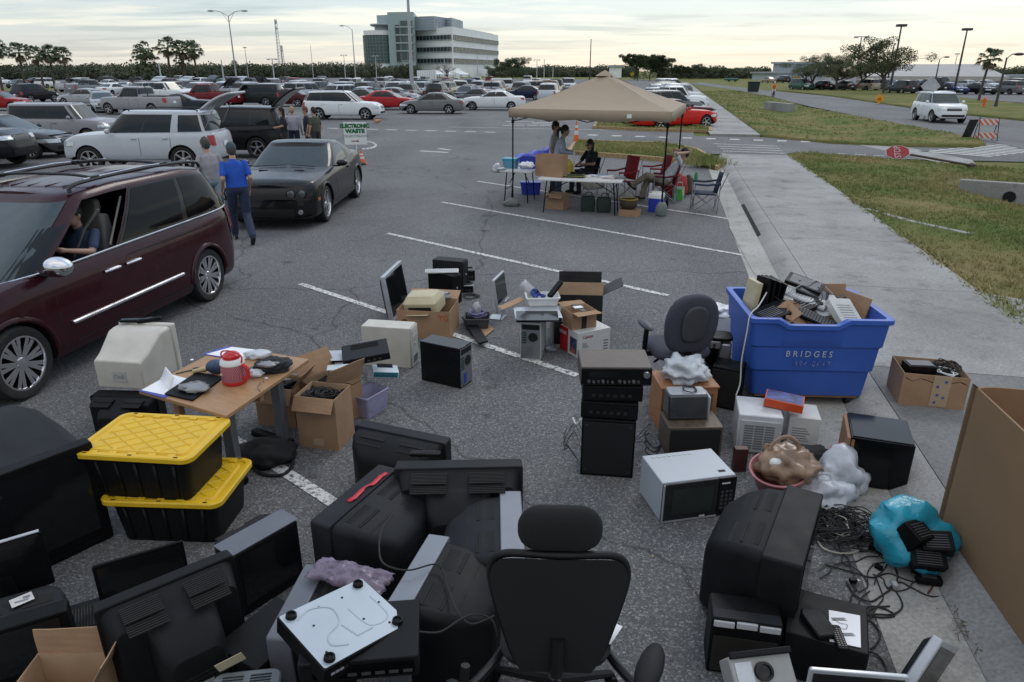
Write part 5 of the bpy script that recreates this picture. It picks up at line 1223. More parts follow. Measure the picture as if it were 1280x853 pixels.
for px,ty,lb in [(432,69,'small lamp post left of the single armed lamp'),(471,70,'small two headed lamp at the tower foot'),(556,71,'thin lamp post before the white wing'),(597,68,'left of two thin lamp posts by the wing corner'),(609,69,'right of two thin lamp posts by the wing corner'),(671,75,'first of three thin white posts left of the canopy'),(680,74,'middle of three thin white posts left of the canopy'),(691,82,'last of three thin white posts left of the canopy')]:
 pole(px,99,ty,lb,'two' if px in (432,471,671) else 'none',palep,r=.14,name='lamp_post',cat='lamp post')
pole(1112,115,33,'tallest dark pole beside the sparse tree','head',darkp,r=.14,name='lamp_post',cat='lamp post')
pole(1108,110,55,'shorter dark pole just left of the tallest one','none',darkp,r=.13,name='pole',cat='pole')
pole(1192,118,38,'dark leaning lamp pole between the tallest pole and the palm','head',darkp,r=.12,name='lamp_post',cat='lamp post')
pole(1167,112,74,'low dark lamp post with an arm, over the right hand lot','single',darkp,r=.1,dirx=1)
pole(1244,135,72,'dark street lamp with arm to the right of the palm','single',darkp,r=.09,dirx=1)
pole(1067,108,46,'floodlight mast behind the low spreading trees','two',palep,r=.16,name='lamp_post',cat='lamp post')
pole(990,112,78,'dull lamp post at the left end of the trees','single',palep,r=.09,dirx=-1)
pole(1190,100,68,'far small lamp over the hangar roof','head',palep,r=.14,name='lamp_post',cat='lamp post')
for px,ty,w_,lb in [(351,24,.9,'tall lattice radio mast above the treeline'),(355,57,.6,'shorter lattice mast beside the tall one')]:
 b_=P2(px,420);h=W(px,ty,420).z;t=thing('radio_mast',lb,'radio mast',b_,0);mb=MB()
 for k in range(3):
  a=2*PI*k/3;mb.tube([(w_*1.5*math.cos(a),w_*1.5*math.sin(a),0),(w_*.7*math.cos(a),w_*.7*math.sin(a),h)],.12,4)
 mb.build('legs',palep,t);mb=MB();N=18
 for i in range(N):
  for k in range(3):
   a,b=2*PI*k/3,2*PI*(k+1)/3;f,g=i/N,(i+1)/N;r0,r1=w_*(1.5-.8*f),w_*(1.5-.8*g);mb.tube([(r0*math.cos(a),r0*math.sin(a),h*f),(r1*math.cos(b),r1*math.sin(b),h*g)],.07,4)
 mb.build('bracing',palep,t)
 mb=MB();mb.cb((0,0,h*.95),(1.1,.8,1.6));mb.cb((0,0,h*.84),(1.2,.8,.8));mb.build('antenna_panels',palep,t,bevel=.2)
signw=mat('sign_white',(.72,.74,.72),.5,var=.03);signg=mat('sign_green',(.01,.13,.04),.5);signr=mat('sign_red',(.22,.008,.012),.6,spec=.2,var=.1);orange=mat('safety_orange',(.7,.12,.02),.5,var=.08);refl=mat('reflective_white',(.65,.65,.65),.4)
def cone(loc,label,h=.7):
 t=thing('traffic_cone',label,'traffic cone',loc,20);mb=MB();mb.box(-.17,.17,-.17,.17,0,.035);mb.build('cone_base',[orange],t,bevel=.01)
 mb=MB();s_=h/.7
 for i,(z0,z1) in enumerate([(.035,.3),(.3,.42),(.42,.5),(.5,.58),(.58,.7)]): mb.mat(i % 2).lathe([(.14-.16*z0,z0*s_),(.14-.16*z1,z1*s_)],20)
 mb.build('cone_body',[orange,refl],t)
g_=G(447,206)
t=thing('notice_sign','white notice board reading electronic waste collection site, behind the coupe','sign',g_,4);hs=W(447,153,g_.y).z
mb=MB();z0,z1=W(447,181,g_.y).z,hs;w2=(W(461,160,g_.y)-W(433,160,g_.y)).x/2
mb.box(-w2,w2,-.01,.01,z0,z1);pan=mb.build('sign_panel',signw,t,bevel=.003)
mb=MB();mb.tube([(0,.03,0),(0,.03,z1-.02)],.02,6);mb.build('post',[whitep],t)
mb=MB();mb.lathe([(.28,0),(.28,.05),(.12,.08),(.02,.09)],20);mb.build('weighted_base',rubber,t)
H_=z1-z0;rx=(90,0,0)
text_mesh('ELECTRONIC',H_*.23,signg,'lettering',pan,(0,-.014,z1-H_*.17),rx,sx=.98,ext=.003,bold=.012);text_mesh('WASTE',H_*.23,signg,'lettering',pan,(0,-.014,z1-H_*.40),rx,sx=1.15,ext=.003,bold=.012)
text_mesh('COLLECTION SITE',H_*.15,signg,'lettering',pan,(0,-.014,z1-H_*.62),rx,sx=.95,ext=.002)
mb=MB();zz0=z1-H_*.84;mb.prism([(-.14,zz0-.012),(.05,zz0-.012),(.05,zz0-.035),(.12,zz0),(.05,zz0+.035),(.05,zz0+.012),(-.14,zz0+.012)],-.016,-.012,'y');mb.build('red_arrow',signr,pan,smooth=0)
for x in (-.13,.14):
 mb=MB();
 q=g_+Vector((x-.02,.12,0));cone(q,'orange cone %s the foot of the electronic waste sign' % ('left of' if x<0 else 'right of'),.42)
for o_,(px,py) in ((0,(473,153)),):
 mb=MB();b_=G(473,154);t=thing('traffic_cone','small orange and tan cone lying in front of the large white crossover','traffic cone',b_,30);mb.at((0,0,.12),(0,80,0));mb.lathe([(.14,-.2),(.03,.25)],14);mb.build('cone_body',mat('dull_orange',(.5,.25,.12),.6),t);mb=MB();mb.cb((-.22,0,.13),(.03,.26,.26));mb.build('cone_base',mat('dull_orange',(.5,.25,.12),.6),t)
a=G(1214,209,.1);c_=G(1122,190.5,.95)
d=c_-a;t=thing('stop_sign','red stop sign on a dark pole slanting over the verge beside the crossing','stop sign',(a.x,a.y,.1),0)
mb=MB();mb.tube([(0,0,.05),d*.92],[.035,.03],8);mb.build('post',mat('rusty_pole',(.05,.025,.02),.7),t)
mb=MB();mb.lathe([(.12,-.05),(.12,.08),(.05,.12)],12);mb.build('foot',mat('rusty_pole',(.05,.025,.02),.7),t)
R_=.30;dn=-Vector((c_.x,c_.y,c_.z-CH)).normalized();dn=Vector((dn.x*.5,dn.y*.5,.85)).normalized()
qr=dn.to_track_quat('Z','Y');e=(qr.to_matrix() @ Matrix.Rotation(rad(100),3,'Z')).to_euler()
mb=MB();mb.prism([(R_*math.cos(rad(22.5+45*k)),R_*math.sin(rad(22.5+45*k))) for k in range(8)],-.004,.004);sp_=mb.build('sign_panel',mat('dull_white',(.32,.32,.32),.6),t,smooth=0);sp_.location=d;sp_.rotation_euler=e
mb=MB();mb.prism([(R_*.95*math.cos(rad(22.5+45*k)),R_*.92*math.sin(rad(22.5+45*k))) for k in range(8)],.005,.008);mb.build('red_face',signr,sp_,smooth=0)
text_mesh('STOP',.21,mat('dull_white',(.32,.32,.32),.6),'lettering',sp_,(0,0,.011),(0,0,0),ext=.002)
b_=G(1231,176);t=thing('barricade','low barricade with orange and white striped boards at the road corner','barricade',b_,-12)
stripe=layered('barricade_stripes',lambda n,l,b: None)
n,l=stripe.node_tree.nodes,stripe.node_tree.links;tc=n.new('ShaderNodeTexCoord');mp=n.new('ShaderNodeMapping');mp.inputs['Rotation'].default_value=(0,rad(45),0);l.new(tc.outputs['Object'],mp.inputs['Vector']);wv=n.new('ShaderNodeTexWave');wv.inputs['Scale'].default_value=2.;l.new(mp.outputs[0],wv.inputs['Vector']);l.new(ramp(n,l,wv.outputs['Fac'],[(.49,(.65,.14,.05)),(.51,g3(.6))]),n['Principled BSDF'].inputs['Base Color'])
for z in (.22,.78): mb=MB();mb.box(-.42,.42,-.02,.02,z-.12,z+.12);mb.build('striped_board',stripe,t,bevel=.005)
for x in (-.38,.38):
 for y in (-.28,.3): mb=MB();mb.tube([(x,.03,1.0),(x,y,0)],.02,6);mb.build('leg',darkp,t)
mb=MB();mb.at((-.55,.35,.5),(15,0,20));mb.cb((0,0,0),(.5,.04,.8));mb.build('road_sign',trimm);tag(C.objects[-1],'dark folded road sign leaning behind the striped barricade','sign');o=C.objects[-1];o.location=b_
def diamond(px,by,cy,s_,label,m,facing=0,rot=0):
 b_=G(px,by);t=thing('diamond_sign',label,'sign',b_,facing);zc_=W(px,cy,b_.y).z
 mb=MB();mb.tube([(0,.03,0),(0,.03,zc_+s_*.5)],.03,6);mb.build('post',galv,t)
 mb=MB();mb.prism([(0,zc_-s_),(s_,zc_),(0,zc_+s_),(-s_,zc_)],-.01,.01,'y');return t,mb.build('sign_panel',m,t,smooth=0),zc_
diamond(1155,150,108,.62,'bare metal back of a diamond sign before the white compact four wheel drive',galv)
t,pn,z=diamond(1098,131,124,.45,'low orange diamond sign with black bicycle mark on the far verge',mat('sign_yellow',(.8,.3,.01),.4))
mb=MB()
for x in (-.12,.12): mb.at((x,-.016,z-.06),(90,0,0));mb.lathe([(.08,0),(.1,0),(.1,.003),(.08,.003)],14)
mb.M=Matrix();mb.tube([(-.12,-.016,z-.06),(-.04,-.016,z+.08),(.1,-.016,z+.08),(.12,-.016,z-.06)],.012,4);mb.tube([(-.04,-.016,z+.08),(0,-.016,z-.06),(.1,-.016,z+.08)],.012,4);mb.build('bicycle_mark',black,pn)
diamond(994,112,99,.6,'yellow diamond sign at the left end of the spreading trees',mat('sign_yellow2',(.6,.4,.02),.5))
diamond(790,101,93,.8,'small yellow sign beyond the canopy beside the dark clump',mat('sign_yellow2',(.6,.4,.02),.5))
b_=G(941,116);t=thing('dumpster','black bin box standing on the median beside the right road','bin',b_,-10)
mb=MB();mb.loft([[(x*w_,y*.8*w_,z) for x,y in ((-.75,-.6),(.75,-.6),(.75,.6),(-.75,.6))] for z,w_ in ((.1,.9),(1.4,1.05))]);mb.build('bin_body',mat('bin_black',(.01,.02,.02),.5),t,smooth=0,bevel=.03)
mb=MB();mb.box(-.82,.82,-.55,.55,1.41,1.5);mb.build('lid',mat('bin_black',(.01,.02,.02),.5),t,smooth=0,bevel=.03)
b_=G(1229,133.5,.1);t=thing('fire_hydrant','small orange hydrant in the grass left of the right street lamp','hydrant',b_,0)
mb=MB();mb.lathe([(.16,0),(.16,.06),(.11,.08),(.11,.55),(.14,.58),(.1,.7),(.03,.78),(.001,.8)],14);mb.build('hydrant_body',orange,t);mb=MB();mb.cyl((-.2,0,.45),(.2,0,.45),.06,n=10);mb.build('outlet',orange,t)
b_=G(966,122.5);t=thing('bicycle','bicycle ridden by the person in orange on the right road','bicycle',b_,-100)
for x in (-.52,.52):
 mb=MB();mb.at((x,0,.34),(90,0,0));mb.tube([(.32*math.cos(2*PI*k/20),.32*math.sin(2*PI*k/20),0) for k in range(21)],.025,6,cap=False)
 for k in range(6): mb.tube([(0,0,0),(.31*math.cos(PI*k/3),.31*math.sin(PI*k/3),0)],.006,4)
 mb.build('wheel',rubber,t)
mb=MB()
for p_,q_ in [((-.52,0,.34),(-.1,0,.34)),((-.1,0,.34),(-.2,0,.85)),((-.52,0,.34),(-.18,0,.75)),((-.1,0,.34),(.38,0,.8)),((-.18,0,.75),(.38,0,.8)),((.52,0,.34),(.36,0,.95))]: mb.tube([p_,q_],.02,6)
mb.tube([(.33,-.25,1.0),(.36,0,.97),(.33,.25,1.0)],.015,6);mb.build('frame',signr,t)
mb=MB();mb.ell((-.22,0,.9),(.13,.07,.035),10,6);mb.build('saddle',black,t)
make_person('cyclist in orange top and white helmet on the right road',b_,-100,dict(pel=(-.2,0,.98),che=(.0,0,1.3),neck=(.05,0,1.45),head=(.12,0,1.58),shL=(.03,.18,1.4),shR=(.03,-.18,1.4),elL=(.2,.24,1.2),elR=(.2,-.24,1.2),wrL=(.32,.24,1.04),wrR=(.32,-.24,1.04),hiL=(-.18,.1,.95),hiR=(-.18,-.1,.95),knL=(.15,.12,.72),knR=(.1,-.12,.6),anL=(-.05,.12,.38),anR=(-.12,-.12,.24)),cm((.75,.2,.03),(.5,.5,.5)),vox=.03,cap=signw)
canvas=mat('tan_canvas',(.33,.26,.185),.85,var=.05,scale=3,bump=.08,bscale=12)
FLp,FRp,BRp=G(641,256),G(826,270),G(845,236);BLp=FLp+BRp-FRp
tc_=(FLp+FRp+BRp+BLp)/4;cyw=math.degrees(math.atan2((FRp-FLp).y,(FRp-FLp).x))
tent=thing('canopy_tent','tan pop up canopy on black legs over the folding tables','canopy',tc_,0)
L4=[p-tc_ for p in (FLp,FRp,BRp,BLp)];ze,zp=2.0,2.86
zp=W(757,91,tc_.y).z
ov=[Vector((p.x*1.04,p.y*1.04,0)) for p in L4]
mb=MB();N=12
for i in range(4):
 a,b=ov[i],ov[(i+1) % 4];P=[]
 for j in range(N+1):
  f=j/N;row_=[]
  for k in range(N+1):
   g=k/N;e=a.lerp(b,g);p=e*(1-f);sag=.10*math.sin(PI*f)*(.35+.65*math.sin(PI*g));
   row_.append((p.x,p.y,ze+.12+(zp-ze-.12)*(f**1.05)-sag+.012*noise.noise(Vector((p.x*2,p.y*2,i)))))
  P.append(row_)
 mb.grid(P)
cano=mb.build('canopy_top',canvas,tent,smooth=25,merge=True)
mb=MB()
for i in range(4):
 a,b=ov[i]*1.003,ov[(i+1) % 4]*1.003;mb.grid([[(a.lerp(b,g).x,a.lerp(b,g).y,z+(.02*math.sin(g*17+i) if z<ze else 0)-.03*math.sin(PI*g)*(z<ze)) for z in (ze+.125,ze+.03,ze-.07)] for g in [k/16 for k in range(17)]])
mb.build('valance',canvas,tent,smooth=60,solid=.004)
mb=MB();mb.loft([[(x*.2,y*.2,zp-.07) for x,y in ((-1,-1),(1,-1),(1,1),(-1,1))],[(x*.02,y*.02,zp+.05) for x,y in ((-1,-1),(1,-1),(1,1),(-1,1))]]);mb.build('vent_cap',canvas,cano,smooth=0)
for i in range(4):
 p=L4[i];mb=MB();mb.box(p.x-.016,p.x+.016,p.y-.016,p.y+.016,.01,ze+.1);lg=mb.build('leg',black,tent)
 mb=MB();mb.box(p.x-.05,p.x+.05,p.y-.05,p.y+.05,0,.012);mb.build('foot_plate',black,lg)
 mb=MB();mb.box(p.x-.03,p.x+.03,p.y-.03,p.y+.03,ze-.2,ze-.12);mb.build('slider',black,lg)
 q=L4[(i+1) % 4]
 for (f0,z0,f1,z1) in [(0,ze+.05,.25,ze-.13),(.25,ze-.13,.5,ze+.05),(0,ze-.15,.25,ze+.05),(.25,ze+.05,.5,ze-.13),(.5,ze+.05,.75,ze-.13),(.75,ze-.13,1,ze+.05),(.5,ze-.13,.75,ze+.05),(.75,ze+.05,1,ze-.15)]:
  mb=MB();a,b=p.lerp(q,f0),p.lerp(q,f1);mb.tube([(a.x,a.y,z0),(b.x,b.y,z1)],.01,4);mb.build('truss_bar',black,tent)
 mb=MB();mb.tube([(p.x,p.y,ze+.08),(0,0,zp-.06)],.012,4);mb.build('roof_rib',black,tent)
mb=MB();a,b=L4[0].lerp(L4[1],.74),L4[0].lerp(L4[1],.79);mb.box(a.x*1.05,b.x*1.05,a.y*1.05-.03,a.y*1.05-.02,ze-.02,ze+.06);mb.build('maker_label',signw,tent)
def folding_table(A,B,depth,label,h=.74,cloth=None):
 p,yw,w_=base(A,B);t=thing('folding_table',label,'table',p,yw,None);w_+=.16
 mb=MB();mb.prism([(x,y+depth/2) for x,y in rrect(w_,depth,.04)],h-.045,h);mb.build('tabletop',whitep,t,bevel=.008)
 for s_ in (-1,1):
  x=s_*(w_/2-.12);mb=MB();mb.tube(smooth_path([(x,.08,0),(x,.1,.06),(x-s_*.03,.1,.4),(x-s_*.06,.1,h-.05)],3),.014,6);mb.tube(smooth_path([(x,depth-.08,0),(x,depth-.1,.06),(x-s_*.03,depth-.1,.4),(x-s_*.06,depth-.1,h-.05)],3),.014,6)
  mb.tube([(x-s_*.02,.1,.3),(x-s_*.02,depth-.1,.3)],.012,6);mb.build('leg',black,t)
  mb=MB();mb.tube([(x-s_*.04,depth/2,h*.55),(s_*w_*.12,depth/2,h-.05)],.01,6);mb.build('brace',black,t)
 return t,p,yw,w_
T1,t1p,t1y,t1w=folding_table((676,266.5),(770,271),.72,'long white folding table with cardboard box and papers under the canopy front')
T2,t2p,t2y,t2w=folding_table((627,253),(660,255),.72,'smaller white folding table with blue tubs at the left canopy leg')
def cardbox(name,label,loc,yaw,w_,d_,h_,flaps=(None,)*4,m=card,mi=card2,z=0,t=.006,fl=.45,rot=None,open_=True,cat='cardboard box',group=None):
 """open carton: walls, floor and four flaps (angle in degrees from upright, outward positive): front, right, back, left"""
 T=thing(name,label,cat,loc,yaw,group,rot=rot)
 b=MB();b.mat(0)
 b.box(-w_/2,w_/2,0,t,z,z+h_);b.box(-w_/2,w_/2,d_-t,d_,z,z+h_);b.box(-w_/2,-w_/2+t,t,d_-t,z,z+h_);b.box(w_/2-t,w_/2,t,d_-t,z,z+h_);b.box(-w_/2+t,w_/2-t,t,d_-t,z+.001,z+t)
 b.mat(1).box(-w_/2+t+.001,w_/2-t-.001,t+.001,t+.0018,z+t,z+h_-.002);b.box(-w_/2+t+.001,w_/2-t-.001,d_-t-.0018,d_-t-.001,z+t,z+h_-.002);b.box(-w_/2+t+.001,-w_/2+t+.0018,t+.003,d_-t-.003,z+t,z+h_-.002);b.box(w_/2-t-.0018,w_/2-t-.001,t+.003,d_-t-.003,z+t,z+h_-.002)
 b.build('box_body',[m,mi],T,smooth=0)
 F_=[(0,(0,0),0,w_,d_*fl),(1,(w_/2,d_/2),90,d_,w_*fl),(2,(0,d_),180,w_,d_*fl),(3,(-w_/2,d_/2),270,d_,w_*fl)]
 for i,(k,(x,y),r_,ww,ll) in enumerate(F_):
  if flaps[i] is None: continue
  q=MB();n_=4;a=flaps[i]
  q.grid([[(-ww/2+.004+(ww-.008)*u/4,.003*math.sin(u*1.3+v),ll*v/n_) for v in range(n_+1)] for u in range(5)])
  o=q.build('flap',m,T,smooth=0,solid=.005);o.location=(x,y,z+h_);o.rotation_euler=Euler((rad(a),0,rad(r_)),'XYZ')
 return T
def tub(name,label,loc,yaw,w_,d_,h_,m,lid=None,taper=.88,cat='tub',z=0,open_=True):
 t=thing(name,label,cat,loc,yaw);mb=MB();R=[]
 for zz_,k in ((0,taper),(h_,1.),(h_,.96),(.015,taper-.04)):
  R.append([(x,y+d_/2,z+zz_) for x,y in [(a*k,b*k) for a,b in rrect(w_,d_,min(w_,d_)*.12)]])
 mb.loft(R,True,True);mb.build('tub_body',m,t,smooth=40)
 mb=MB();mb.loft([[(x,y+d_/2,z+zz_) for x,y in rrect(w_*k,d_*k,min(w_,d_)*.12)] for zz_,k in ((h_-.02,1.03),(h_,1.05),(h_+.005,1.0))],True,False);mb.build('rim',lid or m,t,smooth=40)
 if lid: mb=MB();mb.prism([(x,y+d_/2) for x,y in rrect(w_*1.04,d_*1.04,min(w_,d_)*.12)],z+h_+.006,z+h_+.03);mb.build('lid',lid,t,bevel=.008)
 return t
def blob(name,label,cat,loc,r,m,seed=0,amp=.3,freq=2.2,yaw=0,flat=.0,parent=None,sub=4,stretch=None,kind=None,pts=None,thick=0):
 bm=bmesh.new();bmesh.ops.create_icosphere(bm,subdivisions=sub,radius=1)
 for v in bm.verts:
  p=v.co.copy();q=p*freq+Vector((seed*3.1,seed,0));n1=noise.noise(q);n2=abs(noise.noise(q*2.1));n3=abs(noise.noise(q*4.7));n4=abs(noise.noise(q*9))
  k=1+amp*(n1*.9-.5*n2-.32*n3-.12*n4+.1);th_=math.atan2(p.y,p.x);k*=1+amp*.07*math.sin(9*th_+5*n1)*max(0,.4+p.z)*(1-abs(p.z)*.4)*math.sqrt(max(0,1-p.z*p.z));p=p*k
  if p.z<-.55: p.z=-.55+(p.z+.55)*.12
  v.co=Vector((p.x*r[0],p.y*r[1],(p.z+.6)*r[2]/1.5))
 me=bpy.data.meshes.new(name);bm.to_mesh(me);bm.free();me.materials.append(m);me.polygons.foreach_set('use_smooth',[True]*len(me.polygons));
 o=bpy.data.objects.new(name,me);C.objects.link(o);o.location=loc;o.rotation_euler=(0,0,rad(yaw))
 if parent: o.parent=parent
 else: tag(o,label,cat,kind=kind)
 return o
zt1=.742
def on1(px,py,z=zt1): return G(px,py,z)
p,yw,w_=base((669,220),(702,222.5),zt1)
cardbox('cardboard_box','upright open carton standing on the left end of the long folding table',p,yw,w_,.3,.46,(None,None,None,None))
tray=mat('food_black',(.01,.01,.01),.4)
p=on1(717,221.5);t=thing('tray','black tray with yellow green rim in the middle of the long table','tray',p,t1y)
mb=MB();mb.loft([[(x,y,z) for x,y in rrect(.5*k,.3*k,.05)] for z,k in ((0,.9),(.035,1.),(.035,.95),(.01,.86))]);mb.build('tray_body',tray,t)
mb=MB();mb.loft([[(x,y,z) for x,y in rrect(.5*k,.3*k,.05)] for z,k in ((.034,1.02),(.04,1.02),(.04,.96))],cap=False);mb.build('rim',mat('lime_plastic',(.35,.4,.04),.5),t)
p=on1(695,220.5);mb=MB();mb.at(rot=(0,0,t1y)).cb((0,0,.02),(.3,.2,.04));o=mb.build('laptop',black,bevel=.01);o.location=p;tag(o,'closed black notebook lying beside the carton on the long table','laptop')
for i,(px,py,s_) in enumerate([(738,220,.16),(748,219.5,.2),(757,221,.17),(765,222.5,.2)]):
 mb=MB();mb.at(rot=(0,0,15*i));mb.grid([[(x,y,.012+.01*math.sin(x*30+i)+.006*math.cos(y*25)) for y in (-s_*.7,-s_*.3,.1*s_,s_*.6)] for x in (-s_,-s_*.4,s_*.3,s_)])
 o=mb.build('leaflet',[paper,mat('leaflet_blue',(.3,.36,.5),.6),paper,mat('leaflet_pink',(.55,.42,.42),.6)][i],solid=.012);o.location=on1(px,py);tag(o,['white leaflets nearest the black tray on the long table','pale blue leaflets between the white heaps on the long table','white leaflet heap in the middle of the right table end','pink tinged leaflets near the right end of the long table'][i],'leaflets')
p=on1(775,223.5);mb=MB();mb.cb((0,0,.02),(.22,.16,.04));o=mb.build('booklet',mgrey,bevel=.006);o.location=p;tag(o,'grey packet at the right corner of the long table','packet')
p=on1(709,216);t=thing('water_jug','yellow ribbed jug with pale cap standing behind the carton','jug',p,0);mb=MB();mb.lathe([(.01,0),(.12,0),(.13,.05),(.12,.1),(.13,.15),(.12,.22),(.06,.28),(.04,.3)],18);mb.build('jug_body',mat('yellow_jug',(.4,.33,.03),.4),t);mb=MB();mb.lathe([(.05,.3),(.05,.36),(.01,.37)],14);mb.build('cap',whitep,t)
p=on1(717,217);t=thing('desk_fan_pole','thin pale stick standing upright behind the black tray','stick',p,0);mb=MB();mb.cyl((0,0,0),(0,0,.5),.018,n=8);mb.build('stick',beige2,t);mb=MB();mb.lathe([(.06,0),(.05,.03),(.02,.04)],10);mb.build('base_disc',black,t)
t=tub('storage_tub','turquoise clear tub with lid on the smaller table',G(636,211,.742),t2y,.34,.26,.2,mat('turquoise_clear',(.12,.3,.42),.2),mat('turquoise_lid',(.05,.35,.5),.35))
t=tub('storage_crate','blue crate with papers on the smaller table beside the carton',G(659,211,.742),t2y,.42,.3,.24,bluep)
blob('paper_heap','crumpled papers sticking out of the blue crate on the smaller table','papers',G(659,211,.94)+Vector((0,.15,0)),(.17,.12,.12),paper,3,.5,sub=3)
mb=MB();mb.grid([[(x,y,.03+.05*abs(math.sin(x*9+y*5))+.03*math.cos(y*11)) for y in [-.3+.06*j for j in range(11)]] for x in [-.5+.07*i for i in range(15)]])
o=mb.build('blue_tarp',mat('blue_sheet',(.03,.05,.5),.35,var=.3),solid=.006);o.location=G(668,204,.74)+Vector((0,.5,.12));o.rotation_euler=(rad(12),rad(-14),0);tag(o,'blue plastic sheeting heaped behind the crate, left of the standing woman','plastic sheet')
blob('plastic_bag','small white bag hanging at the left end of the smaller table','bag',G(621,216,.66),(.12,.1,.2),mat('white_bag',(.5,.52,.55),.35,bump=.8,bscale=18),5,.5,sub=3)
blob('plastic_bag','crumpled clear wrap lying on the left end of the smaller table','bag',G(627,212.5,.742),(.12,.09,.06),mat('white_bag',(.5,.52,.55),.35),8,.5,sub=3)
p=G(631,254);
o=blob('sand_bag','grey weight bag at the foot of the front left canopy leg','weight bag',G(642,258)+Vector((-.05,.05,0)),(.2,.14,.16),mat('bag_grey',(.16,.18,.16),.8),6,.3,sub=3)
t=tub('storage_crate','blue tub on the ground under the smaller table',G(663,244),-5,.5,.36,.28,bluep,bluep)
p,yw,w_=base((683,261),(703,263));cardbox('cardboard_box','small open carton on the ground under the left end of the long table',p,yw,w_+.02,.32,.34,(120,None,None,None),z=0)
bagd=mat('dark_green_bag',(.015,.03,.02),.6,var=.4,scale=12)
def tote(px,py,label,m,w_=.3,d_=.2,h_=.32,hm_=None):
 t=thing('tote_bag',label,'bag',G(px,py),0);mb=MB();mb.loft([[(x*k,y*k+d_/2,z) for x,y in rrect(w_,d_,.03)] for z,k in ((0,.9),(h_*.5,1.03),(h_,.97),(h_,.9),(.05,.85))]);mb.build('bag_body',m,t)
 mb=MB();mb.tube(smooth_path([(-w_*.25,0,h_),(-w_*.2,-.02,h_+.1),(w_*.2,-.02,h_+.1),(w_*.25,0,h_)]),.01,5);mb.build('handle',hm_ or m,t);return t
tote(735,265,'dark green shopping bag, left of the pair under the long table',bagd);tote(755,266.5,'dark green shopping bag, right of the pair under the long table',bagd)
blob('cloth_bag','pale cloth bag slung under the middle of the long table','bag',G(742,250)+Vector((0,.35,.2)),(.28,.2,.3),mat('cream_cloth',(.32,.3,.26),.9),9,.35,sub=3)
p,yw,w_=base((773,270),(797,272));cardbox('cardboard_box','low carton under the right end of the long table',p,yw,w_,.25,.14,(None,)*4)
t=thing('basket','round dark basket with yellow pattern on the low carton','basket',G(786,270)+Vector((0,.12,.14)),0);mb=MB();mb.lathe([(.01,0),(.14,0),(.18,.06),(.19,.14),(.17,.2),(.16,.14),(.01,.05)],20);mb.build('bowl',mat('basket_weave',(.05,.035,.015),.7,var=.6,scale=30),t);mb=MB();mb.tube([(.185*math.cos(2*PI*k/20),.185*math.sin(2*PI*k/20),.2) for k in range(21)],.012,6,cap=False);mb.build('rim',mat('mustard',(.3,.22,.04),.6),t)
p,yw,w_=base((809,265),(824,266.5));t=thing('cooler','blue drink cooler with white lid under the right front of the canopy','cooler',p,yw)
mb=MB();mb.loft([[(x,y+.15,z) for x,y in rrect(w_*k,.3*k,.03)] for z,k in ((0,.95),(.3,1.0))]);mb.build('cooler_body',bluep,t);mb=MB();mb.loft([[(x,y+.15,z) for x,y in rrect(w_*k,.3*k,.03)] for z,k in ((.301,1.05),(.36,1.05),(.4,.95))]);mb.build('lid',whitep,t)
mb=MB();mb.tube(smooth_path([(-w_*.55,.15,.28),(-w_*.58,.15,.42),(w_*.58,.15,.42),(w_*.55,.15,.28)]),.01,5);mb.build('handle',whitep,t)
o=blob('sand_bag','grey weight bag at the foot of the front right canopy leg','weight bag',G(826,270),(.13,.1,.3),mat('bag_grey',(.16,.18,.16),.8),11,.25,sub=3)
t=tote(848,251,'white and green carrier bag beside the red camp chair',mat('green_white',(.4,.5,.38),.6),.26,.14,.32)
mb=MB();mb.prism([(-.1,.02),(.1,.02),(.06,.26),(-.08,.28)],-.012,-.004,'y');mb.build('green_print',mat('print_green',(.05,.35,.04),.5),t)
mb=MB();mb.lathe([(.03,0),(.035,.02),(.035,.16),(.015,.2),(.015,.23)],12);o=mb.build('bottle',black);o.location=G(833,261);tag(o,'dark bottle standing beside the grey weight bag','bottle')
def camp_chair(loc,yaw,m,label,backh=.45,armm=None):
 t=thing('camp_chair',label,'camp chair',loc,yaw)
 mb=MB();mb.grid([[(x,y,.42-.05*math.sin(PI*(y+.25)/.5)-.04*(.22-x)) for y in [-.25+.5*j/6 for j in range(7)]] for x in (-.22,-.08,.08,.24)]);mb.build('seat',m,t,smooth=60,solid=.012)
 mb=MB();mb.grid([[(-.22-.22*z+.04*math.cos(y*6),y,.42+z*(backh/.45)) for z in (0,.12,.25,.36,.45)] for y in [-.26+.52*j/6 for j in range(7)]]);mb.build('backrest',m,t,smooth=60,solid=.012)
 for s_ in (-1,1):
  mb=MB();mb.tube([(.26,s_*.27,.62),(0,s_*.28,.60),(-.28,s_*.28,.64)],.022,6);mb.build('armrest',armm or m,t)
  for a,b in [((.26,s_*.25,0),(.25,s_*.27,.62)),((-.26,s_*.25,0),(-.28,s_*.27,.64)),((-.28,s_*.27,.5),(-.42,s_*.27,.42+backh))]: mb=MB();mb.tube([a,b],.011,6);mb.build('leg',steel,t)
  mb=MB();mb.tube([(.26,s_*.25,.02),(-.24,s_*.26,.4)],.009,5);mb.tube([(-.26,s_*.26,.02),(.24,s_*.24,.4)],.009,5);mb.build('cross_brace',steel,t)
 for x in (-.25,.25): mb=MB();mb.tube([(x,-.25,.02),(x,.25,.38)],.009,5);mb.tube([(x,.25,.02),(x,-.25,.38)],.009,5);mb.build('cross_brace',steel,t)
 return t
redc=mat('red_canvas',(.28,.012,.02),.8,var=.15);navyc=mat('navy_canvas',(.015,.03,.06),.8,var=.15)
camp_chair(G(776,246),205,redc,'red camp chair between the seated woman and the reclining man',.55)
camp_chair(G(818,240),190,redc,'second red camp chair behind the reclining man',.5)
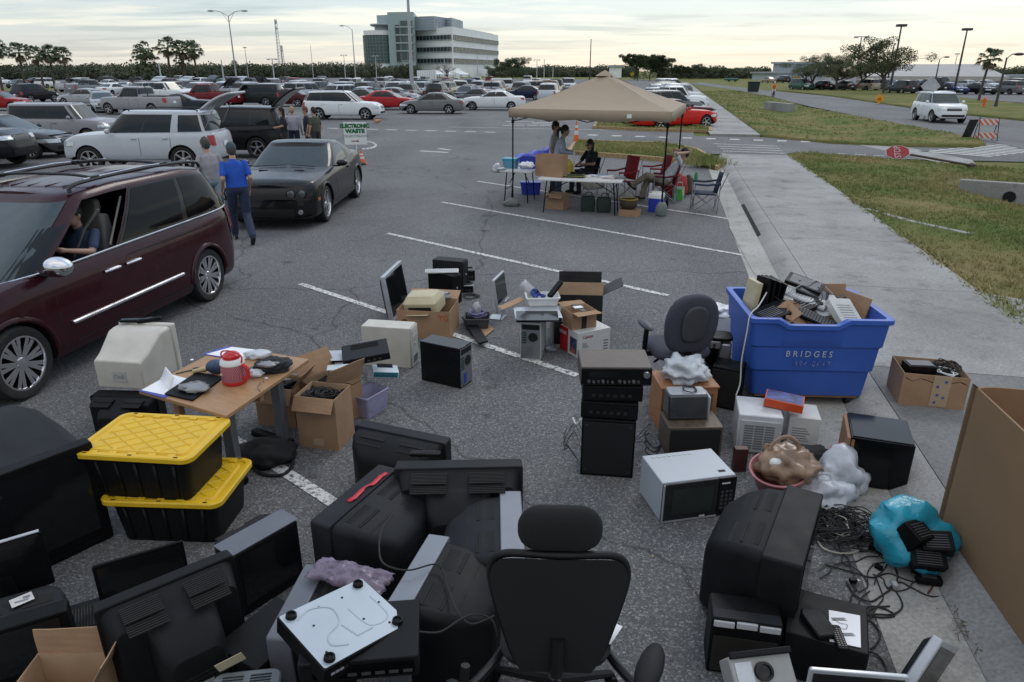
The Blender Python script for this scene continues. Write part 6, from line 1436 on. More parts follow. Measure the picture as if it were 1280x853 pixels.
camp_chair(G(879,264),172,navyc,'empty navy camp chair with bottle in its arm, outside the canopy at right')
camp_chair(G(730,240),200,mat('black_canvas',(.012,.014,.016),.8),'black camp chair under the woman in sunglasses')
ch_=G(829,252);camp_chair(ch_,172,mat('wine_canvas',(.12,.01,.02),.8),'dark red camp chair holding the reclining man')
t=thing('water_bottle','green bottle in the armrest of the navy camp chair','bottle',G(866,256)+Vector((.02,0,.52)),0);mb=MB();mb.lathe([(.01,0),(.04,0),(.045,.15),(.03,.18)],12);mb.build('bottle_body',mat('green_bottle',(.02,.25,.1),.3),t);mb=MB();mb.lathe([(.032,.18),(.03,.22),(.01,.225)],12);mb.build('cap',mat('green_bottle',(.02,.25,.1),.3),t)
make_person('standing woman in grey hooded sweatshirt with dark ponytail under the canopy',G(697,249),-10,dict(che=(.05,0,1.27),neck=(.08,0,1.45),head=(.14,0,1.58),shL=(.06,.17,1.39),shR=(.06,-.17,1.39),elL=(.1,.24,1.13),elR=(.12,-.24,1.13),wrL=(.36,.16,1.08),wrR=(.38,-.14,1.1)),cm((.34,.36,.42),(.03,.04,.07)),vox=.011,hairstyle='tail',sleeve='long')
sitc=dict(pel=(-.1,0,.5),che=(-.14,0,.84),neck=(-.12,0,1.02),head=(-.06,0,1.16),shL=(-.12,.18,.96),shR=(-.12,-.18,.96),elL=(.02,.26,.72),elR=(.02,-.26,.72),wrL=(.24,.12,.72),wrR=(.24,-.1,.7),hiL=(-.05,.1,.48),hiR=(-.05,-.1,.48),knL=(.36,.14,.5),knR=(.36,-.14,.5),anL=(.38,.14,.09),anR=(.4,-.12,.09))
make_person('seated woman in black with sunglasses behind the long table',G(733,240),215,sitc,cm((.01,.012,.016),(.02,.02,.025)),vox=.011,hairstyle='long',glasses=True)
q=ch_
make_person('reclining man in white T-shirt and khaki trousers with hands behind his head',q,172,dict(pel=(-.02,0,.5),che=(-.22,0,.8),neck=(-.34,0,.97),head=(-.4,0,1.1),shL=(-.3,.19,.92),shR=(-.3,-.19,.92),elL=(-.2,.36,1.14),elR=(-.2,-.36,1.14),wrL=(-.44,.16,1.15),wrR=(-.44,-.16,1.15),hiL=(0,.1,.48),hiR=(0,-.1,.48),knL=(.42,.12,.62),knR=(.4,-.1,.5),anL=(.72,.0,.36),anR=(.5,-.12,.1),foL=(.7,0,.6)),cm((.55,.55,.58),(.22,.19,.14)),vox=.011)
o=blob('backpack','dark red backpack leaning behind the white and green bag','backpack',G(846,248)+Vector((-.02,.25,0)),(.34,.25,.55),redc,13,.25,sub=3)
o=blob('backpack','olive brown bag behind the dark red backpack','bag',G(856,244)+Vector((.1,.2,0)),(.16,.2,.45),mat('olive_bag',(.06,.055,.035),.8),14,.25,sub=3)
cone(G(720,181),'tall orange cone with white bands beyond the standing woman',.95)
make_person('dark haired person in pale top mostly hidden behind the standing woman',G(692,243),-20,dict(),cm((.4,.36,.38),(.03,.03,.04)),vox=.014,hairstyle='short')
def frame_from(A,B,z=0.,z2=None):
 a,b=G(*A,z),G(*B,z);d=b-a;return a,b,(a+b)/2,math.degrees(math.atan2(d.y,d.x)),Vector((d.x,d.y,0)).length
def rr3(w_,h_,r,y,zc,xc=0,n=4): return [(xc+x,y,zc+z) for x,z in rrect(w_,h_,r,n)]
def crt(label,A,B,h_,d_,m=black2,fm=None,fr=.1,z0=0.,name='television',cat='television',style=0,sm=None,w_=None,tilt=0,hull=.62,shift=0,vents=True,back_label=False,scr=True,leg=.0):
 """A,B: pixels of the screen face's top edge, walked with the screen on the right; h height, d depth"""
 a,b,c,yw,L_=frame_from(A,B,z0+h_);w_=w_ or L_
 t=thing(name,label,cat,(c.x,c.y,z0),yw,rot=(tilt,0,yw));fm=fm or m
 mb=MB();mb.prism(rrect(w_,h_,.018),0,fr,'y');mb.v=[Vector((v.x,v.y,v.z+h_/2)) for v in mb.v]
 mb.v=[Vector((v.x*(1-.02*(v.y<.001)),v.y,v.z)) for v in mb.v];f_=mb.build('bezel',fm,t,bevel=.006)
 if scr:
  mb=MB();k=8;sw,sh=w_*.82,h_*.78
  mb.grid([[(-sw/2+sw*i/k,-.004-.012*(1-((i/k-.5)*2)**2)*(1-((j/k-.5)*2)**2),h_*.54-sh/2+sh*j/k) for j in range(k+1)] for i in range(k+1)]);mb.build('screen',screen,t)
  mb=MB();mb.box(-sw/2,sw/2,-.005,.002,h_*.035,h_*.075);mb.build('control_strip',blackgl,f_)
 H_=MB();rings=[];k0=.955
 prof=[(fr,k0,k0),(fr+.02,k0-.02,k0-.02),(fr+(d_-fr)*.3,.91,.925),(fr+(d_-fr)*.62,.8,.87),(fr+(d_-fr)*.88,hull,.78),(d_-.014,hull-.04,.73),(d_,hull-.1,.66)] if style==0 else [(fr,.98,.985),(fr+.02,.96,.97),(fr+(d_-fr)*.3,.92,1.06),(fr+(d_-fr)*.6,.84,1.12),(fr+(d_-fr)*.85,.72,1.1),(d_,.6,.9)] if style==2 else \
           [(fr,k0,k0),(fr+.015,k0-.03,k0-.03),(fr+(d_-fr)*.38,.86,.86),(fr+(d_-fr)*.43,.5,.86),(fr+(d_-fr)*.85,.44,.76),(d_,.36,.66)]
 for y,kx,kz in prof: rings.append(rr3(w_*kx,h_*kz,min(w_,h_)*.09,y,h_*kz/2+h_*((.03 if kz<.9 else (1-kz)/2) if style<2 else .0),shift*(y-fr)))
 H_.loft(rings,True,True);hl=H_.build('back_shell',m,t,smooth=50,bevel=.004)
 if vents:
  for s_ in (-1,1):
   mb=MB()
   for i in range(13 if style != 2 else 0):
    y=fr+.04+(d_-fr)*.5*i/13;kz=.955+(.87-.955)*((y-fr)/((d_-fr)*.62));x0=s_*w_*.22;zc=h_*(kz+.03) if kz<.9 else h_*((1+kz)/2)
    mb.cb((x0,y,zc-.001),(w_*.27,.009,.006))
   if mb.v: mb.build('vent_slots',under,hl)
  mb=MB()
  for i in range(10):
   mb.cb((0,d_+.0005,h_*.14+h_*.4*i/10),(w_*.36,.004,.006))
  mb.build('rear_vents',under,hl)
 mb=MB();
 for x,z in ((-w_*.43,h_*.93),(w_*.43,h_*.93),(-w_*.43,h_*.07),(w_*.43,h_*.07)): mb.cyl((x,fr+.001,z),(x,fr+.008,z),.009,n=8)
 mb.build('screw_wells',under,f_)
 if back_label: mb=MB();mb.box(-.05,.05,d_,d_+.003,h_*.3,h_*.42);mb.build('rating_label',mat('foil_label',(.3,.3,.3),.35),hl)
 return t
tvs={}
greybz=mat('grey_bezel',(.11,.115,.135),.4,var=.08);silbz=mat('silver_bezel',(.2,.21,.235),.35,metal=.2,var=.05)
dust=mat('dusty_grey_shell',(.016,.017,.02),.6,spec=.18,var=.3,scale=5,bump=.05)
tvs['a']=crt('dark television seen from behind, farthest of the heap, partly behind the one with the remote',(565,547),(452,524),.46,.34,m=black2,fm=dust,style=0)
tvs['b']=crt('wide dark television from behind with a black remote lying on top',(653,573),(494,576),.56,.46,m=black2,fm=dust,style=1)
tvs['c']=crt('dark television with red tape on its frame in the middle of the heap',(475,579),(386,652),.5,.5,m=dust,fm=dust,fr=.14)
tvs['d']=crt('television with silver front strip facing right beside the mesh chair',(657,700),(651,612),.5,.46,m=dust,fm=silbz,fr=.13)
tvs['e']=crt('television with grey front strip facing left, under the black cord',(528,680),(490,742),.5,.5,m=black2,fm=silbz,fr=.12,w_=.62)
tvs['f']=crt('small television with grey top, screen turned to lower right, beside the yellow lidded totes',(290,697),(372,650),.42,.33,m=dust,fm=black2,fr=.16)
mb=MB();mb.box(-.225,.225,.004,.17,.4205,.4245);mb.build('top_panel',greybz,tvs['f'],bevel=.002)
tvs['g']=crt('big dark television seen from behind at lower left, next to the open carton',(286,685),(112,756),.6,.42,m=black2,fm=black2,fr=.07,style=1,back_label=True)
tvs['h']=crt('large black television standing right of the mesh chair, screen turned right',(1004,711),(1030,616),.6,.52,m=black2,fm=black2,fr=.2)
tvs['i']=crt('largest television at the left edge with ribbed dusty back, below the maroon van',(-75,622),(116,551),.72,.95,m=dust,fm=black,fr=.09,style=2)
crt('dark television with grey top left of the silver player',(383,702),(330,800),.42,.36,m=black2,fm=greybz,fr=.12,w_=.55)
tc0=tvs['c'];wc=.69
mb=MB();mb.grid([[(.1-.36*i/14,.085+.006*math.sin(i*.9)+(.018 if j else -.014)*(1-.55*(i in (6,7)))+.002*i,.5045+.004*abs(math.sin(i*1.7))+(.008 if i in (6,7) else 0)) for j in (0,1)] for i in range(15)]);mb.build('red_tape',mat('red_ribbon',(.5,.01,.02),.45),tc0,solid=.002)
def remote(loc,yaw,label,L_=.19,w_=.05,tilt=(0,0),m=black):
 t=thing('remote_control',label,'remote control',loc,yaw,rot=(tilt[0],tilt[1],yaw));mb=MB();mb.prism(rrect(L_,w_,.012),0,.022);mb.build('remote_body',m,t,bevel=.004)
 mb=MB()
 for i in range(9):
  for j in range(3): mb.cb((-L_*.38+i*L_*.085,-w_*.28+j*w_*.28,.023),(.008,.008,.004))
 mb.build('buttons',trimm,t);return t
def zat_(t,h): return h
remote(G(531,571,.562)+Vector((0,.02,0)),-2,'black remote control on top of the wide dark television',.2,.055)
a,b,c,yw,L_=frame_from((345,770),(405,832),.58)
pl=thing('disc_player','upturned disc player with pale metal base and four round feet on the dark recorder','disc player',(c.x,c.y,.56),yw,rot=(-6,4,yw))
pw,pd,ph=.40,.46,.085
mb=MB();mb.box(-pw/2,pw/2,0,pd,-ph,0);mb.build('case',black,pl,bevel=.004)
palem=mat('pale_plate',(.40,.45,.49),.4,metal=.25,var=.07,scale=3,bump=.05,bscale=20)
mb=MB();mb.prism([(x,y+pd/2) for x,y in rrect(pw-.012,pd-.012,.01)],.001,.004);bp_=mb.build('base_plate',palem,pl,bevel=.001)
mb=MB();mb.tube(smooth_path([(-.12,.06,.004),(-.15,.14,.005),(-.1,.22,.005),(.0,.2,.005),(.04,.12,.005),(.1,.1,.005),(.14,.16,.005)],5),.0035,6);mb.tube(smooth_path([(-.05,.28,.004),(.1,.3,.004),(.1,.4,.004),(-.06,.41,.004)],5),.003,6);mb.tube([(.02,.2,.004),(.12,.22,.004),(.12,.3,.004)],.004,6);mb.build('pressed_ribs',palem,bp_)
mb=MB()
for x,y in ((-.05,.1),(.05,.3),(-.13,.3),(.14,.38),(.0,.42),(-.14,.18),(.12,.06)): mb.cyl((x,y,.003),(x,y,.006),.006,n=8)
mb.build('screw_holes',under,bp_)
for x,y in ((-.16,.05),(.16,.05),(-.16,.41),(.16,.41)): mb=MB();mb.at((x,y,.003));mb.lathe([(.026,0),(.024,.018),(.017,.02),(.014,.012),(.001,.012)],18);mb.build('foot',black,pl)
for x in (-.17,-.15,-.13,-.11,-.08,-.05,-.02,.02,.05,.09,.12,.14): mb=MB();mb.box(pw/2,pw/2+.004,pd/2+x*1.1-.009,pd/2+x*1.1+.009,-.06+.015*(x<0),-.035+.01*(x>.05));mb.build('socket',[silver,under][x in (-.11,.09)],pl)
rec_=thing('recorder','dark video recorder under the upturned silver player','video recorder',G(450,850,.4),6);mb=MB();mb.box(-.26,.26,0,.36,0,.11);mb.build('case',black2,rec_,bevel=.006);mb=MB();mb.box(-.24,.24,-.004,.0,.02,.09);mb.build('front_panel',blackgl,rec_)
mb=MB()
for i in range(5): mb.box(-.05+i*.06,-.01+i*.06,-.007,-.004,.03,.045)
mb.build('buttons',dgrey,rec_)
crt('black television lying below the recorder, cut by the bottom edge',(560,870),(380,880),.38,.3,m=black2,fm=black,fr=.1)
vcr=thing('tape_deck','small dark box wedged between the heap and the player','tape deck',G(366,838,.1),60);mb=MB();mb.box(-.2,.2,0,.3,0,.18);mb.build('case',black2,vcr,bevel=.005)
mb=MB();mb.box(-.16,.16,-.004,0,.03,.1);mb.build('front_panel',blackgl,vcr)
bagm=mat('lavender_film',(.24,.19,.26),.3,var=.2,alpha=.7,bump=.6,bscale=16)
def film(label,loc,yaw,w_,d_,h_,m,seed,cat='bag',name='plastic_bag'):
 P=[];r=random.Random(seed)
 for i in range(31):
  row_=[]
  for j in range(23):
   u,v=i/30*2-1,j/22*2-1;e=(1-u*u)*(1-v*v);q=Vector((u*2.2+seed,v*2.2,0));f_=noise.noise(q);g_=1-abs(noise.noise(q*1.9))*2;k_=1-abs(noise.noise(q*4.2+Vector((0,9,0))))*2
   z=h_*(e**.5*(.35+.3*f_)+.28*g_*(e**.3)+.12*k_)*.8
   row_.append((u*w_/2*(1+.14*noise.noise(Vector((v*3,seed,1)))),v*d_/2*(1+.2*noise.noise(Vector((u*3,seed,5)))),max(0,z)+.004))
  P.append(row_)
 mb=MB();mb.grid(P);o=mb.build(name,m,smooth=80,solid=.0015);o.location=loc;o.rotation_euler=(0,0,rad(yaw));tag(o,label,cat);return o
film('lavender translucent plastic wrap behind the silver player',G(438,722,.44),-18,.44,.17,.1,bagm,21)
def lcd(label,loc,yaw,w_,h_,th=.04,tilt=0,m=black,fm=None,stand=True,name='monitor',cat='monitor',curved=False,face=True):
 t=thing(name,label,cat,loc,yaw,rot=(tilt,0,yaw));z0=.1 if stand else 0
 mb=MB();mb.prism([(x,z+z0+h_/2) for x,z in rrect(w_,h_,.012)],0,th*.5,'y');b_=mb.build('bezel',fm or m,t,bevel=.004)
 mb=MB();mb.loft([rr3(w_*k,h_*k2,.02,y,z0+h_/2) for y,k,k2 in ((th*.5,.97,.96),(th,.8,.75),(th*1.25,.5,.45))]);mb.build('back_cover',m,t,bevel=.003)
 if face: mb=MB();mb.box(-w_*.46,w_*.46,-.003,0,z0+h_*.06,z0+h_*.94);mb.build('screen',screen,t)
 mb=MB()
 for i in range(7): mb.cb((0,th*1.2-.002*i,z0+h_*.74+i*.01),(w_*.5,.004,.003))
 mb.build('rear_vents',under,b_)
 if stand:
  mb=MB();mb.loft([[(x,y+th,z) for x,y in rrect(.12-.04*f,.05,.015)] for z,f in ((.015,0),(z0+h_*.45,1))]);mb.build('neck',m,t)
  mb=MB();mb.prism([(x,y+th) for x,y in rrect(w_*.52,.2,.08)],0,.018);mb.build('stand',m,t,bevel=.004)
 return t
a,b,c,yw,L_=frame_from((117,712),(227,680),.38)
lcd('thin black flat monitor standing between the totes and the big television at lower left',Vector((c.x,c.y,0)),yw,L_+.02,.38,stand=False,tilt=-4)
lcd('black flat monitor on a stand at the left edge with a pale top edge',G(4,778)+Vector((.0,.1,0)),215,.44,.36,m=black)
mb=MB();mb.box(-.21,.21,-.001,.022,.4605,.466);mb.build('top_edge',mat('pale_edge',(.5,.52,.55),.35),C.objects['monitor.001'] if 'monitor.001' in C.objects else None)
t=crt('television lying on its face at the lower left corner with white label',(-40,800),(60,770),.34,.4,m=dust,fm=black,fr=.1,w_=.5)
mb=MB();mb.at(rot=(0,0,15)).cb((0,0,.001),(.1,.075,.002));o=mb.build('sticker',mat('sticker_white',(.5,.48,.46),.5),t);o.location=(.04,.2,.34);
mb=MB();mb.cb((0,-.012,.003),(.06,.012,.001));mb.cb((.02,.012,.003),(.03,.02,.001));mb.build('print',mgrey,o)
t=thing('scanner','flat dark device with ribbed lid between the labelled television and the open carton','scanner',G(92,775,.12),30);mb=MB();mb.prism([(x,y) for x,y in rrect(.42,.28,.03)],-.12,0);mb.build('case',dust,t,bevel=.01)
mb=MB();mb.box(-.08,.16,-.1,.08,.0,.004);mb.build('vent_slots',ventx,t)
cb_=G(118,852,.3);cardbox('cardboard_box','open brown carton with raised flaps at the bottom left of the photo',Vector((G(100,815,.34).x,G(100,815,.34).y-.27,0)),3,.36,.27,.34,(100,28,4,None),m=card,mi=card2,fl=.5)
mb=MB();mb.cb((0,0,0),(.12,.002,.07));o=mb.build('cardboard_scrap',beige2);o.location=G(288,828,.42);o.rotation_euler=(rad(20),rad(-14),rad(25));tag(o,'small yellowed cardboard scrap behind the vented grey device','cardboard scrap')
t=thing('network_box','grey device with vent holes at the bottom edge, right of the open carton','electronic device',G(305,862,.38),8);mb=MB();mb.prism([(x,y) for x,y in rrect(.3,.22,.05)],-.3,0);mb.build('case',mat('grey_device',(.10,.115,.12),.45),t,bevel=.01)
for j in (-1,1):
 mb=MB()
 for i in range(7): mb.box(j*.06-.045,j*.06+.045,.07-i*.016,.076-i*.016,.0,.003)
 mb.build('vent_slots',under,t)
ytote=mat('yellow_lid',(.68,.42,.012),.4,var=.05);
def tote_box(label,loc,yaw,group=None):
 t=thing('storage_tote',label,'storage tote',loc,yaw);w_,d_,h_=.70,.50,.31
 mb=MB();R=[]
 for z,k in ((0,.9),(.02,.92),(h_,1.0)):
  R.append([(x*k,y*k+d_/2,z) for x,y in rrect(w_,d_,.06,5)])
 mb.loft(R);mb.build('tote_body',mat('tote_black',(.005,.005,.006),.5,spec=.25,var=.2),t)
 for i in range(-2,3):
  mb=MB();mb.add([(i*.12-.012,d_/2-d_/2*.92-.002,.02),(i*.12+.012,d_/2-d_/2*.92-.002,.02),(i*.13+.012,-.003,h_-.04),(i*.13-.012,-.003,h_-.04)],[(0,1,2,3)]);mb.build('rib',MC['tote_black'],t,solid=.004)
 W_,D_=.80,.58;mb=MB()
 def ring(k,z,r=.07): return [(x,y+d_/2,z) for x,y in rrect(W_-k,D_-k,max(.01,r),6)]
 mb.loft([ring(.03,h_-.012),ring(0,h_-.005),ring(0,h_+.022),ring(.015,h_+.03),ring(.07,h_+.03,.05),ring(.085,h_+.018,.045),ring(.13,h_+.015,.035),ring(.15,h_+.028,.03)],True,True);lid=mb.build('lid',ytote,t,smooth=35)
 mb=MB();x0,y0,z=(W_-.15)/2,(D_-.15)/2,h_+.0285
 for s_ in (-1,1):
  for i in range(-4,6):
   pts=[];c0=i*.145
   for u in [v/60 for v in range(-60,61)]:
    x=u*x0;y=s_*(x-c0)*.72
    if abs(y)<y0-.015 and abs(x)<x0-.015: pts.append((x,y+d_/2,z))
   if len(pts)>3: mb.tube([pts[0],pts[-1]],.0055,4)
 mb.build('lid_ribs',ytote,lid,smooth=0)
 mb=MB()
 for x,y in ((-.3,-D_/2+.02),(0,-D_/2+.02),(.3,-D_/2+.02),(-.3,D_/2-.02),(0,D_/2-.02),(.3,D_/2-.02)): mb.prism([(x+a,y+d_/2+b_) for a,b_ in rrect(.03,.012,.005)],h_+.029,h_+.0312)
 mb.build('lock_holes',under,lid)
 for i in range(5):
  for s_ in (-1,1): mb=MB();mb.cb((-.26+.13*i,d_/2+s_*(D_/2-.045),h_+.024),(.05,.03,.014));mb.build('lid_lug',ytote,lid,bevel=.004)
 return t
p,yw,w_=base((137,680),(246,686));p=Vector((-2.27,3.84,0))
tote_box('black storage tote with yellow lid, lower one of the two, on the ground',p+Vector((.02,0,0)),-3)
tote_box('black storage tote with yellow ribbed lid, upper one of the two',p+Vector((-.1,.0,.335)),-6)
crt('black low set beneath the beige computer monitor',(205,489),(122,487),.33,.34,m=black2,fm=black,fr=.12,style=1)
t=thing('computer_monitor','old beige computer monitor turned away, with a dark keyboard bar on top','monitor',G(151,487,.345)+Vector((0,.02,0)),-8)
mb=MB();w_=.50
side=[(0,0),(0,.25),(.10,.29),(.20,.36),(.28,.42),(.34,.43),(.42,.43),(.44,.42),(.44,0)]
def mon_ring(x,k): return [(x,y if y<.3 else y,z*(1-(1-k)*.12)) for y,z in side]
mb.loft([mon_ring(-w_/2,.6),mon_ring(-w_/2+.02,1),mon_ring(w_/2-.02,1),mon_ring(w_/2,.6)]);mb.v=[Vector((v.x*(.86+.14*min(1,v.y/.3)),v.y,v.z)) for v in mb.v]
mb.build('back_shell',beige,t,smooth=30,bevel=.01,seg=3)
mb=MB();mb.box(-w_/2-.01,w_/2+.01,.44,.5,-.01,.44);fb=mb.build('bezel',beige,t,bevel=.012);mb=MB();mb.box(-.2,.2,.5,.503,.06,.4);mb.build('screen',screen,t)
mb=MB();mb.box(-.065,.065,-.004,-.001,.06,.16);mb.build('back_label',mat('label_grey',(.42,.41,.38),.5),t);text_mesh('Dell',.06,mat('faint_print',(.3,.3,.28),.5),'lettering',t,(0,-.0055,.11),(90,0,0),ext=.001)
t2=thing('keyboard','narrow black keyboard bar lying on top of the beige monitor','keyboard',G(170,402,.79),14,rot=(0,3,14));mb=MB();mb.prism(rrect(.26,.06,.01),0,.02);mb.build('key_base',black,t2,bevel=.004);mb=MB()
for i in range(14):
 for j in range(2): mb.cb((-.11+i*.017,-.012+j*.022,.023),(.011,.014,.006))
mb.build('keys',mat('blue_grey_keys',(.09,.12,.14),.5),t2)
t2=thing('remote_control','long black remote beside the keyboard bar on the beige monitor','remote control',G(181,401,.79)+Vector((.05,-.02,0)),22,rot=(0,-3,22));mb=MB();mb.prism(rrect(.2,.05,.01),0,.03);mb.build('remote_body',black,t2,bevel=.006)
mb=MB();mb.box(-.03,.03,-.015,.015,.03,.034);mb.build('buttons',dgrey,t2)
zt2=.70
tb=thing('desk_table','brown wood topped table covered with papers and bags next to the beige monitor','table',(-2.35,4.5,0),-28)
P4=[G(173,488,zt2),G(283,520,zt2),G(386,449,zt2),G(283,432,zt2)]
Mi=Matrix.Rotation(rad(28),3,'Z');loc4=[Mi @ (p-Vector((-2.35,4.5,zt2))) for p in P4]
mb=MB();mb.prism([(p.x,p.y) for p in loc4],zt2-.03,zt2);mb.build('tabletop',oakt,tb,bevel=.004)
cxy=sum(loc4,Vector())/4
for f,nm in ((.2,0),(.8,1)):
 a=loc4[0].lerp(loc4[1],.5).lerp(loc4[3].lerp(loc4[2],.5),f)
 mb=MB();mb.box(a.x-.05+.25,a.x+.05+.25,a.y-.03,a.y+.03,.05,zt2-.04);mb.build('leg',mat('grey_metal',(.16,.17,.18),.4,metal=.4),tb,bevel=.008)
 mb=MB();mb.box(a.x-.1,a.x+.34,a.y-.035,a.y+.035,0,.06);mb.build('foot',black,tb,bevel=.015)
mb=MB();a=loc4[0].lerp(loc4[1],.3);mb.box(a.x-.03,a.x+.03,a.y+.08,a.y+.13,0,zt2-.04);mb.build('leg',oakt,tb,bevel=.006)
mb=MB();mb.box(a.x-.1,cxy.x+.35,cxy.y-.02,cxy.y+.02,zt2-.14,zt2-.035);mb.build('crossrail',oakt,tb)
for px,py in ((240,450),(333,473)): mb=MB();q=Mi @ (G(px,py,zt2)-Vector((-2.35,4.5,0)));mb.cyl((q.x,q.y,zt2+.0005),(q.x,q.y,zt2+.003),.014,n=12);mb.build('screw_cap',paper,tb)
def sheet_on(nm,label,cat,pix,m,z=zt2+.002,th=.002,curl=None,group=None):
 P=[G(*q,z) for q in pix];c0=sum(P,Vector())/len(P);mb=MB();mb.prism([((p-c0).x,(p-c0).y) for p in P],0,th);o=mb.build(nm,m,smooth=0);o.location=(c0.x,c0.y,z);tag(o,label,cat,group);return o
folder_b=mat('blue_folder',(.05,.06,.35),.5)
sheet_on('folder','blue folder under the white sheets at the near left table corner','folder',[(173,489),(205,498),(245,478),(215,470)],folder_b,th=.003)
sheet_on('paper_sheet','white sheets on the blue folder at the near left table corner','paper',[(177,488),(206,494),(242,476),(213,468)],paper,zt2+.006)
mb=MB();R=[]
for i in range(9): a=i/8*PI*.95;R.append([(-.06+.055*i/8+.0*math.cos(a),y,.002+.085*math.sin(a*.62)*(i/8)) for y in (-.13,.13)])
mb.grid(R);o=mb.build('curled_sheet',paper,solid=.0015);o.location=G(216,478,zt2+.01);o.rotation_euler=(0,0,rad(38));tag(o,'white page curling upward beside the black binder','paper')
sheet_on('folder','blue edged folder at the far side of the table behind the red jug','folder',[(253,443),(300,452),(322,440),(285,433)],folder_b,th=.003)
sheet_on('paper_sheet','white sheets behind the red and white jug','paper',[(258,443),(302,450),(340,440),(290,434)],paper,zt2+.006)
sheet_on('binder','black binder under a clear bag at the near table edge','binder',[(206,494),(241,502),(280,473),(246,467)],black,th=.014)
blob('clear_bag','flat clear bag lying on the black binder','bag',G(243,486,zt2+.018),(.12,.09,.035),mat('clear_film',(.22,.22,.23),.2,bump=1.,bscale=25,spec=.7),31,.45,yaw=-20,sub=3)
mb=MB();mb.prism(rrect(.12,.06,.015),0,.012);o=mb.build('mobile_phone',black,bevel=.004);o.location=G(250,463,zt2);o.rotation_euler=(0,0,rad(-6));tag(o,'black phone lying behind the wooden handled brush','phone')
mb=MB();mb.prism(rrect(.15,.014,.005),0,.008);o=mb.build('green_pencil',mat('green_pencil',(.04,.06,.02),.6),bevel=.002);o.location=G(233,465,zt2);o.rotation_euler=(0,0,rad(35));tag(o,'dark green pencil beside the curled page','pencil')
t=thing('hand_brush','blue item with pale wooden handle left of the red jug','brush',G(262,468,zt2),8);mb=MB();mb.tube([(-.12,0,.03),(-.02,.01,.045)],[.016,.02],10);mb.build('handle',mat('pale_wood',(.5,.38,.2),.6),t)
mb=MB();mb.ell((.05,.02,.055),(.075,.06,.055),16,12);mb.build('brush_head',mat('denim_blue',(.03,.055,.11),.6,var=.4,scale=25),t)
t=thing('drink_jug','red and white insulated drink jug with circle pattern on the table','jug',G(294,478,zt2),-20)
def jugp(n,l,b):
 tc=n.new('ShaderNodeTexCoord');mp=n.new('ShaderNodeMapping');mp.inputs['Location'].default_value=(.06,.1,-.085);l.new(tc.outputs['Object'],mp.inputs['Vector'])
 w_=n.new('ShaderNodeTexWave');w_.wave_type='RINGS';w_.rings_direction='SPHERICAL';w_.inputs['Scale'].default_value=17;l.new(mp.outputs[0],w_.inputs['Vector'])
 l.new(ramp(n,l,w_.outputs['Fac'],[(0,(.45,.03,.03)),(.35,(.5,.5,.45)),(.55,(.05,.12,.3)),(.8,(.3,.05,.05))],'CONSTANT'),b.inputs['Base Color']);b.inputs['Roughness'].default_value=.4
mb=MB();mb.lathe([(.001,.0),(.082,.0),(.09,.01),(.09,.03)],32);mb.build('red_base',redp,t);mb=MB();mb.lathe([(.09,.03),(.0915,.035),(.088,.15),(.086,.155)],32);mb.build('jug_body',layered('jug_pattern',jugp),t)
mb=MB();mb.lathe([(.086,.155),(.09,.16),(.086,.185),(.07,.2),(.001,.2)],32);mb.build('white_shoulder',whitep,t);mb=MB();mb.lathe([(.062,.2),(.064,.205),(.062,.225),(.045,.24),(.001,.243)],28);mb.build('lid',redp,t)
mb=MB();mb.tube(smooth_path([(.085,0,.05),(.125,0,.055),(.135,0,.1),(.125,0,.145),(.085,0,.15)],5),.014,8);mb.build('handle',redp,t);mb=MB();mb.tube(smooth_path([(-.088,0,.17),(-.09,-.0,.23),(0,-.02,.262),(.088,0,.23),(.088,0,.17)],5),.006,6);mb.build('carry_loop',redp,t)
mb=MB();mb.cb((-.04,-.084,.09),(.02,.004,.02));mb.build('emblem',beige2,t,bevel=.002)
pouch=mat('black_fabric',(.012,.013,.016),.8,var=.5,scale=15)
blob('fabric_pouch','black shiny pouch at the right end of the table','pouch',G(342,463,zt2),(.15,.1,.1),pouch,33,.35,yaw=20)
blob('clear_bag','grey plastic lying on the black pouch','bag',G(335,457,zt2+.07),(.09,.06,.03),mat('clear_film',(.22,.22,.23),.2,bump=1.,bscale=25),35,.4,sub=3)
blob('crumpled_bag','small crumpled white plastic at the foot of the red jug','bag',G(320,470,zt2),(.07,.06,.055),mat('white_film',(.55,.57,.6),.3,bump=1.2,bscale=20),36,.4,sub=3)
blob('crumpled_bag','white and blue bag behind the red jug','bag',G(322,447,zt2),(.11,.07,.06),mat('white_film',(.55,.57,.6),.3,bump=1.2,bscale=20),37,.4,sub=3)
mb=MB();mb.cb((0,0,.02),(.12,.1,.04));o=mb.build('adapter_box',mat('slate_box',(.04,.05,.055),.5),bevel=.006);o.location=G(322,466,zt2);o.rotation_euler=(0,0,rad(-30));tag(o,'slate grey box between the red jug and the black pouch','box')
def cord(label,pts,m=rubber,r=.0035,name='cable',k=8,cat='cable',group=None,plug=True):
 P=smooth_path(pts,k);o0_=P[0].copy();mb=MB();mb.tube([p-o0_ for p in P],r,6);t=mb.build(name,m);t.location=o0_;tag(t,label,cat,group)
 return t
rc=random.Random(3)
def curl(c,r,n,z,jit=.3,rot=0,ell=1.):
 return [Vector((c.x+r*(1+rc.uniform(-jit,jit))*math.cos(rot+2*PI*i/8)*ell,c.y+r*(1+rc.uniform(-jit,jit))*math.sin(rot+2*PI*i/8),z+rc.uniform(0,.012))) for i in range(n)]
cord('tan cord hanging in loops from the right table edge',[G(326,478,.71),G(322,486,.73),G(331,492,.66),G(336,484,.66),G(328,476,.715)],mat('tan_cord',(.12,.09,.05),.7),.003)
p,yw,w_=base((322,530),(372,535));b1_=cardbox('cardboard_box','open carton with gadgets between the table and the taller carton',p,yw,.36,.3,.36,(150,35,None,60));
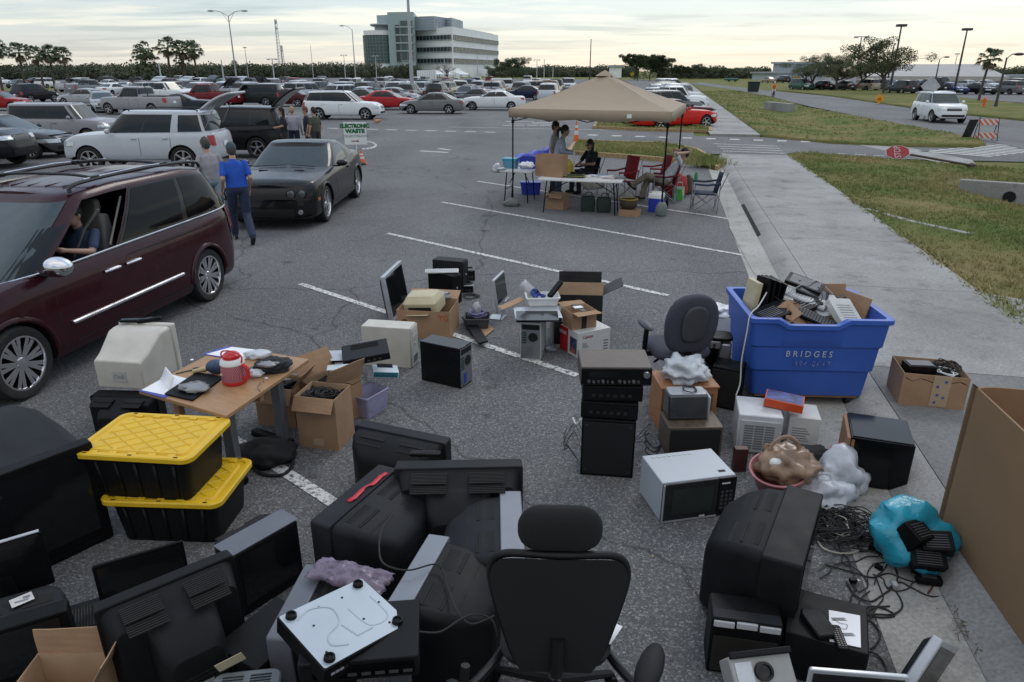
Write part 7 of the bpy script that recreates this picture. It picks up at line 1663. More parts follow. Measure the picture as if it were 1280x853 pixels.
def junk(loc,n,sz,label,seed,z,m=(black,dgrey,silver,black2)):
 r=random.Random(seed)
 for i in range(n):
  mb=MB();a,b,c=sz*r.uniform(.5,1),sz*r.uniform(.3,.6),sz*r.uniform(.12,.3)
  mb.prism(rrect(a,b,b*.15),-c/2,c/2);mm=m[i % len(m)];o=mb.build('gadget',mm,bevel=.003);o.location=loc+Vector((r.uniform(-1,1)*sz*.8,r.uniform(-1,1)*sz*.7,z+r.uniform(-.01,.04)));o.rotation_euler=(r.uniform(-.5,.5),r.uniform(-.5,.5),r.uniform(0,6));mb2=MB();mb2.box(-a*.3,a*.3,-b*.3,b*.3,c/2+.001,c/2+.004);mb2.build('display',screen if i % 2 else under,o)
  tag(o,label,'gadget',label)
def fill(loc,yaw,w_,d_,z,label,m=black,seed=1):
 mb=MB();r=random.Random(seed);mb.grid([[(-w_/2+w_*i/8,d_*j/8,r.uniform(-.02,.03)) for j in range(9)] for i in range(9)]);o=mb.build('contents',m,solid=.01,smooth=0);o.location=(loc.x,loc.y,z);o.rotation_euler=(0,0,rad(yaw));tag(o,label,'mixed contents',kind='stuff');return o
rot2=lambda v,yw: Matrix.Rotation(rad(yw),3,'Z') @ Vector(v)
fill(p,yw,.33,.28,.28,'dark odds and ends filling the carton beside the table',black2,3);junk(p+rot2((0,.14,0),yw),7,.13,'small gadgets in the open carton beside the table',4,.33)
p,yw,w_=base((375,558),(424,564));b2_=cardbox('cardboard_box','tall open carton with front flap folded down, black cables inside',p,yw,w_,.3,.46,(145,None,None,None),fl=.4)
fill(p,yw,.32,.27,.41,'black power leads filling the tall open carton',black,5);
mb=MB();mb.box(-.045,.045,-.004,-.001,.03,.09);mb.build('tape_patch',tapem,b2_)
for i in range(5): cord('black lead coiled in the tall open carton, one of several',[q for q in curl(p+rot2((rc.uniform(-.08,.08),.14,0),yw),.07,14,.44,.4)],rubber,.004,group='leads in the tall carton')
p,yw,w_=base((428,528),(466,500));b3_=cardbox('cardboard_box','brown carton with large flap raised at its right, behind the tall open one',Vector((-1.46,5.55,0)),52,.4,.34,.38,(22,None,30,None),m=card,fl=.6)
fill(Vector((-1.46,5.55,0)),52,.38,.3,.34,'dark parts filling the carton with the raised flap',black2,8)
def flatbox(name,label,cat,c,yaw,w_,d_,h_,m,front=None,tilt=(0,0),fm=None,parts=True):
 t=thing(name,label,cat,c,yaw,rot=(tilt[0],tilt[1],yaw));mb=MB();mb.box(-w_/2,w_/2,-d_/2,d_/2,0,h_);b_=mb.build('case',m,t,bevel=min(.006,h_*.15))
 mb=MB();mb.box(-w_/2+.01,w_/2-.01,-d_/2-.003,-d_/2,h_*.12,h_*.88);mb.build('front_panel',fm or blackgl,t)
 if parts:
  mb=MB()
  for i in range(6): mb.box(-w_*.35+i*w_*.12,-w_*.35+i*w_*.12+w_*.06,-d_/2-.006,-d_/2-.003,h_*.3,h_*.5)
  mb.build('buttons',dgrey if m is not black else trimm,t)
  mb=MB()
  for i in range(8): mb.box(-w_*.3,w_*.3,d_*.1+i*.012,d_*.1+i*.012+.005,h_+.0005,h_+.003)
  mb.build('vent_slots',under,b_)
 return t
flatbox('disc_player','dark slim player tilted on top of the carton with the raised flap','disc player',G(458,445,.45),14,.42,.3,.07,dust,tilt=(6,-6))
flatbox('router','pale blue and white router box leaning under the dark slim player','router',G(481,468,.26),14,.24,.17,.06,mat('pale_blue_top',(.5,.56,.6),.4),fm=mat('teal_side',(.01,.12,.17),.4),tilt=(0,8))
flatbox('laptop','silver grey notebook half under the dark slim player','laptop',G(432,447,.42),20,.3,.22,.025,silver,tilt=(4,6),parts=False)
flatbox('keypad','white printed box in front of the dark slim player','box',G(428,465,.42),10,.26,.12,.05,mat('printed_white',(.45,.5,.52),.4,var=.3,scale=20),parts=False)
tub('storage_tub','lavender translucent tub under the pale blue router',Vector((-1.2,5.72,0)),60,.3,.22,.2,mat('lavender_tub',(.3,.29,.42),.3))
blob('shoulder_bag','black shoulder bag lying on the white stall line below the table','bag',G(333,575),(.26,.19,.15),mat('bag_black',(.007,.007,.008),.85,var=.4,scale=20),41,.25)
cord('black strap looping in front of the shoulder bag',[G(305,560,.1),G(322,590,.015),G(352,594,.012),G(366,580,.02),G(362,560,.08)],mat('bag_black',(.007,.007,.008),.85),.014,name='bag_strap',cat='strap')
def tower(label,A,B,d_,h_,m,side=None,rear='front',z=0.,style='rear',group=None,loc=None,yaw=None,w_=None):
 """A,B: base pixels of the narrow face looking at the camera"""
 if loc is None: loc,yaw,w0=base(A,B,z);w_=w_ or w0
 t=thing('desktop_tower',label,'computer tower',loc,yaw,group);mb=MB();mb.box(-w_/2,w_/2,0,d_,0,h_);b_=mb.build('case',m,t,bevel=.006)
 if style=='rear':
  mb=MB();mb.box(-w_/2+.008,w_/2-.008,-.004,0,.015,h_-.015);r_=mb.build('rear_panel',mat('rear_steel',(.26,.27,.28),.4,metal=.6),t)
  mb=MB();mb.at((w_*.12,-.006,h_*.62),(90,0,0));mb.lathe([(min(w_*.3,.05),0),(min(w_*.3,.05),.004),(min(w_*.24,.038),.004),(.01,.002),(.001,.002)],20);mb.build('fan_grille',under,r_)
  mb=MB()
  for i in range(6): mb.box(-w_*.4,w_*.12,-.007,-.004,h_*.08+i*.022,h_*.08+i*.022+.012)
  mb.build('slot_covers',steel,r_)
  mb=MB();mb.box(-w_*.42,w_*.42,-.006,-.004,h_*.82,h_*.95);mb.build('supply_plate',under,r_)
  mb=MB()
  for i in range(5): mb.box(-w_*.42,-w_*.2,-.01,-.004,h_*.45+i*.028,h_*.45+i*.028+.018)
  mb.build('ports',mat('port_green',(.03,.06,.05),.5),r_)
 else:
  mb=MB();mb.box(-w_/2+.004,w_/2-.004,-.018,0,.008,h_-.008);r_=mb.build('front_bezel',side or m,t,bevel=.008)
  for i in range(2): mb=MB();mb.box(-w_*.38,w_*.38,-.022,-.018,h_*.84-i*.055,h_*.84-i*.055+.042);mb.build('drive_bay',m,r_,bevel=.002)
  mb=MB();mb.at((0,-.02,h_*.55),(90,0,0));mb.lathe([(.014,0),(.012,.005),(.001,.005)],14);mb.build('power_button',silver,r_)
  mb=MB()
  for i in range(6): mb.box(-w_*.3,w_*.3,-.021,-.018,h_*.1+i*.014,h_*.1+i*.014+.006)
  mb.build('air_slots',under,r_)
 return t
t=tower('black computer tower with its metal rear turned right, alone in front of the beige tower',(573,487),(593,472),.46,.42,blackgl,loc=Vector((-.45,6.34,0)),yaw=62,w_=.22)
mb=MB();mb.box(-.05,-.01,-.011,-.006,.04,.14);mb.build('blue_ports',bluep,t)
tower('beige computer tower standing left of the black one, drives turned right',(520,462),(512,462),.52,.44,beige,style='front',loc=Vector((-1.03,6.86,0)),yaw=80,w_=.22,side=mat('beige_front',(.4,.4,.36),.5))
t=tower('black computer tower with white keyboard across its top at the far group',None,None,.42,.40,black,style='front',loc=Vector((-.74,8.95,0)),yaw=52,w_=.19)
tower('dark grey tower behind the one with the white keyboard',None,None,.44,.45,dust,style='front',loc=Vector((-.66,9.5,0)),yaw=72,w_=.2)
t=thing('keyboard','white keyboard lying across the black tower in the far group','keyboard',Vector((-.93,9.05,.41)),2,rot=(0,0,4));mb=MB();mb.prism(rrect(.44,.16,.015),0,.02);mb.build('key_base',whitep,t,bevel=.004);mb=MB()
for i in range(18):
 for j in range(5): mb.cb((-.2+i*.0235,-.055+j*.025,.023),(.017,.018,.007))
mb.build('keys',lgrey,t)
flatbox('small_speaker','small grey speaker box right of the dark grey tower','speaker',G(587,360,.0)+Vector((0,0,.12)),5,.16,.16,.16,dgrey)
flatbox('power_supply','metal power supply behind the small grey speaker box','power supply',G(583,364,.0),5,.2,.2,.11,steel)
for i in range(4): cord('thin black wires curling behind the dark grey tower, one of a few',curl(G(588,372),.1,12,.01,.5),rubber,.003,group='wires behind the dark grey tower')
t=thing('flat_television','silver framed flat television standing on edge beside the printer carton','television',Vector((-1.40,8.5,.02)),60,rot=(0,0,0));t.scale=(.8,1,.92);t.rotation_euler=Euler((rad(-8),0,rad(83)),'XYZ')
mb=MB();mb.prism([(x,z+.32) for x,z in rrect(1.0,.64,.015)],0,.05,'y');mb.build('bezel',silver,t,bevel=.006);mb=MB();mb.box(-.44,.44,-.004,0,.07,.6);mb.build('screen',screen,t);mb=MB();mb.loft([rr3(1.0*k,.64*k2,.03,y,.32) for y,k,k2 in ((.05,.96,.94),(.09,.8,.8),(.11,.7,.6))]);mb.build('back_cover',black2,t)
p=Vector((-1.02,7.62,0));pc=cardbox('cardboard_box','brown carton holding a beige printer, black flap hanging to its right',p,-8,.62,.5,.34,(None,None,70,None),m=card,fl=.35)
text_mesh('TG',.09,mat('print_orange',(.45,.08,.02),.6),'printed_mark',pc,(.24,-.003,.26),(90,0,0))
mb=MB();mb.at((-.22,-.002,.2),(90,0,0));mb.lathe([(.035,0),(.035,.002),(.022,.002),(.001,.002)],16);mb.build('printed_ring',mat('print_brown',(.12,.06,.03),.7),pc)
t=thing('printer','yellowed beige printer tilted in the open carton beside the flat television','printer',Vector((-1.02,7.85,.36)),-14,rot=(8,-6,-16));mb=MB();mb.loft([[(x,y,z) for x,y in rrect(w2,d2,.04)] for z,w2,d2 in ((-.08,.4,.32),(.06,.42,.34),(.1,.38,.26),(.13,.34,.2))]);mb.build('printer_body',beige2,t,bevel=.005)
mb=MB();mb.box(-.14,.14,-.175,-.168,-.04,.02);mb.build('paper_slot',under,t);mb=MB();mb.at((0,-.22,-.05),(-18,0,0));mb.box(-.13,.13,-.07,.07,0,.008);mb.build('paper_tray',beige2,t,bevel=.003)
blob('crumpled_bag','grey crumpled plastic behind the beige printer','bag',Vector((-.85,8.05,.36)),(.12,.1,.08),mat('clear_film',(.22,.22,.23),.2,bump=1.,bscale=25),51,.5,sub=3)
sheet_on('plastic_sheet','black panel lying flat right of the printer carton','panel',[(577,398),(590,396),(610,428),(598,431)],black,.05,.02)
sheet_on('cardboard_scrap','torn cardboard piece below the clear bag of purple cord','cardboard scrap',[(590,415),(612,406),(618,412),(603,424)],card,.01,.006)
tub('bowl','grey pot full of purple cord on the torn cardboard',Vector((-.42,7.9,0)),0,.3,.26,.14,mat('grey_pot',(.06,.06,.065),.6))
for i in range(5): cord('purple grey cord coiled in the grey pot, one of several',curl(Vector((-.42,8.03,0)),.09,16,.15+.01*i,.3),mat('purple_cord',(.14,.13,.25),.6),.008,group='cord in the grey pot')
blob('clear_bag','small twisted clear bag on the coil of purple cord','bag',Vector((-.42,8.03,.17)),(.05,.05,.14),mat('clear_bright',(.4,.4,.42),.2),53,.4,sub=3)
t=thing('all_in_one_computer','silver all in one computer seen from the side behind the white tower','computer',Vector((-.1,8.35,0)),75);mb=MB();mb.at((0,0,.14),(-8,0,0));mb.prism([(x,z+.21) for x,z in rrect(.47,.42,.02)],0,.03,'y');mb.build('panel',silver,t,bevel=.006)
mb=MB();mb.at((0,0,.14),(-8,0,0));mb.box(-.21,.21,-.003,0,.1,.4);mb.build('screen',screen,t);mb=MB();mb.box(-.09,.09,.0,.18,0,.01);mb.at((0,.02,.0),(14,0,0));mb.box(-.09,.09,.0,.01,0,.26);mb.build('foot',silver,t,bevel=.002)
t=tower('white computer tower with open drive side carrying the black tray, in the middle group',(648,449),(678,451),.44,.42,mat('white_case',(.5,.51,.5),.45,var=.06),w_=.22)
flatbox('flatbed_scanner','black glass topped scanner on the white tower','scanner',G(665,402,.43)+Vector((.06,.16,0)),4,.5,.38,.05,silver,fm=black,tilt=(0,0),parts=False)
mb=MB();mb.box(-.22,.22,-.16,.14,0,.004);o=mb.build('scanner_glass',screen,C.objects[-3] if False else None);o.location=G(665,402,.485)+Vector((.06,.18,.002));tag(o,'dark glass plate on the scanner over the white tower','glass plate')
t=tub('tray','white tray full of blue cartridges on top of the scanner',G(668,384,.49)+Vector((.1,.03,0)),4,.36,.26,.09,whitep)
pc_=G(668,384,.49)+Vector((.1,.16,0));bl_=mat('cartridge_blue',(.02,.05,.25),.35,var=.3,scale=30)
for i in range(9):
 mb=MB();mb.loft([[(x,y,z) for x,y in rrect(.07,.035,.008)] for z in (0,.03)]);mb.cb((.01,0,.035),(.03,.02,.012));o=mb.build('ink_cartridge',bl_ if i % 4 else black,bevel=.003);o.location=pc_+Vector((rc.uniform(-.12,.12),rc.uniform(-.08,.08),.08+rc.uniform(0,.03)));o.rotation_euler=(rc.uniform(-.6,.6),rc.uniform(-.6,.6),rc.uniform(0,6));tag(o,'blue and black cartridge heaped in the white tray, one of several','cartridge','cartridges in the white tray')
mb=MB();mb.prism(rrect(.26,.06,.01),0,.04);o=mb.build('black_bar',black,bevel=.006);o.location=pc_+Vector((.14,.03,.13));o.rotation_euler=(0,rad(-25),rad(55));tag(o,'black bar leaning on the cartridges in the white tray','black bar')
mb=MB();mb.grid([[(x,y,.02*math.sin(x*20)) for y in (-.05,.05)] for x in (-.08,-.04,0,.04,.08)]);o=mb.build('clear_sleeve',mat('clear_bright',(.4,.4,.42),.2),solid=.003);o.location=pc_+Vector((-.17,.05,.16));o.rotation_euler=(rad(60),rad(50),0);tag(o,'clear plastic sleeve sticking up at the left end of the white tray','plastic sleeve')
sheet_on('cardboard_flap','long cardboard strip poking out left of the scanner','cardboard scrap',[(622,384),(650,372),(656,376),(628,388)],card,.5,.006)
flatbox('grey_printer','grey printer hidden behind the white tower with a chrome foot','printer',G(690,438,0)+Vector((.1,.22,0)),4,.2,.3,.4,mat('grey_side',(.2,.2,.19),.5),parts=False)
mb=MB();mb.prism(rrect(.14,.1,.04),0,.03);o=mb.build('mouse',mgrey,bevel=.01);o.location=G(689,438);tag(o,'grey rounded mouse on the asphalt between the white tower and the red and white carton','mouse')
p=Vector((.80,7.85,0));bb=cardbox('cardboard_box','black sided carton with long brown flaps standing behind the small taped carton',p,-4,.52,.36,.46,(55 if 0 else None,62,6,None),m=mat('black_carton',(.01,.009,.009),.55),mi=cardd,fl=.5)
mb=MB();mb.grid([[(-.26+.52*u/4,-.0,.46+.15*v) for v in (0,.5,1)] for u in range(5)]);mb.build('front_flap',card2,bb,solid=.005,smooth=0)
t=thing('printer_carton','white and red printer carton with printed pictures in the middle group','cardboard box',Vector((.71,7.02,0)),0);t.scale=(1,1,1.1);t.rotation_euler=(0,0,rad(29))
whc=mat('white_carton',(.6,.6,.58),.55,var=.05);mb=MB();mb.box(0,.42,0,.44,0,.26);mb.build('carton_body',whc,t,bevel=.003)
mb=MB();mb.box(-.002,0,.2,.44,.002,.258);rp_=mb.build('red_panel',mat('carton_red',(.45,.01,.02),.45),t)
mb=MB();mb.box(-.003,-.0005,.03,.16,.03,.19);mb.build('picture',mat('picture_dark',(.05,.06,.12),.4,var=.8,scale=22),t);mb=MB();mb.box(-.0045,-.003,.05,.14,.03,.08);mb.build('picture_strip',mat('picture_warm',(.3,.1,.04),.4,var=.6,scale=30),t)
text_mesh('Canon',.075,whc,'lettering',t,(-.004,.33,.2),(90,0,-90),ext=.001)
text_mesh('Canon',.05,mat('logo_red',(.3,.02,.02),.5),'lettering',t,(.12,-.003,.21),(90,0,0),ext=.001)
mb=MB()
for i in range(5): mb.box(.05,.14-.01*i,-.002,0,.1+i*.012,.104+i*.012)
for i in range(4): mb.box(.33,.39,-.002,0,.04+i*.03,.052+i*.03)
mb.build('fine_print',mgrey,t)
t=cardbox('cardboard_box','small brown parcel sealed with dark tape on the red and white carton',Vector((.83,7.1,.262)),22,.3,.26,.19,(88,None,88,None),fl=.5)
t.location=Vector((.78,7.18,.288));mb=MB();mb.box(-.05,.05,-.262+.26,-.0,0,.001) if 0 else None
mb.box(-.03,.03,-.003,-.001,0,.19);mb.box(-.03,.03,-.003,.26,.198,.2);mb.box(-.05,.05,.09,.19,.201,.203);mb.build('dark_tape',mat('dark_tape',(.02,.018,.016),.3),t);mb=MB();mb.box(-.06,.04,.1,.17,.2045,.2055);mb.build('address_label',paper,t)
sp_t=thing('loudspeaker','tall black loudspeaker at the bottom of the receiver stack','speaker',Vector((.72,4.66,0)),-8);mb=MB();mb.box(-.2,.2,0,.26,0,.48);mb.build('cabinet',black,sp_t,bevel=.006);mb=MB();mb.box(-.185,.185,-.008,0,.02,.46);mb.build('grille_cloth',mat('grille_cloth',(.006,.006,.006),.95),sp_t,bevel=.01)
mb=MB()
for x,z in ((-.16,.05),(.16,.05),(-.16,.43),(.16,.43)): mb.at((x,-.009,z),(90,0,0)).lathe([(.012,0),(.01,.004),(.001,.004)],10)
mb.build('grille_pegs',trimm,sp_t)
flatbox('tape_deck','lower black tape deck in the receiver stack','tape deck',Vector((.74,4.82,.485)),-8,.42,.3,.13,black)
flatbox('disc_changer','upper black disc changer in the receiver stack','disc changer',Vector((.75,4.85,.62)),-3,.44,.32,.12,black)
t=thing('stereo_receiver','wood cased stereo receiver on top of the black stack','receiver',Vector((.765,4.88,.745)),-1);mb=MB();mb.box(-.26,.26,-.18,.18,0,.145);mb.build('case',layered('receiver_walnut',lambda n,l,b: wood(n,l,b,(.055,.04,.032),(.095,.07,.054),(2,14,14))),t,bevel=.008)
mb=MB();mb.box(-.255,.255,-.19,-.18,.01,.135);fp=mb.build('front_panel',black,t,bevel=.004)
mb=MB();mb.box(-.2,.06,-.193,-.19,.07,.115);mb.build('dial_window',screen,fp)
for i in range(11): mb=MB();x=-.2+i*.034+(.02 if i>5 else 0);mb.at((x,-.191,.038),(90,0,0));mb.lathe([(.011 if i % 3 else .015,0),(.009,.02),(.001,.02)],12);mb.build('knob',steel if i % 2 else dgrey,fp)
mb=MB();mb.at((.215,-.191,.095),(90,0,0));mb.lathe([(.026,0),(.023,.024),(.001,.024)],18);mb.build('tuning_knob',steel,fp)
for i in range(3): cord('thin dark wire trailing left of the receiver stack, one of three',[Vector((.55,4.75,.3-.1*i)),G(718,520+10*i,.02),G(705,545+8*i,.005),G(712,560,.005),G(722,575,.01)],rubber,.003,group='wires left of the receiver stack')
cord('white plug lead beside the receiver stack',[G(716,522,.08),G(720,530,.05),G(726,524,.1)],whitep,.008)
for i in range(3): cord('dark lead between the receiver stack and the microwave, one of three',[Vector((.92,4.75,.25)),G(812,530+i*12,.01),G(806,545+i*9,.005),G(818,560+5*i,.005),G(828,553,.01)],rubber,.004,group='leads by the microwave')
och=thing('office_chair','grey blue fabric office chair seen from behind beside the blue cart','office chair',G(838,492),205)
fabric=mat('chair_fabric',(.045,.047,.062),.9,var=.12,scale=30,bump=.3,bscale=220);och.rotation_euler=(0,0,rad(12));och.scale=(1.08,1.05,1.03)
def pad(outline,y0,y1,bulge,m,nm,par,bev=.02):
 mb=MB();c0=Vector((sum(p[0] for p in outline)/len(outline),0,sum(p[1] for p in outline)/len(outline)));R=[]
 for f,k in ((0,.55),(.0,.9),(.15,.985),(.5,1.0),(.85,.985),(1.,.9),(1.,.55)):
  y=y0+(y1-y0)*f+(-bulge if k==.55 and f==0 else bulge if k==.55 else 0);R.append([(c0.x+(x-c0.x)*k,y,c0.z+(z-c0.z)*k) for x,z in outline])
 mb.loft(R);return mb.build(nm,m,par,smooth=60,sub=1)
out=[(-.16,.56),(-.21,.66),(-.225,.8),(-.215,.93),(-.17,1.03),(-.09,1.08),(0,1.09),(.09,1.08),(.17,1.03),(.215,.93),(.225,.8),(.21,.66),(.16,.56),(.08,.53),(-.08,.53)]
out=[(x*1.04,z) for x,z in out]
bk=pad(out,-.30,-.21,.01,fabric,'backrest',och);bk.rotation_euler=(rad(8),0,0);bk.location=(0,.09,.02)
bkp=pad([(x*.5,.83+(z-.8)*.62) for x,z in out],-.335,-.30,.004,mat('chair_plastic',(.04,.042,.05),.5),'back_panel',bk)
mb=MB();mb.loft([[(x,y-.02,z) for x,y in rrect(w2,d2,.12,6)] for z,w2,d2 in ((.43,.4,.4),(.445,.48,.48),(.48,.5,.5),(.515,.47,.46),(.525,.35,.35))]);mb.build('seat',fabric,och,smooth=60)
mb=MB();mb.box(-.03,.03,-.28,-.2,.42,.8);mb.build('back_bar',black,och,bevel=.01)
for s_ in (-1,1):
 mb=MB();mb.tube(smooth_path([(s_*.2,-.05,.44),(s_*.29,-.05,.46),(s_*.3,-.06,.6),(s_*.29,-.05,.69)],4),.022,8);a_=mb.build('armrest',black,och)
 mb=MB();mb.ell((s_*.29,-.02,.71),(.045,.14,.028),16,10);mb.build('arm_pad',mat('chair_plastic',(.04,.042,.05),.5),a_)
 mb=MB();mb.tube([(s_*.1,-.05,.43),(s_*.24,-.14,.40)],.011,6);mb.build('lever',black,och)
mb=MB();mb.cyl((0,0,.12),(0,0,.3),.03);mb.cyl((0,0,.28),(0,0,.43),.02);mb.build('gas_column',black,och)
mb=MB();mb.box(-.1,.1,-.14,.1,.4,.43);mb.build('mechanism',black,och,bevel=.01)
def starbase(par,m=black,R_=.32):
 for k in range(5):
  a=2*PI*k/5+.3;c_,s_=math.cos(a),math.sin(a);mb=MB();mb.tube([(0,0,.12),(c_*R_,s_*R_,.075)],[.03,.018],8);lg=mb.build('leg',m,par)
  mb=MB();
  for w2 in (-.016,.016): mb.cyl((c_*R_-s_*w2-s_*.008,s_*R_+c_*w2+c_*.008,.03),(c_*R_-s_*w2+s_*.008,s_*R_+c_*w2-c_*.008,.03),.03,n=14)
  mb.cyl((c_*R_,s_*R_,.03),(c_*R_,s_*R_,.08),.01,n=8);mb.build('caster',black,lg)
starbase(och)
t=cardbox('cardboard_box','plain white carton behind the office chair, wrapped in plastic',G(898,452)+Vector((-.02,.25,0)),-6,.5,.36,.40,(None,)*4,m=whc,mi=whc);blob('crumpled_bag','crumpled white plastic spilling over the plain white carton','bag',G(898,452)+Vector((0,.42,.38)),(.25,.18,.12),mat('white_film',(.55,.57,.6),.3,bump=1.2,bscale=20),61,.5)
t=thing('coffee_maker','black and steel coffee maker beside the blue cart','coffee maker',G(898,462,.28),-8);mb=MB();mb.box(-.11,.02,.0,.2,0,.02);mb.box(-.11,.0,.16,.2,.02,.3);mb.build('base_body',black,t,bevel=.006);mb=MB();mb.box(.0,.1,0,.22,0,.26);mb.build('steel_tank',steel,t,bevel=.02);mb=MB();mb.box(-.11,.0,.0,.2,.2,.28);mb.build('brew_head',steel,t,bevel=.01);mb=MB();mb.prism([(x,y+.11) for x,y in rrect(.22,.23,.06)],.28,.31);mb.build('lid',black,t,bevel=.008)
for i in range(2): mb=MB();mb.at((-.06+i*.0,-.002,.24-.03*i),(90,0,0));mb.lathe([(.012,0),(.01,.01),(.001,.01)],12);mb.build('knob',black,t)
flatbox('stand_board','black board under the coffee maker','board',G(893,462,.2),-6,.36,.3,.07,black,parts=False)
flatbox('crate_block','dark box beneath the black board beside the blue cart','box',G(885,470,0)+Vector((0,.2,0)),-6,.3,.3,.2,black2,parts=False)
t=thing('loudspeaker','black loudspeaker standing against the blue cart corner','speaker',Vector((1.93,5.82,0)),-28);mb=MB();mb.box(-.13,.13,0,.24,0,.4);mb.build('cabinet',black,t,bevel=.008);mb=MB();mb.box(-.12,.12,-.01,0,.02,.38);gc=mb.build('grille_cloth',mat('grille_cloth',(.006,.006,.006),.95),t,bevel=.01);mb=MB();mb.at((0,-.011,.08),(90,0,0));mb.lathe([(.03,0),(.025,.004),(.001,.002)],16);mb.build('port',under,gc)
t=thing('wood_cabinet','small oak cabinet with a white plastic bag on it','cabinet',Vector((1.5,5.38,0)),4);mb=MB();mb.box(-.24,.24,0,.36,.0,.4);mb.build('cabinet_body',oakc,t,bevel=.004);mb=MB();mb.box(-.25,.25,-.01,.37,.401,.42);mb.build('top',oakc,t,bevel=.005);mb=MB();mb.box(-.2,.2,-.012,0,.05,.36);mb.build('door_panel',mat('shade_cloth',(.12,.07,.04),.9),t,bevel=.003)
blob('plastic_bag','white plastic bag on the small oak cabinet','bag',Vector((1.49,5.54,.42)),(.2,.17,.2),mat('white_bag2',(.55,.57,.6),.3,bump=1.2,bscale=15),63,.5)
t=thing('wood_box','wood grained speaker box lying in front of the oak cabinet','speaker',Vector((1.46,4.96,0)),2);mb=MB();mb.box(-.22,.22,0,.3,0,.26);mb.build('cabinet',layered('grain_walnut',lambda n,l,b: wood(n,l,b,(.055,.04,.028),(.13,.095,.065),(14,1.5,14))),t,bevel=.005);mb=MB();mb.box(-.2,.2,-.01,0,.02,.24);mb.build('grille_cloth',mat('grille_cloth',(.006,.006,.006),.95),t)
t=thing('bread_maker','silver and black toaster with a coiled lead on top, on the wood grained box','toaster',Vector((1.42,5.08,.262)),2);mb=MB();mb.loft([[(x,y,z) for y,z in ((0,0),(.22,0),(.2,.2),(.03,.21))] for x in (-.16,.16)]);mb.build('shell',mat('toaster_front',(.09,.095,.1),.3,metal=.7),t,bevel=.02,seg=3);mb=MB();mb.prism([(x,y+.115) for x,y in rrect(.3,.15,.02)],.208,.214);mb.build('steel_top',silver,t,bevel=.003)
mb=MB();mb.box(.16,.185,.03,.19,.01,.19);mb.build('side_cap',silver,t,bevel=.01)
cord('black lead coiled on top of the toaster',curl(Vector((1.44,5.2,0)),.06,20,.482,.25),rubber,.004)
mw=thing('microwave','white microwave oven with black door, near the centre right','microwave',(.93+.0,4.1,0),13);mw.location=(G(818,655)+G(921,641))/2;mw.rotation_euler=(0,0,rad(12))
mww,mwd,mwh=.54,.38,.31;mwhite=mat('microwave_white',(.36,.395,.44),.4,var=.04)
mb=MB();mb.box(-mww/2,mww/2,.01,mwd,.01,mwh);mb.build('case',mwhite,mw,bevel=.006)
mb=MB();mb.box(-mww/2,mww/2-.13,-.012,.008,.012,mwh-.004);dr=mb.build('door',mat('mw_door',(.013,.014,.016),.15),mw,bevel=.006)
mb=MB();mb.box(-mww/2-.001,-mww/2+.012,-.016,-.012,.012,mwh-.006);mb.box(-mww/2,mww/2-.13,-.016,-.012,.006,.018);mb.build('door_trim',silver,dr)
mb=MB();mb.box(-mww/2+.07,mww/2-.17,-.0145,-.0125,.06,mwh-.05);mb.build('door_window',mat('mesh_window',(.02,.026,.022),.2),dr)
mb=MB();mb.box(-mww/2+.28,-mww/2+.32,-.0165,-.0155,.022,.034);mb.build('badge',whitep,dr)
mb=MB();mb.box(mww/2-.128,mww/2,-.012,.008,.012,mwh-.004);cp=mb.build('control_panel',blackgl,mw,bevel=.004)
mb=MB();mb.box(mww/2-.11,mww/2-.05,-.0145,-.0125,mwh-.05,mwh-.04);mb.build('display',whitep,cp)
mb=MB()
for i in range(3):
 for j in range(5): mb.box(mww/2-.11+i*.032,mww/2-.09+i*.032,-.0145,-.0125,.06+j*.032,.08+j*.032)
mb.build('buttons',dgrey,cp)
mb=MB()
for i in range(8): mb.box(-mww/2+.06+i*.04,-mww/2+.085+i*.04,mwd-.05,mwd-.03,mwh+.0005,mwh+.003)
mb.build('top_vents',lgrey,mw);mb=MB();mb.box(mww/2-.1,mww/2-.05,.06,.085,mwh+.0005,mwh+.002);mb.build('warning_label',black,mw)
t=thing('air_conditioner','white window unit with grille beside the blue cart','air conditioner',Vector((1.98,5.0,0)),-12);mb=MB();mb.box(-.17,.17,0,.36,0,.34);mb.build('case',mat('unit_white',(.5,.51,.53),.45),t,bevel=.01);mb=MB();mb.box(-.15,.15,-.015,0,.02,.3);g_=mb.build('front_frame',lgrey,t,bevel=.005)
mb=MB()
for i in range(10):
 for j in range(3): mb.box(-.12+j*.08,-.12+j*.08+.07,-.018,-.0155,.05+i*.022,.062+i*.022)
mb.build('grille_slots',mgrey,g_)
def printed_box(label,loc,yaw,w_,d_,h_,m,m2,tilt=(0,0),txt=None,name='small_carton'):
 t=thing(name,label,'box',loc,yaw,rot=(tilt[0],tilt[1],yaw));mb=MB();mb.box(-w_/2,w_/2,0,d_,0,h_);mb.build('carton_body',m,t,bevel=.003)
 mb=MB();mb.box(-w_/2+.01,w_/2-.01,.01,d_-.01,h_+.0005,h_+.002);mb.build('top_print',m2,t)
 if txt: text_mesh(txt,h_*.16,mgrey,'lettering',t,(0,-.002,h_*.6),(90,0,0),ext=.0008)
 return t
orangep=mat('print_red_orange',(.55,.07,.015),.4);bluepr=mat('print_blue',(.015,.04,.2),.35,var=.7,scale=18)
printed_box('flat orange and blue box resting on the white unit',Vector((2.18,5.1,.345)),-24,.3,.2,.07,orangep,bluepr,tilt=(0,3))
t=printed_box('white carton with small print right of the white window unit',Vector((2.38,5.1,0)),-14,.24,.28,.27,whc,whc)
mb=MB()
for i in range(6): mb.box(-.09,.05-.015*(i % 3),-.002,0,.06+i*.022,.066+i*.022)
mb.box(-.11,.11,-.002,0,.02,.035);mb.build('fine_print',mgrey,t)
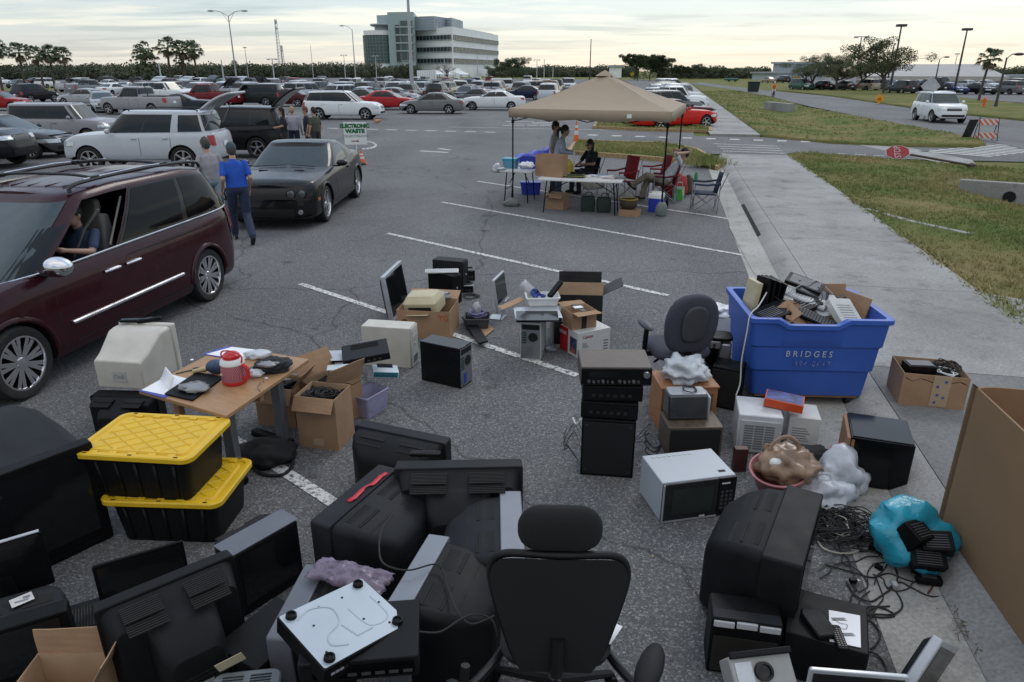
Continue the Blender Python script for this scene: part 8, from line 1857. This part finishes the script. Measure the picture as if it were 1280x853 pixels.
blob('dark_cloth','black crumpled cloth behind the pink basin','cloth',Vector((2.28,4.78,0)),(.3,.18,.16),mat('cloth_black',(.008,.008,.009),.9),71,.4)
mb=MB();mb.box(-.05,.05,-.03,.03,0,.2);o=mb.build('maroon_case',mat('maroon_case',(.06,.015,.015),.5),bevel=.004);o.location=(1.76,4.75,0);tag(o,'thin maroon case standing left of the pink basin','case')
mb=MB();mb.tube(smooth_path([(0,0,0),(.1,.05,.02),(.2,.02,.05),(.24,.1,.1)],4),.018,6);o=mb.build('red_strap',redp);o.location=(2.44,4.72,.2);tag(o,'red strap beside the brown sided cabinet','strap')
pk=Vector((1.94,4.32,0));t=thing('basin','pink basin holding the brown plastic bag','basin',pk+Vector((0,.08,.0)),0,rot=(8,-8,0));mb=MB();mb.lathe([(.001,.06),(.12,.06),(.15,.1),(.19,.24),(.2,.25),(.19,.255),(.18,.245),(.11,.08),(.001,.075)],28);mb.build('basin_body',mat('dusty_pink',(.35,.13,.14),.45),t)
mb=MB();mb.lathe([(.19,.245),(.205,.25),(.205,.256),(.19,.258)],28);mb.build('rim',mat('dusty_pink',(.35,.13,.14),.45),t)
brb=mat('brown_film',(.28,.18,.115),.3,var=.3,alpha=.86,bump=.7,bscale=12)
bb_=blob('carrier_bag','brown plastic bag bulging out of the pink basin','bag',pk+Vector((.04,.08,.16)),(.22,.19,.22),brb,73,.45)
mb=MB();mb.tube(smooth_path([(-.15,0,.13),(-.12,.02,.26),(-.02,.03,.31),(.06,.02,.25),(.06,.0,.16)],5),.016,6);mb.build('handle',brb,bb_)
mb=MB();mb.ell((-.12,-.08,.16),(.05,.04,.04),14,10);mb.build('white_bulb',whitep,bb_)
flatbox('black_case','black glossy case under the pink basin','case',Vector((1.9,4.12,0)),6,.36,.22,.1,blackgl,parts=False)
mb=MB();mb.tube([(-.02,0,.02),(.02,0,.02)],.018,8);o=mb.build('cup',whitep,bevel=.003);o.location=(2.08,4.14,.12);tag(o,'small white cap on the black glossy case','cap')
mb=MB();mb.prism(rrect(.04,.12,.01),0,.1);o=mb.build('blue_bottle',mat('blue_tag',(.02,.12,.4),.4),bevel=.005);o.location=(1.68,4.18,0);tag(o,'small blue object between the microwave and the big television','bottle')
wb=mat('milky_film',(.6,.62,.67),.3,var=.12,alpha=.72,bump=.7,bscale=10)
for i,(x,y,r_,lb,sd) in enumerate([(2.22,4.3,(.2,.2,.2),'milky plastic bag nearest the pink basin',81),(2.42,4.5,(.2,.2,.27),'taller milky plastic bag against the brown sided cabinet',84)]):
 o=blob('plastic_bag',lb,'bag',Vector((x,y,0)),r_,wb,sd,.5,freq=1.5)
 mb=MB();mb.tube(smooth_path([(-.05,0,r_[2]*.8),(-.04,.02,r_[2]*1.1),(.03,.02,r_[2]*1.15),(.05,0,r_[2]*.8)],4),.01,6);mb.build('handle',wb,o)
t=flatbox('laptop','grey framed black screen lying under the milky bag','tablet',Vector((2.06,4.22,.06)),20,.3,.22,.03,silver,tilt=(0,8),parts=False)
t=thing('subwoofer','black glossy cabinet with brown left side right of the milky bags','speaker cabinet',(G(1060,605)+G(1117,622))/2+Vector((.02,.02,0)),-20);mb=MB();mb.box(-.2,.22,0,.42,.01,.4);mb.build('cabinet',blackgl,t,bevel=.005);mb=MB();mb.box(-.225,-.201,.0,.42,.01,.39);mb.build('side_panel',cardd,t,bevel=.003);mb=MB();mb.box(-.19,.21,.01,.41,.401,.408);mb.build('glass_top',mat('smoked_glass',(.01,.014,.018),.1,spec=.2),t,bevel=.002)
mb=MB();mb.box(-.195,-.175,-.005,-.0,.02,.38);mb.build('edge_strip',cardd,t)
bn=thing('blue_cart','blue plastic bulk cart lettered BRIDGES full of discarded electronics','cart',Vector((2.7,5.78,0)),-3);bm_=mat('cart_blue',(.03,.095,.40),.45,var=.12,scale=3,bump=.03,bscale=8)
def ringp(w_,d_,z,off=(0,0),notch=0,r=.05,N=10):
 P=[];pts=rrect(w_,d_,r,4);
 out_=[]
 for i in range(len(pts)):
  a,b=pts[i],pts[(i+1) % len(pts)];L_=math.hypot(a[0]-b[0],a[1]-b[1]);k=24 if L_>.3 else 1
  for j in range(k): out_.append((a[0]+(b[0]-a[0])*j/k,a[1]+(b[1]-a[1])*j/k))
 for x,y in out_:
  dz=0
  if notch and abs(y)>d_*.44:
   u=(x+.07)/w_ if y<0 else (x)/w_;s_=min(1,max(0,(.24-abs(u))/.06));dz=-notch*s_
  P.append((x+off[0],y+d_/2*0+.46+off[1],z+dz))
 return P
tiers=[(.12,1.01,.76),(.36,1.05,.80),(.38,1.09,.84),(.60,1.12,.87),(.62,1.16,.9),(.85,1.19,.93)]
mb=MB();mb.loft([ringp(w2,d2,z) for z,w2,d2 in tiers[:-1]]+[ringp(1.19,.93,.83,notch=.055),ringp(1.24,.98,.845,notch=.055),ringp(1.24,.98,.885,notch=.055),ringp(1.2,.94,.89,notch=.055),ringp(1.14,.88,.885,notch=.055),ringp(1.12,.86,.82),ringp(.98,.76,.22)],True,True);mb.build('cart_body',bm_,bn,smooth=32)
mb=MB();mb.box(-.46,.46,.1,.82,.09,.14);mb.build('deck',cardd,bn)
for x in (-.4,.4):
 for y in (.16,.76): mb=MB();mb.cyl((x-.02,y,.05),(x+.02,y,.05),.05,n=18);mb.box(x-.03,x+.03,y-.03,y+.03,.09,.1);mb.build('caster',rubber,bn)
stm=layered('worn_lettering',lambda n,l,b: (l.new(mixc(n,l,ramp(n,l,nz(n,l,n.new('ShaderNodeTexCoord').outputs['Object'],40,4,.7),[(.36,g3(0)),(.46,g3(1))]),(.05,.12,.45),(.5,.52,.55)),b.inputs['Base Color'])))
tl=math.degrees(math.atan2(.22,(.86-.83)/2))
text_mesh('BRIDGES',.085,stm,'lettering',bn,(-.06,.015,.545),(96,0,0),ext=.001,sx=.9,space=1.5);text_mesh('494-8848',.08,layered('faded_lettering',lambda n,l,b: (l.new(mixc(n,l,ramp(n,l,nz(n,l,n.new('ShaderNodeTexCoord').outputs['Object'],30,4,.7),[(.42,g3(0)),(.6,g3(.7))]),(.02,.075,.42),(.3,.36,.5)),b.inputs['Base Color']))),'lettering',bn,(-.02,.02,.45),(96,0,0),ext=.001,sx=.85,space=1.25)
def inbin(x,y,z): return bn.location+rot2((x,y,z),-3)
fill(inbin(0,.06,0),-3,1.04,.8,.72,'brown cardboard and scraps filling the blue cart',cardd,12)
def panel(nm,label,cat,x,y,z,w_,d_,h_,rot,m,extra=None):
 t=thing(nm,label,cat,inbin(x,y,z),0,rot=rot);mb=MB();mb.prism(rrect(w_,d_,min(w_,d_)*.06),-h_/2,h_/2);mb.build('case',m,t,bevel=min(.004,h_*.3))
 if extra=='keys':
  mb=MB()
  for i in range(16):
   for j in range(5): mb.cb((-w_*.45+i*w_*.06,-d_*.35+j*d_*.17,h_/2+.003),(w_*.045,d_*.13,.006))
  mb.build('keys',dgrey if m is black else lgrey,t)
 elif extra=='line': mb=MB();mb.box(-w_*.4,w_*.4,-d_*.4,d_*.4,h_/2+.0005,h_/2+.002);mb.build('lid_panel',mat('lid_sheen',(.03,.032,.035),.25),t)
 elif extra=='slots':
  mb=MB()
  for i in range(6): mb.box(-w_*.3,w_*.3,-d_*.3+i*d_*.1,-d_*.3+i*d_*.1+.006,h_/2,h_/2+.002)
  mb.build('slots',mgrey,t)
 return t
panel('keyboard','black keyboard lying inside the front rim of the blue cart','keyboard',.02,.2,.82,.44,.15,.025,(14,18,-28),black,'keys')
panel('keyboard','pale grey keyboard across the middle of the blue cart','keyboard',-.02,.5,.93,.46,.16,.025,(10,14,-35),lgrey,'keys')
panel('laptop','black notebook on top of the heap in the blue cart','laptop',.06,.7,1.0,.34,.25,.035,(6,14,-30),black,'line')
panel('laptop','second black notebook leaning below the topmost one in the blue cart','laptop',.1,.58,.95,.3,.22,.03,(12,20,-20),black2,'line')
panel('panel_cover','off white plastic cover at the right front of the blue cart heap','cover',.3,.3,.85,.26,.28,.06,(35,8,20),mat('offwhite',(.5,.5,.47),.5),'slots')
panel('metal_panel','light grey metal sheet behind the off white cover in the blue cart','panel',.2,.45,.86,.3,.3,.02,(20,0,10),lgrey,'slots')
panel('cardboard_flap','cardboard sheet standing at the right end of the blue cart','cardboard',.48,.5,.86,.02,.3,.2,(0,12,20),card)
panel('cardboard_flap','wide cardboard sheet at the back of the blue cart','cardboard',.3,.8,.86,.4,.02,.22,(-10,0,0),card)
panel('cardboard_flap','folded brown carton poking up at the left front of the blue cart','cardboard',-.28,.2,.84,.28,.2,.01,(30,-35,10),card)
panel('cardboard_flap','brown carton lid leaning right of the folded carton in the blue cart','cardboard',-.14,.22,.85,.22,.24,.01,(35,30,-5),cardd)
panel('book','yellowed book standing upright at the left end of the blue cart','book',-.48,.5,.95,.05,.2,.26,(0,8,10),beige2)
for i in range(4): panel('binder',['first','second','third','fourth'][i]+' black slim device standing on end beside the yellowed book, counted from the book','device',-.40+i*.045,.48+.02*i,.97-.01*i,.022,.2,.3,(6*i-5,6-3*i,14+6*i),black)
panel('circuit_board','dark case lid under the notebooks in the blue cart','case',-.1,.42,.88,.4,.3,.04,(12,-12,25),black2,'slots')
panel('set_top_box','black flat box at the left front corner inside the blue cart','device',-.38,.24,.84,.3,.24,.05,(10,-18,15),black,'slots')
panel('adapter','black power brick at the right side of the blue cart heap','power brick',.4,.62,.88,.14,.07,.04,(10,0,40),black)
panel('game_pad','white stacked trays between the black devices and the notebooks in the blue cart','trays',-.2,.55,.92,.24,.14,.05,(0,12,-30),whitep,'keys')
cord('white cord hanging over the left front rim of the blue cart',[inbin(-.38,.4,1.0),inbin(-.5,.2,.93),inbin(-.61,.04,.9),inbin(-.64,-.02,.75),inbin(-.66,-.04,.5),inbin(-.66,-.08,.3),inbin(-.7,-.14,.2)],mat('cord_white',(.5,.5,.48),.5),.006)
cord('grey cord draped over the notebooks in the blue cart',[inbin(-.15,.5,.97),inbin(.0,.6,1.02),inbin(.1,.66,1.03),inbin(.2,.75,1.01),inbin(.3,.6,.93)],mat('cord_grey',(.3,.3,.29),.5),.005)
cord('thin cord curling over the black keyboard in the blue cart',[inbin(-.3,.45,.95),inbin(-.2,.3,.93),inbin(.1,.35,.95),inbin(.15,.6,1.0)],rubber,.004)
p,yw,w_=base((1122,505),(1204,513),.125);cb2=cardbox('cardboard_box','open taped carton of cables right of the blue cart',Vector((p.x,p.y,.125)),yw,w_,.42,.3,(None,None,None,None))
mb=MB();mb.box(-.02,.12,-.004,-.002,.01,.298);tp=mb.build('clear_tape',tapem,cb2);mb=MB()
for x,z in ((.02,.05),(.02,.2),(.08,.1),(.08,.25),(.03,.12)): mb.at((x,-.006,z),(90,0,0)).lathe([(.012,0),(.012,.001),(.001,.001)],10)
mb.M=Matrix();mb.build('tape_print',mat('tape_blue',(.05,.08,.3),.5),tp)
fill(Vector((p.x,p.y,0)),yw,w_-.03,.4,.36,'dark clutter inside the taped carton right of the cart',black2,22)
flatbox('power_unit','black box with white ribbed top in the taped carton','device',Vector((p.x,p.y,.38))+rot2((-.1,.18,0),yw),yw+8,.24,.16,.08,black,parts=False)
mb=MB();mb.box(-.1,.1,-.06,.06,0,.004);o=mb.build('ribbed_top',ventw);o.location=Vector((p.x,p.y,.462))+rot2((-.1,.18,0),yw);o.rotation_euler=(0,0,rad(yw+8));tag(o,'white slatted plate on the black box in the taped carton','plate')
for i in range(6): cord('black lead looping out of the taped carton, one of several',[q+Vector((0,0,rc.uniform(0,.07))) for q in curl(Vector((p.x,p.y,0))+rot2((.12+rc.uniform(-.05,.05),.22,0),yw),.08,12,.39,.4)],rubber,.005,group='leads in the taped carton')
for i in range(3): cord('white lead looping in the taped carton, one of three',curl(Vector((p.x,p.y,0))+rot2((.1,.12,0),yw),.07,9,.42,.5),mat('cord_white',(.5,.5,.48),.5),.005,group='white leads in the taped carton')
zg=.127;gq=[G(1177,655,zg),G(1290,820,zg)]
gl=thing('bulk_carton','huge brown bulk carton at the right edge of the walk','bulk carton',(gq[0].x,gq[0].y,zg),0);hg=.98
a0_=Vector((0,0));d_=Vector(((gq[1]-gq[0]).x,(gq[1]-gq[0]).y)).normalized();n2=Vector((-d_.y,d_.x));
pts=[]
corner=[(0,0),(.04,-.0),(1.25,-.0),(1.35,.1),(1.3,1.1),(.12,1.15),(-.03,1.02),(-.01,.5),(-.03,.12)]
cp_=smooth_path([Vector((u,v,0)) for u,v in corner]+[Vector((0,0,0))],6)
def gp(k,z,ins=0):
 o_=[]
 for p in cp_[:-1]:
  c0=Vector((.65,.55));q=Vector((p.x,p.y))-c0;q=q*(1-ins/q.length);u,v=(c0+q);
  o_.append((d_.x*u+n2.x*v,d_.y*u+n2.y*v,z))
 return o_
mb=MB();mb.mat(0).loft([gp(0,0),gp(0,hg*.5),gp(0,hg)],True,False);mb.loft([gp(0,hg),gp(0,hg,.014)],True,False);mb.mat(1).loft([gp(0,hg,.014),gp(0,.02,.014)],True,False);mb.add(gp(0,.015,.01),[tuple(range(len(cp_)-1))])
mb.build('carton_wall',[mat('kraft_big',(.22,.135,.07),.85,var=.08,scale=2,bump=.06,bscale=3),cardd],gl,smooth=60)
mb=MB();hp0=G(1045,665);r_=random.Random(8)
for i in range(46):
 c=Vector((r_.gauss(0,.12),r_.gauss(0,.1),0));R_=r_.uniform(.05,.16);m=r_.random()<.08;pts=[];ph=r_.uniform(0,6);tl=r_.uniform(-.5,.5)
 for k in range(r_.randint(10,22)): a=ph+k*.75;pts.append(Vector((c.x+R_*math.cos(a)*(1+r_.uniform(-.25,.25)),c.y+R_*math.sin(a)*(1+r_.uniform(-.25,.25)),max(.006,.03+r_.uniform(0,.09)*(1-min(1,c.length/.3))+.05*math.sin(a)*tl))))
 mb.mat(1 if m else 0).tube(smooth_path(pts,4),.004,5)
o=mb.build('cable_heap',[rubber,mat('cord_cream',(.4,.37,.3),.5)]);o.location=hp0;tag(o,'tangled heap of black and cream cables between the bags and the turquoise bag','cable heap',kind='stuff')
tq=mat('turquoise_film',(.015,.26,.36),.3,var=.25,bump=1.2,bscale=14)
q0=G(1133,690,.05);bm=bmesh.new();bmesh.ops.create_icosphere(bm,subdivisions=4,radius=1)
for v in bm.verts:
 p=v.co.copy();k=1+.3*(noise.noise(p*1.8+Vector((4,1,0)))-abs(noise.noise(p*4))*.5-abs(noise.noise(p*9))*.22)
 front=max(0,p.dot(Vector((.15,-.75,.6)).normalized())-.45);p=p*k*(1-1.1*front)
 v.co=Vector((p.x*.24,p.y*.24,max(0,(p.z+.55))*.24))
me=bpy.data.meshes.new('bag');bm.to_mesh(me);bm.free();me.materials.append(tq);me.polygons.foreach_set('use_smooth',[True]*len(me.polygons));me.set_sharp_from_angle(angle=rad(50))
o=bpy.data.objects.new('carrier_bag',me);C.objects.link(o);o.location=q0;tag(o,'open turquoise plastic bag with black adapters spilling out','bag')
for i,(x,y,z,w2,d2,h2,r3,lb) in enumerate([(-.05,-.1,.2,.17,.14,.13,(25,10,30),'black cube shaped adapter at the back of the turquoise bag'),(.07,-.14,.17,.18,.13,.09,(30,-8,-15),'black ribbed unit in front inside the turquoise bag'),(.0,-.2,.1,.2,.12,.07,(35,0,-10),'lower black unit at the mouth of the turquoise bag')]):
 t=thing('power_adapter',lb,'power adapter',q0+Vector((x,y,z)),0,rot=r3);mb=MB();mb.prism(rrect(w2,d2,.01),-h2/2,h2/2);mb.build('case',black,t,bevel=.005)
 mb=MB()
 for k in range(6): mb.box(-w2*.35,w2*.35,-d2*.35+k*d2*.12,-d2*.35+k*d2*.12+.005,h2/2,h2/2+.002)
 mb.build('ribs',dgrey,t)
def brick(px,py,yaw,label,L_=.13,w_=.055,h_=.035,z=.01,lab=False):
 t=thing('power_brick',label,'power brick',G(px,py,z),yaw);mb=MB();mb.prism(rrect(L_,w_,.008),0,h_);mb.build('case',black,t,bevel=.005)
 if lab: mb=MB();mb.box(-L_*.25,L_*.3,-w_*.3,w_*.3,h_+.0004,h_+.0015);mb.build('rating_label',paper,t)
 else: mb=MB();mb.box(-L_*.3,L_*.3,-w_*.25,w_*.25,h_+.0002,h_+.001);mb.build('rating_label',dgrey,t)
brick(1102,690,-42,'black power brick with white label left of the turquoise bag',.15,.07,.04,lab=True);brick(1160,728,-12,'black power brick lying alone on the concrete gutter',.14,.06,.04,z=.02)
def gpt_(L_,z=.008): return [G(x,y,z+rc.uniform(0,.004)) for x,y in L_]
for lb,L_ in [('long black lead curving from the turquoise bag to the big carton and back',[(1168,668),(1190,680),(1204,700),(1205,722),(1190,740),(1165,746),(1140,735),(1125,728),(1110,736)]),
               ('black lead running along the gutter edge left of the lone power brick',[(1032,706),(1050,711),(1068,716),(1090,722),(1110,717),(1130,724),(1144,728)]),
               ('black lead wandering across the asphalt below the cable heap',[(1058,728),(1070,745),(1088,752),(1100,746),(1115,735),(1122,722),(1118,708)]),
               ('black lead with a loose loop near the paper on the speaker',[(1070,735),(1062,755),(1072,768),(1095,768),(1116,768),(1128,758),(1120,740),(1108,735)]),
               ('short lead tangle on the asphalt under the loop',[(1075,764),(1090,758),(1108,762),(1118,770),(1100,772),(1085,768),(1092,760),(1112,758)]),
               ('black lead from the speaker top across the asphalt',[(1074,772),(1090,778),(1100,792),(1096,805),(1088,812)]),
               ('lead arching around the right side of the speaker',[(1078,812),(1098,820),(1108,838),(1100,853)]),
               ('dark lead hanging from the turquoise bag mouth',[(1120,672),(1112,690),(1120,702),(1138,698),(1150,706),(1152,722)]),
               ('thin red brown lead beside the turquoise bag',[(1160,690),(1166,705),(1172,722),(1160,742)])]:
 cord(lb,gpt_(L_),rubber if 'red' not in lb else mat('brown_cord',(.09,.03,.02),.6),.0055)
for i,(px,py) in enumerate([(1066,728),(1143,715),(1118,733),(1098,711)]):
 t=thing('plug',['black plug at the upper end of the lead below the cable heap','black plug above the lone power brick','pale plug where the leads cross on the gutter edge','black plug beside the labelled power brick'][i],'plug',G(px,py,.008),40*i);mb=MB();mb.prism(rrect(.045,.03,.008),0,.025);mb.build('plug_body',lgrey if i==2 else black,t,bevel=.004);mb=MB();mb.box(.022,.04,-.008,-.004,.008,.016);mb.box(.022,.04,.004,.008,.008,.016);mb.build('prongs',steel,t)
for i in range(12):
 c0=(1035+rc.uniform(-25,75),700+rc.uniform(-40,50));a=rc.uniform(0,6.3);L_=[];x,y=c0
 for k in range(7): a+=rc.uniform(-.9,.9);x+=15*math.cos(a);y+=10*math.sin(a);L_.append((x,y))
 cord('thin black lead straying round the cable heap, one of a dozen',gpt_(L_),rubber,.004,group='leads straying round the cable heap')
cord('cream cable loop below the cable heap',gpt_([(1022,676),(1030,686),(1050,692),(1070,690),(1078,680),(1068,668)],.012),mat('cord_cream',(.4,.37,.3),.5),.007)
cord('cream coiled cable at the left of the cable heap',[q for q in curl(G(1030,652,0),.055,18,.05,.15)],mat('cord_cream',(.4,.37,.3),.5),.006)
mb=MB();q0=G(1218,790,.02)
for i in range(70):
 a=rc.uniform(0,6.3);p=Vector((rc.gauss(0,.05)-.3*0,rc.gauss(0,.12),rc.uniform(.0,.02)));d2=Vector((math.cos(a),math.sin(a),0))*rc.uniform(.02,.06);mb.tube([p,p+d2+Vector((0,0,.01))],.002,4)
o=mb.build('dead_leaves',mat('dead_leaf',(.13,.085,.045),.9));o.location=q0;tag(o,'dry twigs and leaves lying in the gutter near the bulk carton','dead leaves',kind='stuff')
mb=MB()
for i in range(900):
 a=G(rc.uniform(60,1130),470+383*rc.random()**.8);s_=rc.uniform(.003,.009)*(1 if rc.random()<.93 else 2)
 if (a-E0).dot(kn)>-.05: continue
 mb.mat(rc.choice((0,0,1,2))).at((a.x,a.y,s_*.3),(rc.uniform(0,360),0,rc.uniform(0,360)));mb.add([(s_,0,0),(-s_*.6,s_*.8,0),(-s_*.5,-s_*.7,0),(0,0,s_*.9)],[(0,1,2),(0,1,3),(1,2,3),(2,0,3)])
mb.M=Matrix();tag(mb.build('grit',[mat('grit_grey',(.22,.22,.21),.9),mat('grit_dark',(.04,.035,.03),.9),mat('grit_tan',(.3,.24,.16),.9)],smooth=0),'loose grit and crumbs scattered on the asphalt round the electronics','grit',kind='stuff')
t=thing('stereo_system','black stereo with three silver buttons below the large television','stereo',(G(880,838)+G(970,852))/2,-11);mb=MB();mb.box(-.17,.17,0,.2,0,.34);mb.build('cabinet',black,t,bevel=.008);mb=MB();mb.box(-.155,.155,-.006,0,.02,.24);mb.build('grille_cloth',mat('grille_brown',(.012,.01,.007),.9),t)
mb=MB();mb.box(-.165,.165,.005,.07,.341,.352);tp_=mb.build('top_ledge',dust,t,bevel=.003)
for i in range(3): mb=MB();mb.box(-.16+i*.11,-.06+i*.11,-.008,.012,.30+.004*(i==1),.335+.004*(i==1));mb.build('silver_button',lgrey,tp_,bevel=.003)
t=thing('cassette_recorder','silver device with round dark speaker lens at the bottom edge','electronic device',G(956,846,.30),8,rot=(38,0,8));mb=MB();mb.box(-.15,.15,-.12,.1,-.14,0);mb.build('case',mat('camera_silver',(.3,.3,.29),.4,var=.1),t,bevel=.012);mb=MB();mb.at((.0,.02,.001));mb.lathe([(.045,0),(.042,.02),(.03,.022),(.028,.008),(.001,.006)],22);mb.build('lens',[blackgl],t);mb=MB();mb.box(-.13,-.05,-.05,.07,.001,.005);mb.build('pale_plate',mat('label_bright',(.5,.52,.55),.4),t);mb=MB();mb.box(-.15,.15,.085,.115,.001,.03);mb.build('dark_handle',black2,t,bevel=.006)
t=thing('subwoofer','black speaker box with a sheet of paper and a handset on top','speaker',G(1020,850,0)+Vector((0,-.02,0)),-24);mb=MB();mb.box(-.19,.19,-.02,.34,0,.28);mb.build('cabinet',black2,t,bevel=.006)
mb=MB();mb.box(.15,.2,.02,.3,.03,.24);mb.build('port_cover',black,t,bevel=.01)
zb_=.283
mb=MB();mb.prism([(-.06,-.1),(.03,-.1),(.05,-.06),(.05,.08),(-.05,.1),(-.07,.06)],0,.03);o=mb.build('small_speaker',black,bevel=.008);o.location=G(1024,782,zb_);o.rotation_euler=(0,0,rad(6));tag(o,'flat black speaker lying left of the sheet of paper','speaker')
o=sheet_on('paper_sheet','white instruction sheet on the black speaker box','paper',[(1036,763),(1075,770),(1076,810),(1037,802)],paper,zb_,.002)
pm=mat('ink',(.03,.03,.03),.7)
for i in range(4): mb=MB();mb.box(-.03,.03-.008*(i % 2),-.055+i*.006,-.0525+i*.006,.003,.0035);q=mb.build('print_line',pm,o)
for i in range(4): mb=MB();mb.box(-.04,.035-.008*(i % 2),.05+i*.006,.0525+i*.006,.003,.0035);q=mb.build('print_line',pm,o)
mb=MB();mb.tube(smooth_path([(-.03,.06,.005),(-.01,.03,.005),(.02,.02,.005),(.0,-.01,.005),(-.02,.0,.005)],5),.0012,4);mb.build('drawn_cord',pm,o)
text_mesh('INSTEN',.016,pm,'lettering',o,(.0,-.068,.003),(0,0,180),ext=.0004) if 0 else None
remote(G(1048,800,zb_+.004),82,'black handset lying across the sheet of paper',.16,.05)
lcd('flat monitor with perforated silver top at the bottom edge, right of the silver device',Vector((G(1075,842,.44).x,G(1075,842,.44).y,0)),-6,.42,.34,fm=silver,m=silver,stand=True)
t=thing('monitor','silver flat monitor corner rising at the bottom edge on the gutter','monitor',G(1179,801,.36),-50);t.rotation_euler=Euler((rad(6),rad(-52),rad(28)),'XYZ');X_=Matrix.Translation((-.19,0,-.34));mb=MB();mb.M=X_;mb.prism([(x,z+.17) for x,z in rrect(.38,.34,.01)],0,.05,'y');mb.build('bezel',silver,t,bevel=.008);mb=MB();mb.M=X_;mb.box(-.16,.16,-.003,0,.03,.31);mb.build('screen',screen,t);mb=MB();mb.M=X_;mb.loft([rr3(.36*k,.32*k,.02,y,.17) for y,k in ((.05,1),(.08,.8))]);mb.build('back_cover',dust,t)
cord('black power cord snaking over the television with the grey front strip',[G(492,643,.5),G(478,662,.5),G(474,685,.5),G(480,705,.52),G(510,713,.54),G(548,706,.52),G(560,735,.5),G(572,765,.5),G(590,780,.48),G(618,770,.45)],rubber,.005)
cord('second black cord over the lower part of the television heap',[G(524,790,.5),G(550,790,.5),G(575,775,.5),G(595,768,.48),G(615,775,.45),G(622,795,.4)],rubber,.005)
mc=thing('mesh_chair','black mesh back office chair with headrest in the foreground, seen from behind','office chair',Vector((.2,2.62,0)),-2)
meshm=mat('chair_mesh',(.004,.004,.0045),.95,var=.1);frm=mat('chair_frame',(.006,.006,.007),.5,spec=.3)
hr=MB();R=[]
for i in range(9):
 u=i/8;y=-.34+.1*u;k=math.sin(PI*(.12+.76*u))**.45;R.append([(x*k,y-.25*x*x,1.215+z*k) for x,z in rrect(.335,.20,.085,6)])
hr.loft(R);hr.build('headrest',mat('headrest_fabric',(.006,.006,.007),.95,bump=.2,bscale=250),mc,smooth=70)
N=20;out=[(x*1.12,z) for x,z in ((-.13,.52),(-.165,.6),(-.20,.74),(-.235,.88),(-.25,.97),(-.235,1.04),(-.19,1.085),(-.1,1.11),(0,1.115),(.1,1.11),(.19,1.085),(.235,1.04),(.25,.97),(.235,.88),(.2,.74),(.165,.6),(.13,.52))]
sp3=smooth_path([Vector((x,-.33+.5*x*x*2.2+.10*(z-.5)*0-.03*math.sin((z-.5)*5),z)) for x,z in out],4)
mb=MB();mb.tube(sp3+[sp3[0]],.017,10);fr_=mb.build('back_frame',frm,mc,smooth=70)
mb=MB();cen=Vector((0,-.36,.85));G4=[]
for f in (1,.8,.6,.4,.2,0.02): G4.append([Vector((cen.x+(p.x-cen.x)*f,(-.36+(p.x*f)**2*1.1-.03*math.sin((cen.z+(p.z-cen.z)*f-.5)*5)*1),cen.z+(p.z-cen.z)*f)) for p in sp3])
mb.loft(G4,True,True);mb.build('mesh_back',meshm,mc,smooth=70)
mb=MB();mb.tube([(0,-.30,1.0),(0,-.31,1.2)],.02,8);mb.build('headrest_post',frm,mc)
mb=MB();mb.loft([[(x,y,z) for x,y in rrect(w2,d2,.1,6)] for z,w2,d2 in ((.42,.4,.4),(.44,.48,.47),(.48,.5,.49),(.5,.44,.43))]);mb.build('seat',meshm,mc,smooth=60)
mb=MB();mb.tube(smooth_path([(0,0,.4),(0,-.2,.42),(0,-.36,.55),(0,-.38,.75)],4),.03,8);mb.build('spine',frm,mc)
for s_ in (-1,1):
 mb=MB();q_=(Matrix.Rotation(rad(2),3,'Z') @ (G(812,836,.6)-Vector((.2,2.62,0))));mb.tube(smooth_path([(s_*.2,0,.4),(s_*.28,q_.y/2,.41),(s_*q_.x,q_.y,.46),(s_*q_.x,q_.y,.59)],4),.02,8);ar=mb.build('armrest',frm,mc)
 q_=(Matrix.Rotation(rad(2),3,'Z') @ (G(812,836,.6)-Vector((.2,2.62,0))));mb=MB();mb.at((s_*q_.x,q_.y-(.22 if s_<0 else 0),.60),(0,0,s_*-22));mb.ell((0,0,0),(.055,.15,.03),18,10);mb.build('arm_pad',mat('arm_rubber',(.008,.008,.009),.65,spec=.25),ar,smooth=60)
mb=MB();mb.cyl((0,0,.12),(0,0,.42),.028);mb.build('gas_column',steel,mc);starbase(mc,frm,.31)
mb=MB();mb.grid([[(x,y,.003*math.sin(9*x+7*y)) for y in (-.06,0,.06)] for x in (-.09,-.03,.03,.09)]);o=mb.build('paper_scrap',paper,solid=.002);o.location=G(790,842,.51);o.location=Vector((.40,2.55,.51));o.rotation_euler=(rad(4),0,rad(-35));tag(o,'torn white paper lying on the seat of the mesh chair','paper')
